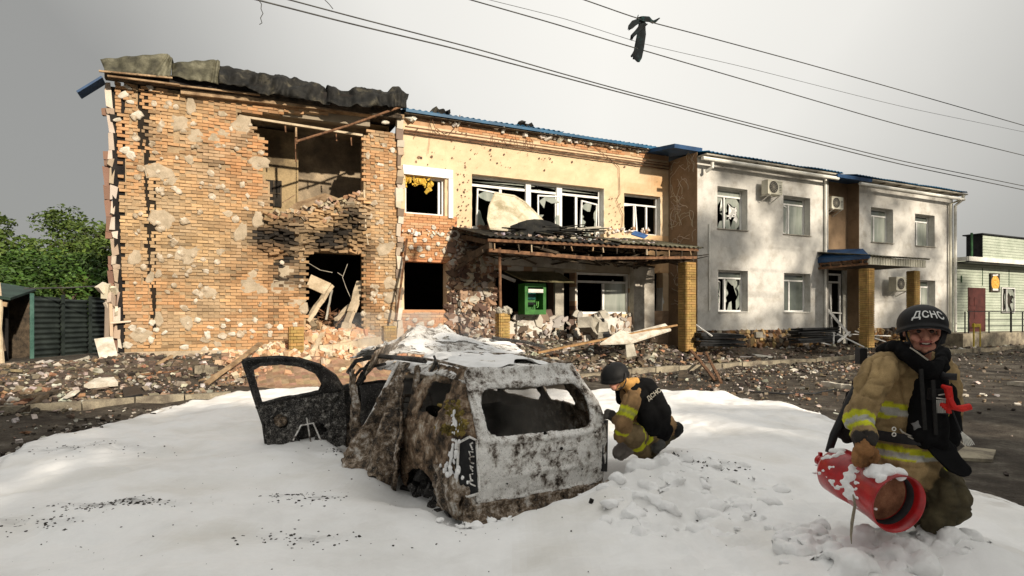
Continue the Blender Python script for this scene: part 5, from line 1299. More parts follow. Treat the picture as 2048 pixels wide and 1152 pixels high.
# ================================================================ debris field
def gp(px, py, h=0.0):
    lo, hi = 2.0, 60.0
    for _ in range(40):
        m_ = (lo + hi) / 2; p = wp(px, py, m_)
        if p.z > ground_z(p.x, p.y) + h: lo = m_
        else: hi = m_
    return wp(px, py, (lo + hi) / 2)
PILES = [(5.1, -.9, 1.9, 1.0, .75), (4.6, -1.6, 1.6, 1.2, .35), (.2, -.8, 1.1, .8, .26), (-1.3, -1.5, 1.5, 1.3, .14), (2.2, -1.0, 1.4, .7, .25), (8.4, -.6, 1.0, .6, .4), (12.0, -1.0, 2.4, 1.0, .42), (15.0, -1.6, 1.8, .9, .30), (19.5, -2.2, 1.8, .6, .15), (-4.0, -1.5, 3, 2, .12)]
def pile_h(a, b):
    h = 0
    for ca, cb, ra, rb, k in PILES: h = max(h, k * math.exp(-((a - ca) / ra) ** 2 - ((b - cb) / rb) ** 2))
    return h
def gpile(x, y): a, b = ab(x, y); return ground_z(x, y) + pile_h(a, b)
mb = MB(); N_ = {}
A_ = np.arange(-8, 22, .16); B__ = np.arange(-4, .1, .16)
for i, a in enumerate(A_):
    for j, b in enumerate(B__):
        p = bl(a, b, 0); h = pile_h(a, b); p.z = ground_z(p.x, p.y) + h * (1 + .25 * nz2(a, b, 2.4, 3, 3)) - (.04 if h < .05 else 0); N_[(i, j)] = len(mb.v); mb.v.append(tuple(p))
for i in range(len(A_) - 1):
    for j in range(len(B__) - 1):
        a = A_[i]; brk = 2.5 < a < 9 and b < 0
        c = ((.32, .21, .135) if b > -2.3 + .4 * nz2(a, b, 1, 5, 2) else (.40, .37, .33)) if 2.2 < a < 8.4 else (.085, .068, .052)
        mb.f.append([N_[(i, j)], N_[(i + 1, j)], N_[(i + 1, j + 1)], N_[(i, j + 1)]]); mb.c.append(jcol(c, .25)); mb.m.append(0)
o = mb.build('rubble_mound', M['vdebris'], smooth=True); tag(o, 'low mounds of dirt and rubble heaped along the foot of the building', 'rubble', kind='stuff')
# chunks
def zone_col(a, b):
    r_ = random.random()
    if 2.4 < a < 8.6 and b > -2.6:
        return random.choice([(.58, .40, .27), (.60, .36, .22), (.48, .25, .13), (.62, .50, .38), (.52, .33, .2)])
    if r_ < .24: return random.choice([(.42, .39, .34), (.54, .51, .46), (.34, .30, .25)])
    if r_ < .38: return random.choice([(.32, .18, .11), (.26, .19, .13)])
    return random.choice([(.06, .05, .04), (.12, .09, .065), (.17, .13, .09), (.045, .035, .03), (.24, .20, .15)])
def scatter(name, n, afn, rfn, colf=zone_col, label='', flat=.7):
    mb = MB(); k = 0; tries = 0
    while k < n and tries < n * 8:
        tries += 1; a, b = afn(); p = bl(a, b, 0)
        if p.y < 2.5 or pdist(p.x, p.y) > .05 or b > -.12: continue
        z = gpile(p.x, p.y); r_ = rfn(); c = jcol(colf(a, b), .25)
        if random.random() < .16: 
            an = random.uniform(0, 6.28); l = r_ * random.uniform(2, 5); d = Vector((math.cos(an), math.sin(an), random.uniform(-.15, .3))) * l
            mb.bar(Vector((p.x, p.y, z + .01)), Vector((p.x, p.y, z + .01)) + d, r_ * .5, r_ * .3, col=c, jit=r_ * .1)
        else: mb.chunk((p.x, p.y, z + r_ * .15), r_, c, flat=flat)
        k += 1
    o = mb.build(name, M['vdebris']); tag(o, label, 'debris', kind='stuff'); return o
def ex(lo, hi): return lo * (hi / lo) ** (random.random() ** 1.8)
scatter('pavement_debris', 7500, lambda: (random.uniform(-8, 36) if random.random() < .55 else random.gauss(2, 5), random.uniform(-4, -.15)), lambda: ex(.012, .085), label='plaster crumbs, splinters and brick bits covering the pavement by the building')
scatter('road_debris', 4200, lambda: (random.uniform(-9, 40) if random.random() < .6 else random.uniform(7, 22), -4.1 - abs(random.gauss(0, 3.2))), lambda: ex(.010, .065), label='small plaster and glass litter strewn over the dark road')
scatter('canopy_rubble', 2200, lambda: (random.uniform(8, 18.5), random.uniform(-3.6, -.15)), lambda: ex(.02, .13), label='plaster and timber rubble under and before the main canopy')
def left_b():
    a = random.uniform(-9, -.3); return a, random.uniform(-4.5, 3.0)
scatter('yard_debris', 1800, left_b, lambda: ex(.018, .09), label='white crumbs and dirt in front of the yard fence at left')
mb = MB()
for i in range(950):
    a = random.gauss(5.2, 1.15); b = random.gauss(-.9, .7)
    if b > -.1: continue
    p = bl(a, b, 0); z = gpile(p.x, p.y); c = jcol(random.choice([(.60, .42, .28), (.56, .34, .20), (.62, .50, .38), (.50, .27, .15), (.64, .55, .42)]), .16)
    if random.random() < .6: mb.box((p.x, p.y, z + random.uniform(-.02, .06)), (random.uniform(.12, .26), .12, .07), (random.gauss(0, .6), random.gauss(0, .6), random.uniform(0, 6)), c, jit=.012)
    else: mb.chunk((p.x, p.y, z + .03), random.uniform(.05, .14), c)
o = mb.build('brick_rubble', M['vbrick']); tag(o, 'broken orange bricks heaped below the burnt doorway', 'rubble', kind='stuff')
# rubble on the edge of the upper slab and in the doorway
mb = MB()
up_edge = [(545, 432), (600, 424), (640, 412), (690, 402), (726, 392)]
for i in range(420):
    t_ = random.random() * (len(up_edge) - 1); k = int(t_); f_ = t_ - k
    px = up_edge[k][0] * (1 - f_) + up_edge[k + 1][0] * f_; py = up_edge[k][1] * (1 - f_) + up_edge[k + 1][1] * f_ + random.uniform(-10, 34)
    b = random.uniform(-.06, .9); a, z = fp(px, py, 0); p = Vector((a, b, z - .15 * b))
    mb.box(p, (random.uniform(.08, .24), .12, .07), (random.gauss(0, .5), random.gauss(0, .5), random.uniform(0, 6)), jcol(tuple(x * (1 - soot(a, z) * .8) for x in random.choice([(.48, .34, .22), (.42, .26, .15), (.5, .4, .3)])), .2), jit=.012)
for i in range(160):
    a, z = fp(random.uniform(612, 722), random.uniform(640, 700), .3); mb.chunk((a, random.uniform(.1, 1.6), z - .15), random.uniform(.06, .16), jcol(random.choice([(.5, .34, .22), (.42, .3, .2), (.3, .22, .16)]), .2))
mb.build('loose_rubble', M['vbrick'], B, kind='stuff')

# ---------------- single pieces of wreckage
def item(name, label, cat, m_, fn, group=None, smooth=False):
    mb = MB(); fn(mb); o = mb.build(name, m_, None, smooth=smooth)
    c = Vector([sum(v[i] for v in mb.v) / len(mb.v) for i in range(3)]); c.z = min(v[2] for v in mb.v)
    me = o.data; me.transform(Matrix.Translation(-c)); o.location = c
    tag(o, label, cat, group); return o
def beam(px0, py0, px1, py1, w, h, b0=None, b1=None, r0=0, r1=0, z0=0, z1=0):
    """bar between two photo points lying on the ground (or on facade planes b0,b1)"""
    p0 = gp(px0, py0, z0) if b0 is None else bl(fp(px0, py0, b0)[0], b0, fp(px0, py0, b0)[1])
    p1 = gp(px1, py1, z1) if b1 is None else bl(fp(px1, py1, b1)[0], b1, fp(px1, py1, b1)[1])
    def f(mb):
        n = 5; pts = [p0.lerp(p1, k / n) + Vector((random.uniform(-1, 1), random.uniform(-1, 1), random.uniform(-1, 1))) * w * .12 for k in range(n + 1)]
        for a_, b_ in zip(pts, pts[1:]): mb.bar(a_, b_ + (b_ - a_) * .02, w * random.uniform(.85, 1.1), h * random.uniform(.85, 1.1))
    return f
def slab(pts, t_):
    def f(mb):
        n = len(pts); c = sum(pts, Vector()) / n; nrm = (pts[1] - pts[0]).cross(pts[2] - pts[0]).normalized() * t_
        mb.add([*pts, *[p + nrm for p in pts]], [tuple(range(n))[::-1], tuple(range(n, 2 * n))] + [(i, (i + 1) % n, n + (i + 1) % n, n + i) for i in range(n)])
    return f
def bp3(px, py, b): a, z = fp(px, py, b); return bl(a, b, z)
item('plank', 'longest dark weathered plank leaning up from the foam edge left of the open car door', 'plank', M['timber'], beam(412, 768, 520, 688, .13, .06, None, -1.5))
item('plank', 'thin split plank lying just below the long leaning plank', 'plank', M['timber'], beam(400, 762, 462, 738, .07, .04))
item('plank', 'short splintered plank sticking up from rubble near the brick wall foot at left', 'plank', M['timber'], beam(298, 738, 345, 711, .10, .05, None, -1.2))
item('rail', 'long thin rusty rail lying along the foot of the brick wall', 'rail', M['rust'], beam(245, 752, 405, 738, .07, .05))
item('board', 'charred board lying across the kerb at the far left', 'board', M['darkwood'], beam(48, 795, 110, 782, .20, .05, z0=.15, z1=.12))
item('board', 'charred post tilted over the kerb at the far left', 'board', M['darkwood'], beam(38, 828, 92, 790, .12, .10, z0=0, z1=.15))
item('board', 'dark broken slab lying on the kerb between the left planks', 'slab', M['bmetal'], slab([gp(248, 802), gp(285, 795), gp(275, 780), gp(245, 782)], .08))
item('concrete_block', 'dark block tilted against the long leaning plank', 'concrete block', M['kerb'], beam(390, 738, 432, 742, .22, .20, z0=.1, z1=.05))
item('plaster_slab', 'square white plaster slab leaning at the lower left corner of the brick wall', 'slab', M['dabwhite'], slab([bp3(200, 722, -.9), bp3(238, 722, -.9), bp3(226, 677, -.4), bp3(189, 682, -.4)], .08))
item('plaster_slab', 'long flat white plaster slab lying in the rubble left of the brick wall', 'slab', M['dabwhite'], slab([gp(168, 778, .05), gp(236, 772, .05), gp(228, 762, .08), gp(190, 765, .05)], .10))
item('plaster_slab', 'narrow white plaster slab on the kerb at left', 'slab', M['dabwhite'], slab([gp(124, 796, .1), gp(140, 790, .1), gp(152, 780, .15), gp(142, 782, .1)], .08))
item('concrete_beam', 'long pale concrete beam lying on the brick rubble under the burnt doorway', 'beam', M['paletimber'], beam(638, 700, 762, 682, .16, .22, -1.7, -1.6))
item('timber', 'pale bent timber standing in the rubble right of the brick post', 'timber', M['paletimber'], beam(618, 722, 652, 655, .14, .10, -2.1, -1.0))
item('timber', 'pale square timber leaning inside the burnt doorway, left one', 'timber', M['paletimber'], beam(615, 642, 662, 572, .16, .12, .1, .5))
item('timber', 'pale wide timber leaning inside the burnt doorway, right one', 'timber', M['paletimber'], beam(690, 668, 720, 565, .26, .10, -.1, .4))
item('timber', 'thin grey stick leaning between the two timbers in the burnt doorway', 'timber', M['concrete'], beam(652, 640, 664, 580, .05, .05, .1, .5))
item('timber', 'short pale timber lying low in the burnt doorway', 'timber', M['paletimber'], beam(672, 640, 700, 610, .12, .08, .2, .6))
item('cabinet_panel', 'pale bent panel stuck at the top left inside the burnt doorway', 'panel', M['paletimber'], slab([bp3(612, 574, .5), bp3(648, 590, .4), bp3(662, 568, .5), bp3(622, 550, .6)], .05))
item('metal_scrap', 'tangle of dark bent metal in the burnt doorway', 'scrap metal', M['rust'], lambda mb: [mb.tube([bp3(random.uniform(625, 700), random.uniform(610, 655), random.uniform(.2, .9)) for _ in range(3)], .02, 5) for _ in range(12)])
item('branch', 'thin forked wire hanging inside the burnt doorway', 'wire', M['concrete'], lambda mb: (mb.tube([bp3(695, 528, .6), bp3(685, 555, .6), bp3(692, 575, .6), bp3(703, 600, .5)], .012, 5), mb.tube([bp3(685, 552, .6), bp3(675, 545, .6)], .01, 5), mb.tube([bp3(615, 525, .5), bp3(640, 540, .5), bp3(665, 545, .6)], .01, 5)))
def slabboard(): return slab([bp3(560, 430, .3), bp3(592, 405, .6), bp3(650, 386, .5), bp3(692, 402, .2), bp3(660, 398, .1), bp3(605, 415, .1)], .04)
item('fallen_board', 'buckled board lying on the broken edge of the upper floor', 'board', M['timber'], slabboard())
item('fallen_board', 'dark sheet sagging over the rubble at the upper floor edge', 'board', M['bmetal'], slab([bp3(600, 425, .15), bp3(645, 412, .1), bp3(668, 405, .3), bp3(640, 395, .6)], .03))
item('lath', 'thin lath leaning against the right side of the upper hole', 'lath', M['timber'], beam(698, 403, 730, 376, .04, .03, .2, .15))
item('lath', 'thin stick leaning inside the left of the upper hole', 'lath', M['timber'], beam(566, 405, 590, 390, .04, .03, .6, .9))
item('hanging_hose', 'pale hose hanging down the right brick pier beside the upper hole', 'hose', M['paletimber'], lambda mb: mb.tube([bp3(728, 380, -.05), bp3(730, 420, -.06), bp3(731, 455, -.06), bp3(736, 490, -.08)], .03, 6))
item('pole', 'thin dark pole leaning against the pier left of the first dark window', 'pole', M['rust'], beam(792, 640, 814, 478, .05, .05, -.6, -.15))
item('pole', 'long yellowish plank lying on rubble in front of the canopy', 'plank', mat('ochre_wood', [(.35, (.22, .12, .05)), (.65, (.40, .25, .12))], 5, .85, .3, 40), beam(1075, 705, 1352, 650, .10, .06, -3.2, -2.4))
item('plaster_sheet', 'large torn white insulation sheet lying under the right half of the canopy', 'sheet', M['dabwhite'], slab([bp3(1200, 690, -3.0), bp3(1262, 688, -3.2), bp3(1342, 662, -2.4), bp3(1330, 650, -2.2), bp3(1262, 668, -2.6), bp3(1240, 664, -2.7)], .06))
item('grey_slab', 'small grey slab standing upright in front of the white insulation sheet', 'slab', M['concrete'], slab([bp3(1252, 715, -3.5), bp3(1272, 712, -3.5), bp3(1266, 688, -3.4), bp3(1250, 690, -3.4)], .04))
item('duct', 'dark crushed duct lying by the canopy entrance', 'duct', M['bmetal'], beam(1200, 640, 1215, 680, .3, .2, -.6, -1.0))
item('duct', 'crumpled grey metal piece in front of the low cream wall', 'scrap metal', M['concrete'], lambda mb: [mb.chunk(bp3(1185 + random.uniform(-18, 18), 655 + random.uniform(-14, 14), -1.2), random.uniform(.1, .25)) for _ in range(7)])
item('window_frame', 'broken white window bar lying beside the canopy pillar', 'window frame', M['frame'], beam(1392, 650, 1424, 672, .05, .04, -2.4, -3.0))
for k, (x0, y0, x1, y1, lab) in enumerate(((1398, 694, 1466, 706, 'curved white gutter piece before the left stack of black sheets'), (1466, 706, 1545, 715, 'flat white strip continuing right of the curved gutter piece'))):
    item('gutter_piece', lab, 'gutter', M['gutter'], beam(x0, y0, x1, y1, .14, .08))
def blk(x0, y0, x1, y1, bb, n, lab):
    root = empty('black_sheet_stack', bp3((x0 + x1) / 2, y1, bb), PHI); tag(root, lab, 'metal sheets', 'stacks of black sheets')
    a0, zt = fp(x0, y0, bb); a1, zb = fp(x1, y1, bb)
    for k in range(n):
        mb = MB(); mb.box((random.uniform(-.1, .1), random.uniform(-.05, .05), .05 + (zt - zb) * k / n), (a1 - a0, .5, (zt - zb) / n * .85), (random.gauss(0, .03), random.gauss(0, .02), random.gauss(0, .04)), jit=.02); mb.build('sheet', M['bmetal'], root)
blk(1392, 668, 1480, 694, -2.6, 5, 'low stack of black sheets beside the canopy pillar'); blk(1592, 657, 1672, 685, -2.8, 6, 'neat stack of black sheets left of the small canopy pillar')
for (x0, y0, x1, y1, b0, b1, w, lab) in ((1670, 666, 1728, 694, -3.0, -4.2, .05, 'white plastic bar sloping down before the small canopy entrance'), (1668, 664, 1667, 688, -3.1, -3.1, .05, 'short upright white bar beside the neat black stack'), (1676, 684, 1700, 664, -3.4, -2.8, .07, 'curved white strip behind the sloping white bar'), (1710, 662, 1790, 690, -2.6, -3.6, .06, 'white bar lying right of the small canopy pillar'), (1700, 668, 1780, 672, -2.4, -2.6, .06, 'thin white rod at the foot of the entrance'), (1660, 690, 1640, 684, -3.0, -3.0, .06, 'broken white tube end on the pavement')):
    item('plastic_bar', lab, 'plastic bar', M['frame'], beam(x0, y0, x1, y1, w, w * .7, b0, b1))
item('foam_tube', 'thick white tube lying on the road just left of the kneeling firefighter', 'tube', M['dabwhite'], beam(1645, 768, 1712, 776, .13, .13, z0=.03, z1=.03))
item('foam_tube', 'white tube lying on the road at the right edge', 'tube', M['dabwhite'], beam(2018, 766, 2075, 772, .11, .11, z0=.03, z1=.03))
item('metal_bracket', 'rusty crossed steel bars lying by the kerb right of the second firefighter', 'scrap metal', M['rust'], lambda mb: (beam(1382, 700, 1432, 760, .10, .05, z0=.25, z1=.05)(mb), beam(1412, 705, 1442, 765, .07, .05, z0=.2, z1=.05)(mb)))
item('dark_scrap', 'dark folded scrap by the kerb behind the second firefighter', 'scrap metal', M['darkwood'], slab([gp(1355, 762), gp(1372, 760), gp(1376, 742, .1), gp(1358, 744, .1)], .05))
for k, (x, y, r_, lab) in enumerate(((1595, 742, .13, 'flat white plaster flake on the road, left of two beside the white tube'), (1622, 746, .11, 'flat white plaster flake on the road, right of two beside the white tube'), (1605, 756, .07, 'small white twisted scrap below the two plaster flakes'), (1925, 792, .09, 'white lump on the road right of the kneeling firefighter'), (1972, 792, .08, 'grey white lump beside a dark stone, far right on the road'), (1930, 783, .05, 'small white crumb on the road beside the red ribbon'), (1232, 676, .16, 'white block in the rubble under the canopy, left part'), (1300, 668, .12, 'white block in the rubble under the canopy, right part'), (55, 868, .07, 'brown brick lump in the dirt at the far left foam edge'), (130, 812, .09, 'white lump in the gutter at left below the kerb'))):
    p = gp(x, y); item('plaster_lump', lab, 'plaster', M['dabwhite'] if 'brown' not in lab else M['rust'], lambda mb: [mb.chunk(p + Vector((random.uniform(-r_, r_), random.uniform(-r_, r_) * .5, .02)), r_ * random.uniform(.4, .9), flat=.5) for _ in range(3)])
item('concrete_block', 'brown lump of masonry at the yard fence', 'stone', M['concrete'], lambda mb: mb.chunk(gp(160, 728), .22))
item('hose', 'thin black hose lying along the foam edge behind the kneeling firefighter', 'hose', M['bmetal'], lambda mb: mb.tube([gp(1500, 783, .03), gp(1560, 787, .03), gp(1630, 787, .04), gp(1670, 778, .04)], .02, 6))
item('straw_bundle', 'small pale frayed bundle on the road right of the kneeling firefighter', 'bundle', M['concrete'], lambda mb: [mb.tube([gp(1905, 868, .02), gp(1912 + random.uniform(-16, 40), 890 + random.uniform(-12, 12), .02)], .006, 4) for _ in range(9)])
item('tile_stack', 'flat grey rubber mat on the road behind the kneeling firefighter', 'mat', M['kerb'], slab([gp(1900, 920), gp(1985, 925), gp(1992, 905), gp(1930, 898)], .04))
# ================================================================ burnt-out car
CAN = math.atan2(CR_.y, CR_.x)
car = empty('burnt_car', (CC.x, CC.y, 0), CAN); tag(car, 'burnt out estate car, ash white tailgate towards the viewer, front left door flung open', 'car')
def c3(px, py, x=None, y=None):
    """photo pixel onto a plane of the car frame (x = side plane, y = plane across)"""
    t_ = (px - 1024) / F
    if x is not None: y = (t_ * (CC.y + x * CR_.y) - CC.x - x * CR_.x) / (CF_.x - t_ * CF_.y)
    else: x = (t_ * (CC.y + y * CF_.y) - CC.x - y * CF_.x) / (CR_.x - t_ * CR_.y)
    Y = CC.y + x * CR_.y + y * CF_.y
    return Vector((x, y, CAMH - (py - HY) / F * Y))
def hw(z): # half width of the body
    return .84 - .02 * sstep(.5, .1, z) - .26 * max(0, (z - .78) / .55) ** 1.25
def rear_y(x, z): # rear face
    return .05 * (abs(x) / .8) ** 3 + .30 * sstep(.74, 1.38, z) - .03 * sstep(.2, .5, z) * sstep(.8, .6, z)
# tailgate
def tg_map(u, v):
    x = u; z = v
    y = rear_y(x, z) - .05
    y += .022 * (1 if abs(rrect((x, z), (.03, .47), (.30, .07), .04)) < 0 else 0)
    y += .025 * sstep(.0, -.02, rrect((x, z), (.05, .50), (.33, .085), .04)) + .012 * sstep(.01, -.01, rrect((x, z), (.02, .30), (.55, .09), .05))
    y -= .018 * math.exp(-((z - .70 - .05 * (x / .7) ** 2) / .02) ** 2) + .018 * math.exp(-(rrect((x, z), (-.01, .96), (.64, .245), .16) / .018) ** 2)
    y += .010 * nz2(x, z, 3.5, 3, 3)
    return (x + .04 * (z - .6), y, z + .012 * nz2(x, z, 2, 9, 2))
def tg_hole(p):
    x, z = p; d = rrect((x, z), (-.01, .96), (.595, .205), .13)
    xl = -.70 + .03 * (z - .3); xr = hw(z) - .03
    o = min(x - xl if z > 0 else 1, xr - x); o = min(o, -rrect((x, z), (.03, .74), (1.0, .60), .10))
    lo = rrect((x, z), (.03, .77), (.735, .61), .12); return min(d, -lo, xr - x)
sheet('tailgate', (-.72, .82), (.15, 1.36), 120, 96, tg_map, M['ash'], car, hole=tg_hole, thick=.025, rough=.008, rs=12, seed=1, ridge=.045)
# strip behind the tailgate: window frame depth and roof end
def roof_map(u, v):
    z = 1.335 + .035 * math.sin(min(1, (v - .2) / 2.4) * math.pi) - .10 * (abs(u) / .64) ** 4 - .05 * sstep(1.0, 2.6, v) * (1 if u < 0 else .3)
    z += .03 * nz2(u, v, 1.8, 12, 3) - .03 * math.exp(-((v - 1.5) / .4) ** 2) + (-.012 if abs(abs(u) - .42) < .03 else 0)
    return (u + .02 * nz2(u, v, 2, 4, 2), v, z)
sheet('roof', (-.66, .66), (.26, 2.75), 44, 80, roof_map, M['ash'], car, thick=.02, rough=.012, rs=9, seed=2, ridge=.06)
for sgn in (-1, 1):
    mb = MB(); mb.tube([(sgn * .60, .34 + k * .22, 1.355 + .03 * math.sin(k / 9 * 3.14)) for k in range(10)], .014, 6); mb.build('roof_rail', M['burnt'], car)
# body sides behind the rear wheel
def q_map(sg):
    def f(s, z):
        # s: 0 at the tailgate edge, grows forward along the flank
        r_ = .17
        W_ = hw(z)
        if s < r_: an = s / r_ * math.pi / 2; x = W_ - .13 * (1 - math.sin(an)); y = .15 * (1 - math.cos(an))
        else: x = W_; y = .15 + (s - r_)
        y += rear_y(0, z) * max(0, 1 - s / 1.3) * 1.0
        x += .035 * math.exp(-((s - .95) / .5) ** 2 - ((z - .42) / .22) ** 2) + .012 * nz2(s, z, 3, 6, 3) - .014 * math.exp(-((z - .80) / .015) ** 2)
        if sg < 0: x += .05 * math.exp(-((s - 1.2) / .25) ** 2) * sstep(1.0, .3, z)
        return (sg * x, y, z)
    return f
def q_hole(p):
    s, z = p
    w_ = rrect((s + (z - 1.02) * .55, z), (.74, 1.035), (.27, .155), .07)
    arch = math.hypot((s - .84) * .9, (z + .02)) - .36
    top = 1.345 - z; fr = (1.42 - .18 * sstep(.3, 1.3, z)) - s
    return min(w_, arch, top, fr, z - (.08))
sheet('quarter_panel', (0, 1.45), (.05, 1.36), 80, 70, q_map(-1), M['burntrust'], car, hole=q_hole, thick=.022, rough=.018, rs=7, seed=5, ridge=.12)
def side_hole_r(p):
    s, z = p
    w_ = min(rrect((s, z), (.74, 1.035), (.27, .155), .07), rrect((s, z), (1.62, 1.02), (.42, .17), .08), rrect((s, z), (2.65, 1.02), (.45, .17), .08))
    arch = min(math.hypot(s - .98, (z - .10)) - .38, math.hypot(s - 3.55, (z - .10)) - .38)
    return min(w_, arch, 1.345 - z, 1.345 - .45 * sstep(2.6, 3.3, s) - z)
sheet('right_side', (0, 4.1), (.08, 1.36), 150, 50, q_map(1), M['burnt'], car, hole=side_hole_r, thick=.022, rough=.01, rs=8, seed=6, ridge=.08)
# seams and the number plate recess on the tailgate
mb = MB(); mb.tube([Vector(tg_map(-.695 + .03 * (z_ - .3), z_)) + Vector((-.012, .004, 0)) for z_ in np.arange(.2, 1.32, .04)], .010, 6); mb.build('tailgate_gap', M['soot'], car)
mb = MB(); mb.tube([Vector(tg_map(*p_)) + Vector((0, -.006, 0)) for p_ in ((-.26, .40), (-.28, .46), (-.27, .55), (-.24, .575), (.0, .58), (.2, .575), (.34, .56), (.38, .52))], .007, 6); mb.build('plate_recess_edge', M['burnt'], car)
mb = MB()
for x_, z_, r_ in ((.17, .60, .016), (-.01, .745, .02), (.45, .36, .008), (-.4, .34, .008), (.6, .70, .009)):
    p_ = Vector(tg_map(x_, z_)); mb.lathe(p_ + Vector((0, -.022, 0)), (0, 1, 0), [(0, .001), (0, r_), (.03, r_ * .8)], 10)
mb.build('lock_holes', M['soot'], car, kind='stuff')
for cx_, cz_, w_, h_ in ((.40, .66, .06, .055), (-.42, .62, .09, .07), (.62, .55, .05, .10), (-.50, .34, .09, .06)):
    mb = MB(); mb.tube([Vector(tg_map(cx_ + w_ * math.cos(k * .349) * (1 + .15 * math.sin(k * 1.3)), cz_ + h_ * math.sin(k * .349))) + Vector((0, -.002, 0)) for k in range(19)], .006, 5, cap=False); mb.build('pressed_swage', M['ash'], car)
# left light cluster housing, the right one and the lower rear panel
def lc(sg):
    mb = MB()
    x = sg * .80
    ps = [(x - sg * .10, -.02, .30), (x - sg * .08, .0, .76), (x - sg * .01, .0, .80), (x + sg * .055, .08, .74), (x + sg * .065, .10, .34), (x, .03, .27)]
    n = len(ps); mb.add([Vector(p) + Vector((0, -.045, 0)) for p in ps] + [Vector(p) + Vector((-sg * .03, .10, 0)) for p in ps], [tuple(range(n)) if sg > 0 else tuple(range(n))[::-1]] + [(i, (i + 1) % n, n + (i + 1) % n, n + i) for i in range(n)])
    o = mb.build('tail_light', M['black'], car)
    mb = MB(); mb.tube([Vector(p) + Vector((0, -.055, 0)) for p in ps + ps[:1]], .013, 6, cap=False)
    for k in range(6): # melted lamp ribs
        z = .36 + k * .066 + random.uniform(-.01, .01); j_ = [random.uniform(-.02, .02) for _ in range(6)]; mb.tube([(x - sg * .05 + j_[0], -.055, z), (x - sg * .02, -.06, z + .02 + j_[1]), (x - sg * .01 + j_[2] * .5, -.05, z + .05), (x - sg * .045, -.055, z + .045 + j_[3])], .007, 5)
    if sg < 0: mb.build('lamp_rib', M['ash'], o)
lc(-1); lc(1)
def lowp(u, v):
    y = -.05 - .05 * math.cos(u * 1.7) + .04 * v; 
    return (u, y + .012 * nz2(u, v * 3, 4, 8, 3) - (.03 if v < .25 else 0) - .02 * sstep(.6, 1, v), .02 + v * .18)
sheet('rear_valance', (-.84, .86), (0, 1), 70, 10, lowp, M['burnt'], car, thick=.03, rough=.008, rs=10, seed=7, hole=lambda p: min(math.hypot(p[0] - .2, (p[1] - .6) * .16) - .015, math.hypot(p[0] + .3, (p[1] - .55) * .16) - .013, math.hypot(p[0] - .6, (p[1] - .6) * .16) - .015))
mb = MB(); mb.box((0, .2, .06), (1.5, .5, .05)); mb.box((0, .5, .12), (1.2, 1.0, .06)); mb.box((0, 1.9, .20), (1.52, 3.3, .05)); mb.build('floor_pan', M['soot'], car)
mb = MB(); mb.tube([(-.2, -.02, .03), (-.17, -.14, .01), (-.16, -.2, .0)], .035, 12); mb.build('exhaust_pipe', M['burntdark'], car)
mb = MB(); mb.tube([(.58, -.08, .12), (.60, -.16, .10), (.66, -.17, .12), (.66, -.10, .14)], .014, 6); mb.tube([(.63, -.12, .05), (.62, -.13, .16)], .012, 6); mb.build('tow_hook', M['burntdark'], car)
# wheel arch and burnt wheel at the rear left
def arch(sg, yc):
    def mp(u, v): return (sg * (.42 + .40 * v), yc + .40 * math.cos(u), .10 + .40 * math.sin(u) + .02 * nz2(u, v, 3, 2, 2))
    return sheet('wheel_arch', (0, math.pi), (0, 1), 24, 6, mp, M['burntdark'], car, thick=.01, rough=.01)
arch(-1, .9); arch(1, 1.0)
def wheel(x, y, z, tilt=0):
    root = empty('wheel', (x, y, z), 0, car); root.rotation_euler = (0, tilt, 0)
    mb = MB(); mb.lathe((-.09, 0, 0), (1, 0, 0), [(0, .20), (.02, .215), (.04, .19), (.14, .19), (.16, .215), (.18, .20), (.175, .17), (.10, .16), (.08, .05), (.06, .03), (.05, .001)], 28); mb.build('rim', M['burnt'], root, smooth=True)
    mb = MB()
    for k in range(26): an = random.uniform(0, 6.28); r_ = random.uniform(.19, .235); mb.tube([(random.uniform(-.1, .1), r_ * math.cos(an), r_ * math.sin(an)), (random.uniform(-.12, .12), (r_ + .03) * math.cos(an + .5), (r_ + .03) * math.sin(an + .5))], .018, 5)
    mb.build('tyre_remains', M['burntdark'], root)
wheel(-.68, .92, .16, .1); wheel(.72, 1.05, .19); wheel(-.74, 3.45, .19, -.05); wheel(.74, 3.45, .19)
# melted mass round the wheel: torn bumper corner
mb = MB()
for k in range(44):
    p = c3(random.uniform(800, 905), random.uniform(930, 1035), x=-.84); p.y = max(.25, min(1.35, p.y)); mb.chunk(p + Vector((random.uniform(-.02, .12), 0, 0)), random.uniform(.02, .07))
mb.build('melted_trim', M['burntdark'], car, kind='stuff')
def bump_map(u, v):
    an = -.5 + u * 2.1
    x = -.76 - .13 * math.sin(min(an, 1.57)) if an > 0 else -.76 - .13 * an
    y = -.02 + .16 * (1 - math.cos(max(0, min(an, 1.57)))) + max(0, (an - 1.2)) * .75
    z = .06 + v * .30 + .10 * sstep(.6, 1, u) 
    return (x - .03 * math.sin(v * 3.14), y, z - .08 * sstep(.75, 1, u) * (1 - v))
sheet('bumper_corner', (0, 1), (0, 1), 40, 16, bump_map, M['burnt'], car, thick=.02, rough=.035, rs=6, seed=9, ridge=.14, hole=lambda p: math.hypot((p[0] - .45) * .9, (p[1] - .55) * .5) - .06)
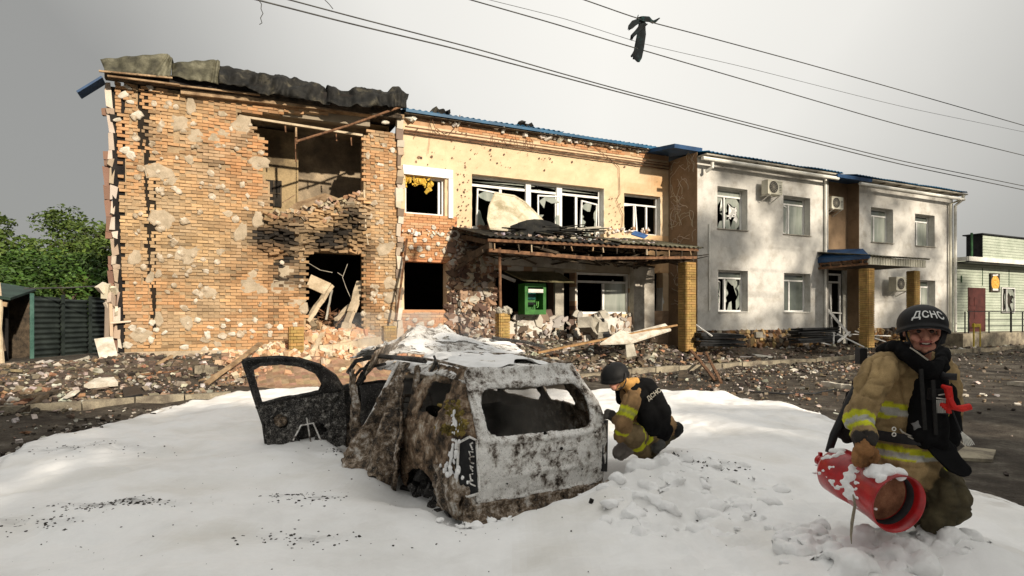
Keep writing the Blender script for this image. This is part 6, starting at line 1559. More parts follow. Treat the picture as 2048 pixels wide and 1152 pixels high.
# upper pillars between the windows, left side
def pillar_strip(name, top, bot, w0, w1, m_, bend=.0, seed=0, thick=.03, folds=2, amp=.03):
    top, bot = Vector(top), Vector(bot); ax = (bot - top); side = ax.cross(Vector((1, 0, 0))).normalized()
    def mp(u, v):
        w = w0 + (w1 - w0) * v; c = top.lerp(bot, v) + Vector((-bend * math.sin(v * math.pi), 0, 0))
        return c + side * (u * w) + Vector((amp * math.cos(u * math.pi * folds + v * 2) * (.4 + v), 0, 0))
    return sheet(name, (-1, 1), (0, 1), 16, 40, mp, m_, car, thick=thick * .5, rough=.02, rs=7, seed=seed, ridge=.12)
# door left rear, torn and folded outwards
L_ = [(799, 722), (772, 775), (748, 825), (722, 870), (702, 918), (708, 950), (722, 982)]
R_ = [(814, 726), (806, 775), (806, 820), (812, 860), (812, 900), (804, 940), (792, 985)]
LX = [-.70, -.86, -.98, -1.10, -1.22, -1.26, -1.22]; RX = [-.68, -.80, -.86, -.90, -.95, -.98, -1.0]
def rd_map(u, v):
    t_ = v * 6; i = min(5, int(t_)); f_ = t_ - i
    l = c3(*L_[i], x=LX[i]).lerp(c3(*L_[i + 1], x=LX[i + 1]), f_); r = c3(*R_[i], x=RX[i]).lerp(c3(*R_[i + 1], x=RX[i + 1]), f_)
    p = l.lerp(r, u)
    fold = .075 * math.sin(u * 12 + v * 3) * sstep(.1, .5, v) + .06 * math.sin(u * 5 - v * 6) * sstep(.3, .8, v)
    return (p.x - fold, p.y - fold * .4, p.z + .02 * nz2(u * 2, v * 3, 2, 5, 3))
rd = sheet('rear_door', (0, 1), (0, 1), 44, 70, rd_map, M['burnt'], car, thick=.02, rough=.024, rs=6, seed=11, ridge=.16, hole=lambda p: min(rrect(p, (.42, .90), (.10, .05), .04), (.99 + .03 * math.sin(p[0] * 14)) - p[1]))
mb = MB(); mb.tube([c3(797, 722, x=-.72), c3(772, 772, x=-.88), c3(745, 826, x=-1.0), c3(716, 876, x=-1.14)], .02, 6); mb.build('door_edge', M['ash'], rd)
# inner door frame pieces seen behind it
pillar_strip('centre_pillar', c3(836, 735, x=-.66), c3(812, 925, x=-.80), .05, .09, M['burnt'], seed=3)
pillar_strip('front_pillar', c3(748, 716, x=-.66), c3(702, 790, x=-.82), .035, .05, M['burntdark'], seed=4)
pillar_strip('front_pillar', c3(704, 740, x=-.82), c3(716, 900, x=-.84), .09, .12, M['burnt'], seed=5, amp=.05)
mb = MB()
mb.tube([c3(696, 745, x=-.80), c3(712, 722, x=-.74), c3(752, 712, x=-.66), c3(800, 716, x=-.62), c3(850, 722, x=-.62)], .03, 7)
mb.tube([c3(700, 800, x=-.84), c3(704, 760, x=-.82), c3(722, 738, x=-.76), c3(770, 728, x=-.66)], .02, 6)
mb.tube([c3(880, 742, x=-.60), c3(868, 712, x=-.60)], .014, 6); mb.tube([c3(862, 745, x=-.62), c3(872, 722, x=-.62)], .02, 6)
mb.build('door_opening_frame', M['burntdark'], car)
mb = MB(); mb.box((-.80, 2.4, .20), (.10, 2.0, .12), jit=.01); mb.build('sill', M['burnt'], car)
# firewall, dashboard, seats
def dash_map(u, v): return (u, 3.05 + .05 * nz2(u, v, 3, 3, 2) - .12 * math.sin(v * 3), .2 + .75 * v)
sheet('firewall', (-.8, .8), (0, 1), 20, 10, dash_map, M['burntdark'], car, thick=.02, rough=.03)
def seat(x, y, h):
    root = empty('seat_frame', (x, y, .22), 0, car); mb = MB()
    mb.tube([(-.2, 0, .18), (-.21, -.12, .5), (-.16, -.16, h), (.16, -.16, h), (.21, -.12, .5), (.2, 0, .18)], .018, 6)
    for k in range(7): mb.tube([(-.2, -.03 - k * .02, .25 + k * .07), (0, -.05 - k * .02 + random.uniform(-.03, .03), .23 + k * .07), (.2, -.03 - k * .02, .25 + k * .07)], .008, 5)
    mb.build('backrest', M['burnt'], root)
    mb = MB(); mb.tube([(-.2, 0, .18), (-.2, .42, .2), (.2, .42, .2), (.2, 0, .18)], .02, 6)
    for k in range(5): mb.tube([(-.2, .05 + k * .08, .19), (.2, .05 + k * .08, .18)], .008, 5)
    mb.build('cushion', M['burnt'], root)
seat(-.38, 2.25, .68); seat(.38, 2.25, .68)
def rseat(u, v): return (u, 1.35 - .10 * v + .04 * nz2(u, v, 4, 2, 3), .22 + v * .62 + .03 * math.sin(u * 9))
sheet('rear_seat_back', (-.62, .62), (0, 1), 26, 16, rseat, M['burntdark'], car, thick=.03, rough=.04, rs=6)
mb = MB()
for k in range(46):
    x, y = random.uniform(-.6, .6), random.uniform(.2, 2.8); mb.tube([(x, y, .25), (x + random.uniform(-.2, .2), y + random.uniform(-.3, .3), random.uniform(.3, .6))], .012, 5)
mb.build('burnt_wiring', M['rust'], car, kind='stuff')
def cargo(u, v): return (u, v, .30 + .22 * abs(nz2(u, v, 2.5, 2, 3)) + .05 * math.sin(u * 4 + v * 3))
sheet('load_floor', (-.68, .68), (.12, 1.3), 30, 26, cargo, M['burnt'], car, thick=.01, rough=.02)
# bonnet, lifted and buckled
bon = [[c3(700, 718, x=-.78), c3(762, 706, y=3.0), c3(838, 712, y=3.0), c3(920, 716, y=3.0), c3(1000, 720, y=3.0)],
       [c3(745, 700, x=-.80), c3(800, 684, y=3.3), c3(850, 690, y=3.25), c3(940, 694, y=3.3), c3(1050, 706, y=3.2)],
       [c3(790, 682, y=3.5), c3(822, 668, y=3.55), c3(862, 668, y=3.5), c3(930, 680, y=3.55), c3(1030, 694, y=3.5)],
       [c3(812, 668, y=3.75), c3(836, 656, y=3.8), c3(880, 655, y=3.8), c3(915, 668, y=3.85), c3(985, 684, y=3.8)]]
def bon_map(u, v):
    a_ = u * 4; i = min(3, int(a_)); fu = a_ - i; b_ = v * 3; j = min(2, int(b_)); fv = b_ - j
    fu = fu; p = bon[j][i].lerp(bon[j][i + 1], fu).lerp(bon[j + 1][i].lerp(bon[j + 1][i + 1], fu), fv)
    return p + Vector((0, 0, .03 * math.sin(u * 17 + v * 4) + .03 * nz2(u * 3, v * 3, 1, 7, 3)))
sheet('bonnet', (0, 1), (0, 1), 60, 36, bon_map, M['ash'], car, thick=.02, rough=.02, rs=5, seed=13, ridge=.14)
bon_map_l = lambda u, v: Vector(c3(745, 712, x=-.82)).lerp(c3(830, 655, y=3.75), v) + Vector((0, 0, -.25 * u)) + Vector((-.05 * u, .1 * u, .03 * math.sin(v * 9)))
sheet('left_wing', (0, 1), (0, 1), 12, 30, bon_map_l, M['burnt'], car, thick=.02, rough=.015, rs=6)
def fr_map(u, v): return (-.84 + u * 1.66, 3.15 + .95 * math.sin(v * 1.57) + .0 * u, .95 - .75 * (1 - math.cos(v * 1.57)))
sheet('engine_bay', (0, 1), (0, 1), 24, 20, fr_map, M['burntdark'], car, thick=.02, rough=.05, rs=4)
mb = MB(); mb.tube([c3(985, 676, y=3.6), c3(1050, 684, y=3.6), c3(1090, 694, y=3.5)], .03, 6); mb.build('wiper_cowl', M['burntdark'], car)
# foam lying on the roof and bonnet
def rf_map(u, v):
    base = roof_map(u, v); return Vector(base) + Vector((0, 0, .012 + .065 * max(0, .35 + nz2(u, v, 2.2, 33, 3)) * sstep(.66, .5, abs(u))))
def rf_hole(p): return nz2(p[0], p[1], 1.6, 41, 3) + .42 - 1.0 * max(0, abs(p[0] + .05) - .30) - .9 * max(0, .75 - p[1]) - .5 * max(0, p[1] - 2.5)
rf = sheet('foam_layer', (-.62, .62), (.30, 2.74), 60, 110, rf_map, M['froth'], None, hole=rf_hole, thick=0)
rf.location = car.location; rf.rotation_euler = car.rotation_euler; tag(rf, 'thin layer of white foam melting on the burnt car roof', 'foam', kind='stuff')
def bf_map(u, v): return bon_map(u, v) + Vector((0, 0, .02 + .04 * max(0, nz2(u * 3, v * 3, 1.4, 3, 3) + .3)))
bf = sheet('foam_layer', (.25, 1), (0, .75), 60, 40, bf_map, M['froth'], None, hole=lambda p: nz2(p[0] * 3, p[1] * 3, 1.2, 61, 3) + .25 - .4 * p[1], thick=0)
bf.location = car.location; bf.rotation_euler = car.rotation_euler; tag(bf, 'foam lying on the buckled bonnet of the burnt car', 'foam', kind='stuff')

# front left door, wide open
H0 = c3(696, 800, x=-.86); hy = H0.y
la = c3(560, 905, x=-1.75)
# door plane through hinge line and latch edge
LT = [(492, 722), (505, 770), (522, 815), (540, 860), (545, 900), (560, 912)]
def dpt(px, py, t_):          # t_: 0 hinge .. 1 latch, plane turned out from the car side
    x = -.86 - 1.10 * t_; y = hy + .12 * t_; v = c3(px, py, x=x); 
    return v
def door_plane(px, py):       # intersect the sight line with the vertical plane of the open door
    P0 = Vector((-.86, hy)); Dd = Vector((-1.10, -.05)).normalized(); n = Vector((-Dd.y, Dd.x))
    o = Vector((0, 0)) - CC; oc = Vector((o.dot(CR_), o.dot(CF_))); t_ = (px - 1024) / F
    dw = Vector((t_, 1)); dc = Vector((dw.dot(CR_), dw.dot(CF_)))
    s_ = (P0 - oc).dot(n) / dc.dot(n); q = oc + dc * s_
    return Vector((q.x, q.y, CAMH - (py - HY) / F * s_))
OUTL = [(486, 722), (500, 718), (560, 714), (600, 718), (640, 730), (672, 752), (686, 775), (690, 800), (693, 850), (690, 888), (660, 896), (600, 904), (570, 912), (548, 908), (534, 895), (528, 850), (508, 790), (496, 750)]
WIN = [(506, 738), (520, 732), (560, 728), (600, 733), (632, 747), (645, 768), (640, 782), (600, 790), (560, 796), (524, 806), (516, 780), (508, 752)]
def psd(p, poly):
    best = 1e9; n = len(poly); x, y = p
    for i in range(n):
        x0, y0 = poly[i]; x1, y1 = poly[(i + 1) % n]; dx, dy = x1 - x0, y1 - y0
        t_ = max(0, min(1, ((x - x0) * dx + (y - y0) * dy) / (dx * dx + dy * dy))); best = min(best, math.hypot(x - x0 - dx * t_, y - y0 - dy * t_))
    return -best if inpoly(p, poly) else best
HOLES = [((562, 842), 15), ((612, 868), 20), ((640, 858), 13), ((668, 838), 10)]
def d_hole(p):
    q = (p[0] * 100, p[1] * 100); d = min(-psd(q, OUTL), psd(q, WIN))
    for (c, r_) in HOLES[:3]: d = min(d, math.hypot(q[0] - c[0], q[1] - c[1]) - r_)
    return d / 100
def d_hole2(p): q = (p[0] * 100, p[1] * 100); return min(-psd(q, OUTL), psd(q, WIN)) / 100
fd = empty('front_door', (0, 0, 0), 0, car)
def d_map(off, k=1):
    def f(u, v):
        p = door_plane(u * 100, v * 100); q = (u * 100, v * 100)
        e = psd(q, WIN); eo = -psd(q, OUTL)
        bul = .035 * math.exp(-(e / 4) ** 2) + .03 * math.exp(-(eo / 5) ** 2)
        if k: p += Vector((.0, -1, 0)) * (bul + .02 * nz2(u * 6, v * 6, 1.5, 4, 3) + off)
        return p
    return f
sheet('inner_panel', (4.84, 6.95), (7.10, 9.16), 110, 106, d_map(0), M['doorash'], fd, hole=lambda p: min(d_hole(p), p[1] - (8.08 - (p[0] - 5.2) * .165)), thick=.015, rough=.018, rs=12, seed=21, ridge=.10)
sheet('window_frame', (4.84, 6.95), (7.10, 9.16), 80, 80, d_map(0), M['burntdark'], fd, hole=lambda p: min(d_hole2(p), (8.08 - (p[0] - 5.2) * .165) - p[1]), thick=.02, rough=.006, rs=10, seed=23)
sheet('outer_skin', (4.84, 6.95), (7.10, 9.16), 60, 60, d_map(-.10, 1), M['burntdark'], fd, hole=d_hole2, thick=.01, rough=.008, rs=9, seed=22)
mb = MB()
op = [door_plane(*q) + Vector((0, .04, 0)) for q in OUTL]; mb.tube(op + op[:1], .022, 6, cap=False); mb.build('edge_flange', M['burntdark'], fd)
mb = MB(); mb.bar(door_plane(612, 835) + Vector((0, -.03, 0)), door_plane(622, 895) + Vector((0, -.03, 0)), .03, .012); mb.tube([door_plane(585, 880) + Vector((0, -.03, 0)), door_plane(600, 850) + Vector((0, -.04, 0)), door_plane(625, 845) + Vector((0, -.04, 0)), door_plane(640, 880) + Vector((0, -.03, 0))], .012, 5)
mb.build('window_regulator', M['ash'], fd)
mb = MB(); q = door_plane(562, 842); mb.lathe(q + Vector((0, .03, 0)), (0, -1, 0), [(0, .09), (.03, .07), (.03, .03), (.0, .001)], 20); mb.build('speaker_cup', M['burnt'], fd, smooth=True)
# foam that slid down the left flank
mb = MB()
def blobmesh(name, prims, voxel, m_, parent=None, smooth=4, **props):
    """prims: (centre, radii) spheres/ellipsoids or (p0,r0,p1,r1); joined to one continuous skin"""
    mb = MB()
    for pr in prims:
        if len(pr) == 2:
            c, r_ = Vector(pr[0]), pr[1]; r_ = (r_, r_, r_) if isinstance(r_, (int, float)) else r_
            n, k = 16, 10; vs = [c + Vector((r_[0] * math.sin(math.pi * j / k) * math.cos(6.2832 * i / n), r_[1] * math.sin(math.pi * j / k) * math.sin(6.2832 * i / n), r_[2] * math.cos(math.pi * j / k))) for j in range(1, k) for i in range(n)]
            top, bot = c + Vector((0, 0, r_[2])), c - Vector((0, 0, r_[2])); fs = [(j * n + i, (j + 1) * n + i, (j + 1) * n + (i + 1) % n, j * n + (i + 1) % n) for j in range(k - 2) for i in range(n)]
            L = len(vs); vs += [top, bot]; fs += [(L, i, (i + 1) % n) for i in range(n)] + [(L + 1, (k - 2) * n + (i + 1) % n, (k - 2) * n + i) for i in range(n)]
            mb.add(vs, fs)
        else:
            p0, r0, p1, r1 = Vector(pr[0]), pr[1], Vector(pr[2]), pr[3]; d = p1 - p0; L = d.length; ax = d / max(L, 1e-6)
            x = ax.cross(Vector((0, 0, 1))); x = x if x.length > 1e-3 else Vector((1, 0, 0)); x.normalize(); y = ax.cross(x); n = 16; prof = []
            for k in range(1, 6): an = -math.pi / 2 + k * math.pi / 12; prof.append((r0 * math.sin(an), r0 * math.cos(an)))
            prof.append((0, r0)); prof.append((L, r1))
            for k in range(1, 6): an = k * math.pi / 12; prof.append((L + r1 * math.sin(an), r1 * math.cos(an)))
            vs = [p0 + ax * dd + (x * math.cos(6.2832 * i / n) + y * math.sin(6.2832 * i / n)) * rr for dd, rr in prof for i in range(n)]
            m2 = len(prof); fs = [(j * n + i, j * n + (i + 1) % n, (j + 1) * n + (i + 1) % n, (j + 1) * n + i) for j in range(m2 - 1) for i in range(n)] + [tuple(range(n))[::-1], tuple((m2 - 1) * n + i for i in range(n))]
            mb.add(vs, fs)
    o = mb.build(name + '_raw', m_, None)
    md = o.modifiers.new('r', 'REMESH'); md.mode = 'VOXEL'; md.voxel_size = voxel
    if smooth: s_ = o.modifiers.new('s', 'SMOOTH'); s_.iterations = smooth; s_.factor = .5
    dg = bpy.context.evaluated_depsgraph_get(); dg.update()
    me = bpy.data.meshes.new_from_object(o.evaluated_get(dg)); bpy.data.objects.remove(o)
    me.name = name; me.polygons.foreach_set('use_smooth', [True] * len(me.polygons))
    o = bpy.data.objects.new(name, me); COL.objects.link(o)
    if not me.materials: me.materials.append(m_)
    if parent is not None: o.parent = parent; o.matrix_parent_inverse = Matrix.Translation(-Vector(parent.location)) if parent.rotation_euler.z == 0 else Matrix.Identity(4)
    for k, v in props.items(): o[k] = v
    return o
pr = []
for px, py, r_, x in ((912, 905, .05, -.90), (905, 880, .035, -.90), (900, 935, .05, -.93), (915, 945, .055, -.92), (895, 950, .05, -.95), (925, 955, .04, -.90), (903, 850, .022, -.90), (907, 830, .018, -.88), (905, 865, .025, -.9), (888, 942, .045, -.93), (935, 965, .03, -.9)):
    p = c3(px, py, x=x); pr.append((p, (r_ * .7, r_ * .8, r_)))
for k in range(60):
    t_ = random.random(); px = 906 + 6 * math.sin(t_ * 5) + random.gauss(0, 2 + 12 * t_ ** 3); py = 825 + 130 * t_ + random.gauss(0, 4); p = c3(px, py, x=-.875); r_ = random.uniform(.008, .018) * (1 + 1.2 * t_ ** 3); pr.append((p, (r_ * .6, r_, r_ * 1.5)))
pr = pr[11:] + [(a_, tuple(x * .55 for x in b_)) for a_, b_ in pr[:11]]
o = blobmesh('foam_clot', pr, .008, M['froth'], None, 3)
for v in o.data.vertices: v.co += v.normal * .008 * mnoise.fractal(v.co * 22, 1, 2, 3)
pass; o.location = car.location; o.rotation_euler = car.rotation_euler; tag(o, 'white foam clot sliding down the left rear flank of the burnt car', 'foam', kind='stuff')
# scorched yellow wool patch on the rear corner
mb = MB()
for i in range(150):
    px, py = random.choice([(900, 815), (915, 825), (895, 860), (918, 850), (885, 855), (920, 862)]); p = c3(px + random.gauss(0, 8), py + random.gauss(0, 7), x=-.85); p.x -= .01 * random.random(); mb.chunk(p, random.uniform(.006, .020))
mb.build('scorched_wool', mat('olive_wool', [(.36, (.07, .055, .015)), (.6, (.27, .20, .05))], 14, .95, .6, 60), car, kind='stuff')

# thin smoke hanging inside the shell
mb = MB(); mb.box((0, 1.35, .78), (1.16, 2.3, .98))
sm = mb.build('smoke', None, None) if False else None
ms = bpy.data.materials.new('smoke'); ms.use_nodes = True; N_2 = ms.node_tree.nodes; N_2.remove(N_2['Principled BSDF'])
pv = N_2.new('ShaderNodeVolumePrincipled'); tx_ = N_2.new('ShaderNodeTexNoise'); tx_.inputs['Scale'].default_value = 2.2; tx_.inputs['Detail'].default_value = 4; ge_ = N_2.new('ShaderNodeNewGeometry'); mr_ = N_2.new('ShaderNodeMapRange'); mr_.inputs[1].default_value = .42; mr_.inputs[2].default_value = .68; mr_.inputs[3].default_value = .1; mr_.inputs[4].default_value = 2.2; LL = ms.node_tree.links; LL.new(ge_.outputs['Position'], tx_.inputs['Vector']); LL.new(tx_.outputs['Fac'], mr_.inputs[0]); LL.new(mr_.outputs[0], pv.inputs['Density']); pv.inputs['Color'].default_value = (.80, .74, .66, 1); pv.inputs['Anisotropy'].default_value = .1
ms.node_tree.links.new(pv.outputs[0], N_2['Material Output'].inputs['Volume'])
mb.m = [0] * len(mb.f); sm = mb.build('smoke', ms, None); sm.location = car.location; sm.rotation_euler = car.rotation_euler; tag(sm, 'thin grey brown smoke hanging inside the burnt car', 'smoke', kind='stuff')

mb = MB(); mb.box((-.1, 2.9, 1.62), (1.5, 2.6, .55)); mb.m = [0] * len(mb.f)
me2 = ms.copy(); me2.name = 'steam'
for n_ in me2.node_tree.nodes:
    if n_.type == 'MAP_RANGE': n_.inputs[1].default_value = .50; n_.inputs[2].default_value = .72; n_.inputs[3].default_value = 0; n_.inputs[4].default_value = 1.0
    if n_.type == 'PRINCIPLED_VOLUME': n_.inputs['Color'].default_value = (.93, .92, .90, 1)
st_ = mb.build('steam', me2, None); st_.location = car.location; st_.rotation_euler = car.rotation_euler; tag(st_, 'faint wisps of steam rising over the burnt car bonnet', 'steam', kind='stuff')
# ================================================================ firefighters
TAN = (.37, .26, .125); TAN2 = (.20, .145, .075); OLIVE = (.085, .070, .038); YEL = (.62, .64, .03); SILV = (.50, .50, .46); BLK = (.008, .008, .0085); SKIN = (.50, .235, .165); GLOVE = (.30, .145, .055); DGL = (.035, .03, .027)
def skin_of(name, prims, voxel, m_, parent, smooth=5, wr=.006, wscale=14, colf=None, seed=0):
    """prims: dict(p0,r0,p1,r1,z=zone,c=colour,s=[(t0,t1,colour)])"""
    raw = [(p['p0'], p['r0'], p['p1'], p['r1']) if 'p1' in p else (p['p0'], p['r0']) for p in prims]
    o = blobmesh(name, raw, voxel, m_, None, smooth); me = o.data
    n = len(me.vertices); co = np.empty(n * 3); me.vertices.foreach_get('co', co); co = co.reshape(-1, 3)
    nr = np.empty(n * 3); me.vertices.foreach_get('normal', nr); nr = nr.reshape(-1, 3)
    best = np.full(n, 1e9); who = np.zeros(n, int); tt = np.zeros(n)
    for i, p in enumerate(prims):
        a_ = np.array(p['p0'])
        if 'p1' in p:
            d = np.array(p['p1']) - a_; t_ = np.clip(((co - a_) @ d) / (d @ d + 1e-12), 0, 1); r_ = p['r0'] + (p['r1'] - p['r0']) * t_
            ds = np.linalg.norm(co - a_ - t_[:, None] * d, axis=1) - r_
        else:
            r3 = np.array(p['r0'] if isinstance(p['r0'], (tuple, list)) else (p['r0'],) * 3); ds = (np.linalg.norm((co - a_) / r3, axis=1) - 1) * r3.min(); t_ = np.zeros(n)
        ds = ds - p.get('bias', 0)
        m2 = ds < best; best[m2] = ds[m2]; who[m2] = i; tt[m2] = t_[m2]
    cols = np.ones((n, 4), np.float32)
    for i in range(n):
        p = prims[who[i]]; c = p['c']
        for s_ in p.get('s', ()):
            if s_[0] <= tt[i] <= s_[1]: c = s_[2]
        if colf:
            c2 = colf(p, tt[i], Vector(co[i])); c = c2 if c2 is not None else c
        cols[i, :3] = c
        a_ = p.get('w', 1) * wr
        if a_:
            v = Vector(co[i]) * wscale + Vector((seed, 0, 0)); k = mnoise.fractal(Vector((v.x, v.y, v.z * .7)), 1.0, 2.0, 3)
            k2 = max(0, .16 - abs(mnoise.noise(Vector((v.x * .55, v.y * .55, v.z * .28)) + Vector((5, 3, 1))))) * 9 + max(0, .12 - abs(mnoise.noise(Vector((v.x * .5, v.y * .5, v.z * 1.0)) + Vector((1, 8, 2))))) * 7
            co[i] += nr[i] * a_ * (k * 1.3 - k2 * 1.2 + .3)
            cols[i, :3] *= (1 + .30 * mnoise.fractal(Vector(co[i]) * 7, 1, 2, 4)) * (1 - .18 * min(1, k2))
    me.vertices.foreach_set('co', co.ravel())
    vi = np.empty(len(me.loops), int); me.loops.foreach_get('vertex_index', vi)
    ca = me.color_attributes.new('Col', 'FLOAT_COLOR', 'CORNER'); ca.data.foreach_set('color', cols[vi].ravel()); me.update()
    o.parent = parent; o.matrix_parent_inverse = Matrix.Translation(-Vector(parent.location))
    return o
def adopt(o, parent): o.parent = parent; o.matrix_parent_inverse = Matrix.Translation(-Vector(parent.location)); return o
def cap(p0, r0, p1, r1, c, s=(), **k): return dict(p0=tuple(p0), r0=r0, p1=tuple(p1), r1=r1, c=c, s=s, **k)
def ell(p0, r0, c, **k): return dict(p0=tuple(p0), r0=r0, c=c, **k)

def helmet(parent, ctr, rx, ry, rz, rotz, tilt=0, text=None, brim=.014, tx=0.0, ts=.05):
    Rm = Matrix.Translation(Vector(ctr)) @ Matrix.Rotation(rotz, 4, 'Z') @ Matrix.Rotation(tilt, 4, 'X')
    def sp(th, ph, off=0):                  # th azimuth (0 = front), ph from the crown
        fr = math.cos(th)
        zl = -.28 + .30 * max(0, fr) ** 2 - .22 * max(0, -fr) - .16 * abs(math.sin(th)) ** 3        # rim height / rz
        phm = math.acos(max(-.95, min(.95, zl))); a_ = ph * phm
        fl = brim * sstep(.86, 1.0, ph) * (1.2 if fr > 0 else 1)
        x = (rx + off + fl) * math.sin(a_) * math.sin(th); y = -(ry + off + fl * 1.3) * math.sin(a_) * math.cos(th); z = (rz + off) * math.cos(a_)
        return Rm @ Vector((x, y, z))
    mb = MB(); n, k = 48, 20; vs = [sp(2 * math.pi * i / n, .02 + .98 * j / k) for j in range(k + 1) for i in range(n)]
    mb.add(vs, [(j * n + i, j * n + (i + 1) % n, (j + 1) * n + (i + 1) % n, (j + 1) * n + i) for j in range(k) for i in range(n)] + [tuple(range(n))])
    o = mb.build('helmet', mat('helmet_black%d' % int(px_count()), [(.35, (.006, .006, .0065)), (.65, (.013, .013, .0135))], 10, .6, .15, 120, fine=.2, spec=.2), None, smooth=True); adopt(o, parent)
    s_ = o.modifiers.new('s', 'SOLIDIFY'); s_.thickness = .008; s_.offset = -1
    mb = MB(); mb.tube([sp(2 * math.pi * i / 48, 1.0) for i in range(49)], .006, 6, cap=False); rim = mb.build('rim', M['black'], o, smooth=True); rim.matrix_parent_inverse = Matrix.Identity(4)
    if text:
        c = bpy.data.curves.new('t', 'FONT'); c.body = text; c.size = ts; c.offset = ts * .022; c.extrude = 0; c.align_x = 'CENTER'; c.resolution_u = 4; c.space_character = 1.08
        to = bpy.data.objects.new('t', c); COL.objects.link(to); dg = bpy.context.evaluated_depsgraph_get(); dg.update()
        me = bpy.data.meshes.new_from_object(to.evaluated_get(dg)); bpy.data.objects.remove(to)
        bm = bmesh.new(); bm.from_mesh(me); bmesh.ops.triangulate(bm, faces=bm.faces)
        bmesh.ops.subdivide_edges(bm, edges=[e for e in bm.edges if e.calc_length() > .008], cuts=2, use_grid_fill=True)
        for v in bm.verts:
            th = v.co.x / rx + tx; phl = .70 - v.co.y / rz * .62; v.co = sp(th, phl, .011)
        bm.to_mesh(me); bm.free(); me.materials.clear(); me.materials.append(M['frame']); lo = bpy.data.objects.new('lettering', me); COL.objects.link(lo); lo.parent = o
    return o
_pc = [0]
def px_count(): _pc[0] += 1; return _pc[0]

# ---------------- the kneeling firefighter with the foam branch
q = wp
base = q(1830, 1045, 3.9); base.z = surf_z(base.x, base.y)
m1 = empty('person', base); tag(m1, 'kneeling firefighter in tan coat and black vest, gripping a red foam drum', 'person')
SH = q(1758, 742, 3.80); EL = q(1716, 832, 3.68); WR = q(1730, 884, 3.55)
J = [
 cap(q(1822, 765, 3.92), .165, q(1822, 860, 3.92), .175, TAN), cap(q(1800, 770, 3.95), .15, q(1795, 860, 3.95), .155, TAN), cap(q(1850, 765, 3.97), .14, q(1850, 860, 3.97), .16, TAN),
 cap(q(1812, 870, 3.90), .185, q(1806, 930, 3.88), .205, TAN, [(.42, .60, YEL), (.60, .78, SILV), (.78, .92, YEL)]), cap(q(1845, 880, 3.95), .165, q(1838, 930, 3.95), .185, TAN, [(.42, .60, YEL), (.60, .78, SILV), (.78, .92, YEL)]),
 cap(q(1795, 728, 3.92), .09, q(1768, 738, 3.84), .10, TAN), cap(q(1835, 722, 3.93), .09, q(1875, 738, 4.02), .10, TAN),
 cap(SH, .102, EL, .082, TAN, [(.0, .0, TAN)]), cap(EL, .084, WR, .066, TAN, [(.02, .24, YEL), (.24, .42, SILV), (.42, .60, YEL), (.78, 1, DGL)], bias=.004),
 cap(q(1885, 745, 4.05), .09, q(1905, 830, 4.1), .075, TAN), cap(q(1905, 830, 4.1), .075, q(1880, 880, 3.95), .06, TAN2),
 # trousers
 cap(q(1838, 940, 3.95), .175, q(1880, 985, 3.78), .135, OLIVE), cap(q(1862, 945, 3.98), .15, q(1893, 1000, 3.75), .135, OLIVE, [(.0, .0, OLIVE)]), cap(q(1893, 1000, 3.75), .13, q(1850, 1035, 4.05), .09, OLIVE), cap(q(1890, 1020, 3.75), .10, q(1870, 1045, 3.7), .08, OLIVE),
 cap(q(1805, 945, 3.92), .16, q(1765, 1000, 3.68), .12, OLIVE), cap(q(1765, 1000, 3.68), .11, q(1790, 1040, 4.0), .085, OLIVE),
 cap(q(1833, 735, 3.88), .065, q(1843, 695, 3.84), .062, SKIN, w=0),
]
def c_m1(p, t_, v):
    # chest band and belt by height on the coat
    px = v.x / v.y * F + 1024; py = HY - (v.z - CAMH) / v.y * F
    if p['c'] is TAN and p['p0'][2] > q(0, 780, 3.9).z - .0 and p in J[:3]:
        yy = py - (px - 1760) * .22
        if 800 < yy < 810 or 825 < yy < 834: return YEL
        if 810 <= yy <= 825: return SILV
    if p['c'] is OLIVE and p in J[11:13]:
        if 898 < py - (px - 1868) * 1.0 < 912 and 1850 < px < 1900: return YEL
    if p['c'] is TAN and v.z < .95: return tuple(x * .9 for x in TAN)
skin_of('body', J, .0125, M['vcloth'], m1, 4, .0105, 13, c_m1, 1)
# head
HC = q(1845, 661, 3.80); HR = -.42
def hl(x, y, z): return HC + Matrix.Rotation(HR, 3, 'Z') @ (Matrix.Rotation(.10, 3, 'X') @ (Vector((x, y, z)) * 1.13))
LIP = (.36, .10, .085); DK = (.05, .025, .02); TEETH = (.62, .55, .47)
HD = [dict(p0=tuple(hl(0, .02, .035)), r0=(.080, .095, .095), c=SKIN), dict(p0=tuple(hl(0, -.012, -.03)), r0=(.070, .075, .085), c=SKIN), cap(hl(-.035, -.045, -.085), .028, hl(.035, -.045, -.085), .028, SKIN), cap(hl(0, -.062, -.100), .020, hl(0, -.055, -.09), .024, SKIN),
 cap(hl(0, -.088, .012), .009, hl(0, -.108, -.030), .0155, SKIN), cap(hl(-.014, -.094, -.034), .010, hl(.014, -.094, -.034), .010, (.40, .16, .12)),
 cap(hl(-.045, -.062, -.030), .024, hl(-.030, -.070, -.045), .018, (.56, .25, .18)), cap(hl(.045, -.062, -.030), .024, hl(.030, -.070, -.045), .018, (.56, .25, .18)),
 cap(hl(-.045, -.072, .026), .011, hl(-.012, -.082, .020), .009, (.30, .14, .10)), cap(hl(.045, -.072, .026), .011, hl(.012, -.082, .020), .009, (.30, .14, .10)),
 cap(hl(-.024, -.088, -.052), .0065, hl(.024, -.088, -.052), .0065, LIP), cap(hl(-.020, -.084, -.074), .0075, hl(.020, -.084, -.074), .0075, LIP),
 cap(hl(-.080, .01, .01), .014, hl(-.082, .015, -.03), .010, SKIN), cap(hl(.080, .01, .01), .014, hl(.082, .015, -.03), .010, SKIN),
 cap(hl(0, .03, -.05), .055, hl(0, .05, -.15), .058, SKIN)]
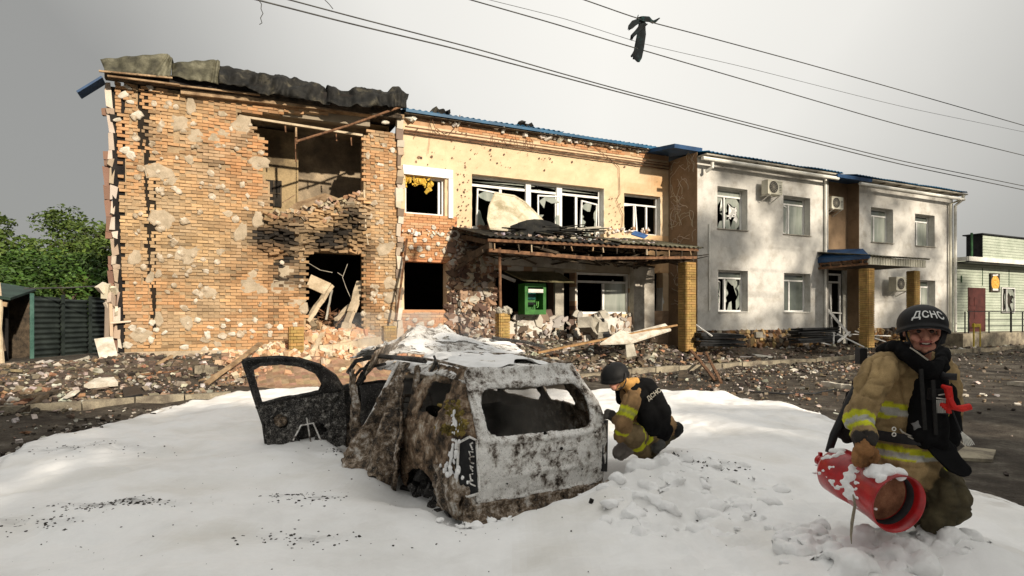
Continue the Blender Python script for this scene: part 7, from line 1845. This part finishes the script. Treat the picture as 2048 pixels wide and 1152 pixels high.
hd = skin_of('head', HD, .0042, M['vskin'], m1, 3, 0, 1)
mb = MB()
mb.tube([hl(-.026, -.079, -.062), hl(-.012, -.087, -.0645), hl(0, -.090, -.065), hl(.012, -.087, -.0645), hl(.026, -.079, -.062)], .0075, 8); adopt(mb.build('mouth', mat('dark_mouth', [(.3, (.05, .015, .012)), (.7, (.07, .02, .016))], 9, .6, 0, 30), None, smooth=True), m1)
mb = MB(); mb.tube([hl(-.016, -.0885, -.060), hl(0, -.0955, -.0612), hl(.016, -.0885, -.060)], .0042, 6); adopt(mb.build('teeth', mat('teeth', [(.3, (.5, .44, .36)), (.7, (.6, .54, .45))], 9, .5, 0, 30), None, smooth=True), m1)
for s_ in (-1, 1):
    mb = MB(); mb.lathe(hl(s_ * .030, -.070, .004), hl(0, -1, 0) - hl(0, 0, 0), [(0, .013), (.006, .011), (.010, .006), (.0115, .0005)], 12); adopt(mb.build('eye', mat('eye%d' % s_, [(.3, (.02, .015, .012)), (.7, (.05, .035, .03))], 60, .25, 0, 30), None, smooth=True), m1)
helmet(m1, hl(0, .012, .032), .130, .152, .120, HR - .02, .10, 'ДСНС', .020, tx=.12, ts=.062)
mb = MB(); mb.tube([hl(-.088, -.02, .03), hl(-.080, -.045, -.03), hl(-.055, -.060, -.09), hl(0, -.055, -.128), hl(.055, -.060, -.09), hl(.082, -.04, -.02), hl(.09, -.01, .03)], .0065, 6); adopt(mb.build('chin_strap', M['black'], None, smooth=True), m1)
mb = MB(); mb.tube([hl(.10, .03, .0), hl(.095, .05, -.06), hl(.05, .09, -.09)], .030, 8); adopt(mb.build('ear_cover', M['black'], None, smooth=True), m1); mb = MB(); mb.tube([hl(-.095, .04, .0), hl(-.08, .07, -.06)], .018, 8); adopt(mb.build('ear_cover', M['black'], None, smooth=True), m1)
# vest: thick collar, front plate, back plate
V1 = [cap(q(1766, 702, 4.02), .045, q(1792, 693, 3.86), .050, BLK), cap(q(1792, 693, 3.86), .052, q(1822, 712, 3.74), .050, BLK), cap(q(1822, 712, 3.74), .052, q(1856, 742, 3.70), .052, BLK), cap(q(1856, 742, 3.70), .052, q(1884, 730, 3.80), .048, BLK), cap(q(1884, 730, 3.80), .045, q(1886, 704, 3.95), .045, BLK), cap(q(1775, 697, 4.05), .05, q(1870, 700, 4.08), .05, BLK),
 cap(q(1842, 765, 3.80), .062, q(1836, 872, 3.72), .060, BLK), cap(q(1870, 765, 3.80), .075, q(1868, 880, 3.74), .085, BLK), cap(q(1855, 760, 3.78), .07, q(1852, 875, 3.71), .075, BLK), cap(q(1893, 780, 3.92), .065, q(1893, 875, 3.86), .075, BLK), cap(q(1900, 800, 4.05), .06, q(1900, 870, 4.0), .07, BLK),
 cap(q(1782, 715, 4.05), .06, q(1765, 850, 4.12), .07, BLK), cap(q(1850, 715, 4.15), .08, q(1850, 860, 4.15), .09, BLK), cap(q(1835, 872, 3.73), .05, q(1895, 900, 3.74), .055, BLK)]
skin_of('vest', V1, .012, M['vblack'], m1, 5, .006, 10, None, 4)
mb = MB()
ps = [q(1846, 884, 3.70), q(1902, 880, 3.72), q(1925, 915, 3.66), q(1948, 940, 3.62), q(1944, 952, 3.60), q(1926, 956, 3.60), q(1900, 944, 3.60), q(1872, 915, 3.62)]
n = len(ps); mb.add(ps + [p + Vector((.01, .045, .0)) for p in ps], [tuple(range(n)), tuple(range(2 * n - 1, n - 1, -1))] + [(i, i + n, (i + 1) % n + n, (i + 1) % n) for i in range(n)]); o = mb.build('groin_plate', M['vblack'], None); o.modifiers.new('b', 'BEVEL').width = .012; adopt(o, m1)
buf = np.ones((len(o.data.loops), 4), np.float32); buf[:, :3] = BLK
if 'Col' not in o.data.color_attributes: o.data.color_attributes.new('Col', 'FLOAT_COLOR', 'CORNER')
o.data.color_attributes['Col'].data.foreach_set('color', buf.ravel())
skin_of('back_pouch', [cap(q(1700, 790, 4.1), .035, q(1690, 850, 4.05), .045, BLK), cap(q(1694, 838, 4.0), .055, q(1692, 868, 4.0), .060, (.02, .017, .016)), cap(q(1716, 770, 4.12), .05, q(1730, 850, 4.12), .06, BLK)], .012, M['vblack'], m1, 4, .006, 12)
mb = MB(); mb.tube([q(1722, 760, 4.02), q(1700, 800, 4.0), q(1682, 840, 3.97), q(1668, 870, 3.95), q(1657, 905, 3.95)], [.03, .028, .026, .026, .022], 8); adopt(mb.build('hanging_strap', M['black'], None, smooth=True), m1)
mb = MB(); mb.box(q(1722, 712, 4.12), (.05, .06, .11)); adopt(mb.build('radio', M['black'], None), m1)
# belt
mb = MB()
cb = q(1806, 868, 3.90); pts = []
for k in range(33):
    an = 2 * math.pi * k / 32; pts.append(cb + Vector((.235 * math.cos(an), .215 * math.sin(an), -.012 * math.cos(an))))
for p, p2 in zip(pts, pts[1:]): mb.bar(p, p2 + (p2 - p) * .05, .012, .062)
bt = adopt(mb.build('belt', M['black'], None), m1)
for k, (px, py, r_) in enumerate(((1788, 858, .011), (1788, 869, .011))):
    mb = MB(); c = q(px, py, 3.665); mb.tube([c + Vector((r_ * math.cos(i * .5236), 0, r_ * math.sin(i * .5236))) for i in range(13)], .0035, 6, cap=False); adopt(mb.build('eyelet', M['gutter'], None), m1)
mb = MB()
for a_, b_ in (((1802, 862), (1812, 868)), ((1812, 868), (1822, 872)), ((1800, 858), (1806, 866)), ((1816, 873), (1826, 878))): mb.tube([q(*a_, 3.655), q(*b_, 3.655)], .0045, 6)
adopt(mb.build('buckle', M['concrete'], None), m1)
def star(c, r_): return [c + Vector((r_ * (1 if k % 2 else .55) * math.cos(k * .785 + .4), 0, r_ * (1 if k % 2 else .55) * math.sin(k * .785 + .4))) for k in range(8)]
mb = MB(); s0 = star(q(1833, 851, 3.635), .032); mb.add(s0 + [p + Vector((0, .008, 0)) for p in s0], [tuple(range(8)), tuple(range(15, 7, -1))] + [(i, i + 8, (i + 1) % 8 + 8, (i + 1) % 8) for i in range(8)]); adopt(mb.build('clip_plate', mat('dull_metal', [(.3, (.12, .12, .12)), (.7, (.22, .22, .22))], 9, .5, .1, 60, metal=.5), None), m1)
# pouches, torch, ribbon on the vest
mb = MB(); mb.box(q(1880, 806, 3.70), (.085, .05, .13), (0, .05, HR)); mb.box(q(1862, 788, 3.68), (.03, .03, .07), (0, .1, 0)); mb.box(q(1880, 781, 3.695), (.09, .055, .02), (0, 0, HR)); o = adopt(mb.build('pouch', M['black'], None), m1)
WEB = mat('webbing', [(.35, (.010, .010, .010)), (.65, (.022, .021, .020))], 30, .9, .3, 200)
for (x0, y0, x1, y1, Y) in ((1842, 738, 1850, 860, 3.64), (1866, 760, 1872, 870, 3.645)):
    mb = MB(); mb.bar(q(x0, y0, Y), q(x1, y1, Y), .022, .008, up=(0, 1, 0)); adopt(mb.build('webbing', WEB, None), m1)
mb = MB(); mb.tube([q(1820, 695, 3.70), q(1834, 704, 3.665), q(1850, 716, 3.65), (q(1856, 720, 3.655))], .0045, 6); adopt(mb.build('collar_piping', M['concrete'], None), m1)
mb = MB()
for k in range(6): mb.tube([q(1874 + k * 4, 800, 3.655), q(1874 + k * 4, 826, 3.655)], .003, 5)
mb.tube([q(1872, 796, 3.66), q(1898, 799, 3.66)], .004, 5); mb.tube([q(1877, 790, 3.66), q(1890, 788, 3.66)], .004, 5); adopt(mb.build('carabiner', M['gutter'], None), m1)
mb = MB(); mb.tube([q(1872, 742, 3.76), q(1888, 752, 3.70), q(1914, 754, 3.66)], [.02, .021, .022], 12); adopt(mb.build('torch', M['black'], None, smooth=True), m1)
RB = mat('red_ribbon', [(.35, (.50, .012, .010)), (.65, (.72, .03, .02))], 12, .6, .2, 60)
mb = MB(); mb.tube([q(1884, 772, 3.66), q(1896, 776, 3.63), q(1900, 800, 3.63), q(1898, 826, 3.64)], [.012, .024, .020, .014], 8); mb.tube([q(1898, 795, 3.62), q(1908, 815, 3.60), q(1924, 817, 3.58), q(1941, 813, 3.57)], [.016, .020, .022, .020], 8); mb.tube([q(1880, 808, 3.66), q(1890, 812, 3.65), q(1898, 822, 3.64)], [.012, .018, .012], 8); adopt(mb.build('ribbon', RB, None), m1)
mb = MB(); mb.tube([q(1895, 790, 3.63), q(1908, 830, 3.60), q(1922, 865, 3.58)], .005, 6); adopt(mb.build('lanyard', M['black'], None), m1)
mb = MB()
for k in range(7): mb.tube([q(1921, 862, 3.58), q(1926 + k * 2.6, 878, 3.58), q(1928 + k * 3.4, 892 - abs(k - 3), 3.58)], .0028, 5)
adopt(mb.build('key_tassel', M['gutter'], None), m1)
# gloved hand closed round the drum handle
G = WR + Vector((.0, -.0, -.03)); HP = q(1730, 915, 3.52)
GL = [cap(WR, .050, q(1729, 900, 3.52), .052, GLOVE), cap(q(1718, 903, 3.51), .036, q(1744, 905, 3.55), .036, GLOVE)]
for k in range(4):
    a_ = q(1710 + k * 10.5, 908 + k * 1.2, 3.50 + k * .012); b_ = q(1709 + k * 10.5, 922 + (1.5 if k in (1, 2) else 0), 3.475 + k * .012); c_ = q(1712 + k * 10.5, 931 + (2 if k in (1, 2) else -1), 3.52 + k * .012)
    GL += [cap(a_, .0185, b_, .0165, GLOVE), cap(b_, .0165, c_, .0135, GLOVE)]
GL += [cap(q(1746, 900, 3.53), .020, q(1755, 914, 3.50), .018, GLOVE), cap(q(1755, 914, 3.50), .018, q(1748, 927, 3.49), .015, GLOVE)]
skin_of('glove', GL, .0065, M['vcloth'], m1, 2, .002, 40)
GL2 = [cap(q(1880, 880, 3.92), .05, q(1872, 898, 3.85), .045, GLOVE)]
# foam caught round his knees
def froth(name, pts, label, voxel=.014):
    o = blobmesh(name, pts, voxel, M['froth'], None, 3); me = o.data
    for v in me.vertices:
        nn = mnoise.fractal(v.co * 11, 1, 2, 4); v.co += v.normal * (.022 * nn - .008) + mnoise.noise_vector(v.co * 5) * .025
    tag(o, label, 'foam', kind='stuff'); return o
pts = []
for k in range(70):
    px = random.uniform(1640, 1960); py = 1040 + 30 * math.sin((px - 1640) / 50.) * .3 + random.uniform(-18, 26); Y = random.uniform(3.35, 3.75)
    p = q(px, py, Y); p.z = surf_z(p.x, p.y) + random.uniform(-.03, .04); r_ = random.uniform(.03, .09); pts.append((p, (r_, r_, r_ * .75)))
for k in range(40):
    px = random.uniform(1560, 1660); p = q(px, random.uniform(960, 1040), random.uniform(3.6, 4.3)); p.z = surf_z(p.x, p.y) + random.uniform(-.02, .03); r_ = random.uniform(.03, .09); pts.append((p, (r_, r_, r_ * .7)))
froth('foam_clumps', pts, 'lumpy foam clumps around the knees of the firefighter with the red drum')
pts = []
for k in range(120):
    px = random.uniform(1200, 1560); p = q(px, random.uniform(880, 960), random.uniform(4.3, 6.2)); p.z = surf_z(p.x, p.y) + random.uniform(-.05, .02); r_ = random.uniform(.03, .10); pts.append((p, (r_, r_, r_ * .55)))
for k in range(46):
    px = random.uniform(1205, 1350); p = q(px, 905, random.uniform(5.6, 6.1)); p.z = surf_z(p.x, p.y) + random.uniform(-.03, .05); r_ = random.uniform(.04, .10); pts.append((p, (r_, r_, r_ * .7)))
froth('foam_clumps', pts, 'broken foam clumps between the car and the kneeling firefighter', .018)
pts = []
for k in range(60):
    u, v = random.uniform(-1.2, .9), random.uniform(-.5, -.18); w = CC + CR_ * u + CF_ * v; r_ = random.uniform(.02, .06); pts.append((Vector((w.x, w.y, surf_z(w.x, w.y) + random.uniform(-.02, .02))), (r_, r_, r_ * .6)))
froth('foam_clumps', pts, 'small foam clumps along the lower edge of the burnt tailgate')

# ---------------- red drum
A = q(1664, 934, 3.90); Bq = q(1797, 1008, 3.36); ax = (Bq - A).normalized(); L = (Bq - A).length
dr = empty('foam_drum', A); tag(dr, 'red foam generator drum splashed with foam, its open mouth towards the viewer', 'foam drum')
RR_ = .147
mb = MB(); mb.lathe(A, ax, [(-.02, .05), (0, .075), (.03, RR_ * .88), (.06, RR_), (L * .30, RR_ * 1.02), (L * .50, RR_ * .98), (L * .52, RR_ * .90), (L * .545, RR_ * .90), (L * .565, RR_ * 1.0), (L * .80, RR_ * 1.04), (L * .96, RR_ * 1.12), (L, RR_ * 1.14), (L * 1.012, RR_ * 1.14), (L * 1.01, RR_ * 1.09), (L * .93, RR_ * 1.02), (L * .78, RR_ * .97)], 56)
adopt(mb.build('shell', M['red'], None, smooth=True), dr)
mb = MB(); mb.lathe(A, ax, [(L * .80, RR_ * .965), (L * .79, RR_ * .9), (L * .80, .001)], 48); adopt(mb.build('mesh_disc', M['copper'], None, smooth=True), dr)
mb = MB(); mb.lathe(A, ax, [(L * .90, RR_ * 1.03), (L * .90, RR_ * .985), (L * .81, RR_ * .975)], 48); adopt(mb.build('inner_ring', M['black'], None, smooth=True), dr)
mb = MB(); mb.lathe(A, ax, [(-.13, .001), (-.13, .034), (-.10, .036), (-.10, .028), (-.085, .028), (-.085, .044), (-.06, .044), (-.055, .030), (-.03, .034), (.0, .06)], 20)
for k in (-1, 1): mb.bar(A - ax * .115 + Vector((0, 0, k * .03)), A - ax * .115 + Vector((0, 0, k * .055)), .02, .02)
adopt(mb.build('coupling', M['red'], None, smooth=False), dr)
mb = MB(); up_ = (Vector((0, 0, 1)) - ax * ax.z).normalized(); h0 = A + ax * L * .40 + up_ * RR_ * .9; h1 = A + ax * L * .62 + up_ * RR_ * .9
mb.tube([h0, h0 + up_ * .055 + ax * .01, (h0 + h1) / 2 + up_ * .07, h1 + up_ * .055 - ax * .01, h1], .009, 8); adopt(mb.build('handle', M['red'], None, smooth=True), dr)
mb = MB(); c = A + ax * L * .53
prev = None
mb.tube([q(1706, 985, 3.50), q(1710, 1010, 3.46), q(1704, 1045, 3.44), q(1702, 1070, 3.44), q(1703, 1088, 3.44)], [.005, .008, .009, .006, .002], 6); adopt(mb.build('strap', M['kerb'], None), dr)
sd_ = ax.cross(up_).normalized()
def dpnt(t_, an, off=0): return A + ax * L * t_ + (up_ * math.cos(an) + sd_ * math.sin(an)) * (RR_ * 1.0 + off)
pts = []
for t_, an, r_, n_ in ((.80, .25, .050, 12), (.74, -.05, .035, 6), (.66, .2, .03, 4), (.52, .6, .022, 7), (.55, 1.0, .02, 6), (.62, 1.5, .018, 6), (.22, .3, .03, 6), (.14, .8, .02, 4), (.30, 1.0, .016, 3), (.70, 1.9, .02, 5), (.45, 1.7, .018, 5), (.85, 1.7, .015, 3), (.10, 1.6, .02, 3), (.60, .9, .03, 9), (.56, 1.35, .028, 9), (.64, 1.7, .026, 8), (.20, 1.5, .018, 7), (.35, 1.75, .016, 8), (.72, 1.2, .02, 5), (.90, 2.0, .014, 4), (.15, .4, .03, 5)):
    sg = 1 if (dpnt(.5, 1.2) - dpnt(.5, 0)).y < 0 else -1
    for k in range(n_):
        p = dpnt(t_ + random.gauss(0, .035), sg * (an + random.gauss(0, .16)), -.004); r2 = r_ * random.uniform(.5, 1.1); pts.append((p, (r2, r2, r2 * .62)))
for k in range(10): pts.append((dpnt(.84 + random.gauss(0, .05), random.gauss(.15, .25), .012), random.uniform(.03, .045)))
o = blobmesh('foam_splash', pts, .007, M['froth'], None, 3)
for v in o.data.vertices: v.co += v.normal * .006 * mnoise.fractal(v.co * 25, 1, 2, 3)
tag(o, 'white foam splashes sitting on the red drum', 'foam', kind='stuff')

# ---------------- the second firefighter bending beside the car
b2 = q(1290, 905, 6.2); b2.z = surf_z(b2.x, b2.y)
m2 = empty('person', b2); tag(m2, 'firefighter crouching behind the right side of the burnt car, head bowed, seen from the back', 'person')
sh, el, wr = q(1264, 800, 5.98), q(1246, 848, 5.92), q(1224, 832, 6.02)
TAN3 = (.27, .165, .075)
K = [cap(q(1280, 800, 6.2), .16, q(1318, 850, 6.3), .17, TAN3), cap(q(1268, 792, 6.15), .14, q(1300, 850, 6.25), .15, TAN3), cap(sh, .098, el, .082, TAN3, [(.34, .48, YEL), (.48, .60, (.45, .45, .1)), (.60, .74, YEL)], bias=.004), cap(el, .075, wr, .055, TAN3, [(.72, 1, DGL)]), cap(q(1248, 850, 5.95), .085, q(1240, 872, 6.0), .07, TAN3, [(.45, .7, YEL)]),
 cap(wr, .042, q(1213, 826, 6.05), .040, (.10, .09, .08)), cap(q(1213, 826, 6.05), .022, q(1207, 832, 6.08), .014, (.1, .09, .08)), cap(q(1215, 822, 6.0), .018, q(1208, 824, 6.0), .014, (.1, .09, .08)), cap(q(1216, 830, 6.0), .018, q(1210, 838, 6.0), .014, (.1, .09, .08)),
 cap(q(1312, 858, 6.28), .15, q(1262, 872, 6.02), .105, TAN2, [(.50, .66, YEL), (.76, .80, YEL)]), cap(q(1262, 872, 6.02), .10, q(1288, 905, 6.2), .08, TAN2, [(.3, .5, YEL)]),
 cap(q(1262, 885, 6.1), .09, q(1240, 905, 6.2), .085, (.25, .22, .20)), cap(q(1318, 858, 6.35), .12, q(1300, 900, 6.3), .09, OLIVE), cap(q(1305, 895, 6.2), .08, q(1345, 862, 6.35), .075, OLIVE), cap(q(1345, 862, 6.35), .078, q(1352, 858, 6.3), .078, (.02, .02, .02)), cap(q(1312, 895, 6.15), .06, q(1322, 888, 6.12), .05, (.09, .09, .085)),
 cap(q(1262, 776, 6.15), .07, q(1244, 762, 6.15), .065, TAN3), cap(q(1256, 768, 6.05), .05, q(1272, 760, 6.1), .04, (.60, .33, .10)), cap(q(1247, 760, 6.05), .045, q(1256, 778, 6.08), .04, (.60, .33, .10)), cap(q(1238, 762, 6.10), .05, q(1232, 772, 6.12), .045, (.50, .30, .14))]
skin_of('body', K, .016, M['vcloth'], m2, 4, .008, 12, None, 9)
V2 = [cap(q(1262, 775, 6.12), .09, q(1290, 778, 6.2), .10, BLK), cap(q(1290, 780, 6.15), .13, q(1316, 835, 6.2), .135, BLK), cap(q(1282, 800, 6.08), .10, q(1300, 850, 6.1), .12, BLK), cap(q(1240, 780, 6.25), .06, q(1242, 800, 6.3), .06, BLK), cap(q(1308, 790, 6.1), .09, q(1326, 825, 6.12), .09, BLK), cap(q(1300, 850, 6.12), .10, q(1325, 862, 6.2), .11, BLK)]
skin_of('vest', V2, .016, M['vblack'], m2, 4, .006, 10, None, 4)
helmet(m2, q(1229, 750, 6.12), .125, .145, .120, -1.15, .55, None, .012)
skin_of('head', [dict(p0=tuple(q(1233, 758, 6.12)), r0=(.075, .085, .09), c=SKIN), cap(q(1222, 768, 6.08), .025, q(1228, 776, 6.08), .03, SKIN), cap(q(1224, 762, 6.03), .016, q(1220, 765, 6.03), .012, SKIN)], .008, M['vskin'], m2, 2, 0, 1)
mb = MB(); mb.tube([q(1251, 746, 6.0), q(1252, 762, 5.98), q(1247, 774, 5.99), q(1236, 778, 6.0)], .007, 6); adopt(mb.build('chin_strap', M['black'], None), m2)
# back lettering, mirrored from the photo's slanting white marks
c = bpy.data.curves.new('t', 'FONT'); c.body = 'ДСНС'; c.size = .058; c.offset = .001; c.extrude = .003; c.align_x = 'CENTER'; c.resolution_u = 3
to = bpy.data.objects.new('t', c); COL.objects.link(to); dg = bpy.context.evaluated_depsgraph_get(); dg.update(); me = bpy.data.meshes.new_from_object(to.evaluated_get(dg)); bpy.data.objects.remove(to)
me.materials.clear(); me.materials.append(M['concrete']); o = bpy.data.objects.new('lettering', me); COL.objects.link(o); o.parent = m2
o.location = q(1310, 792, 5.97) - m2.location; o.rotation_euler = (R(78), R(-34), R(14))
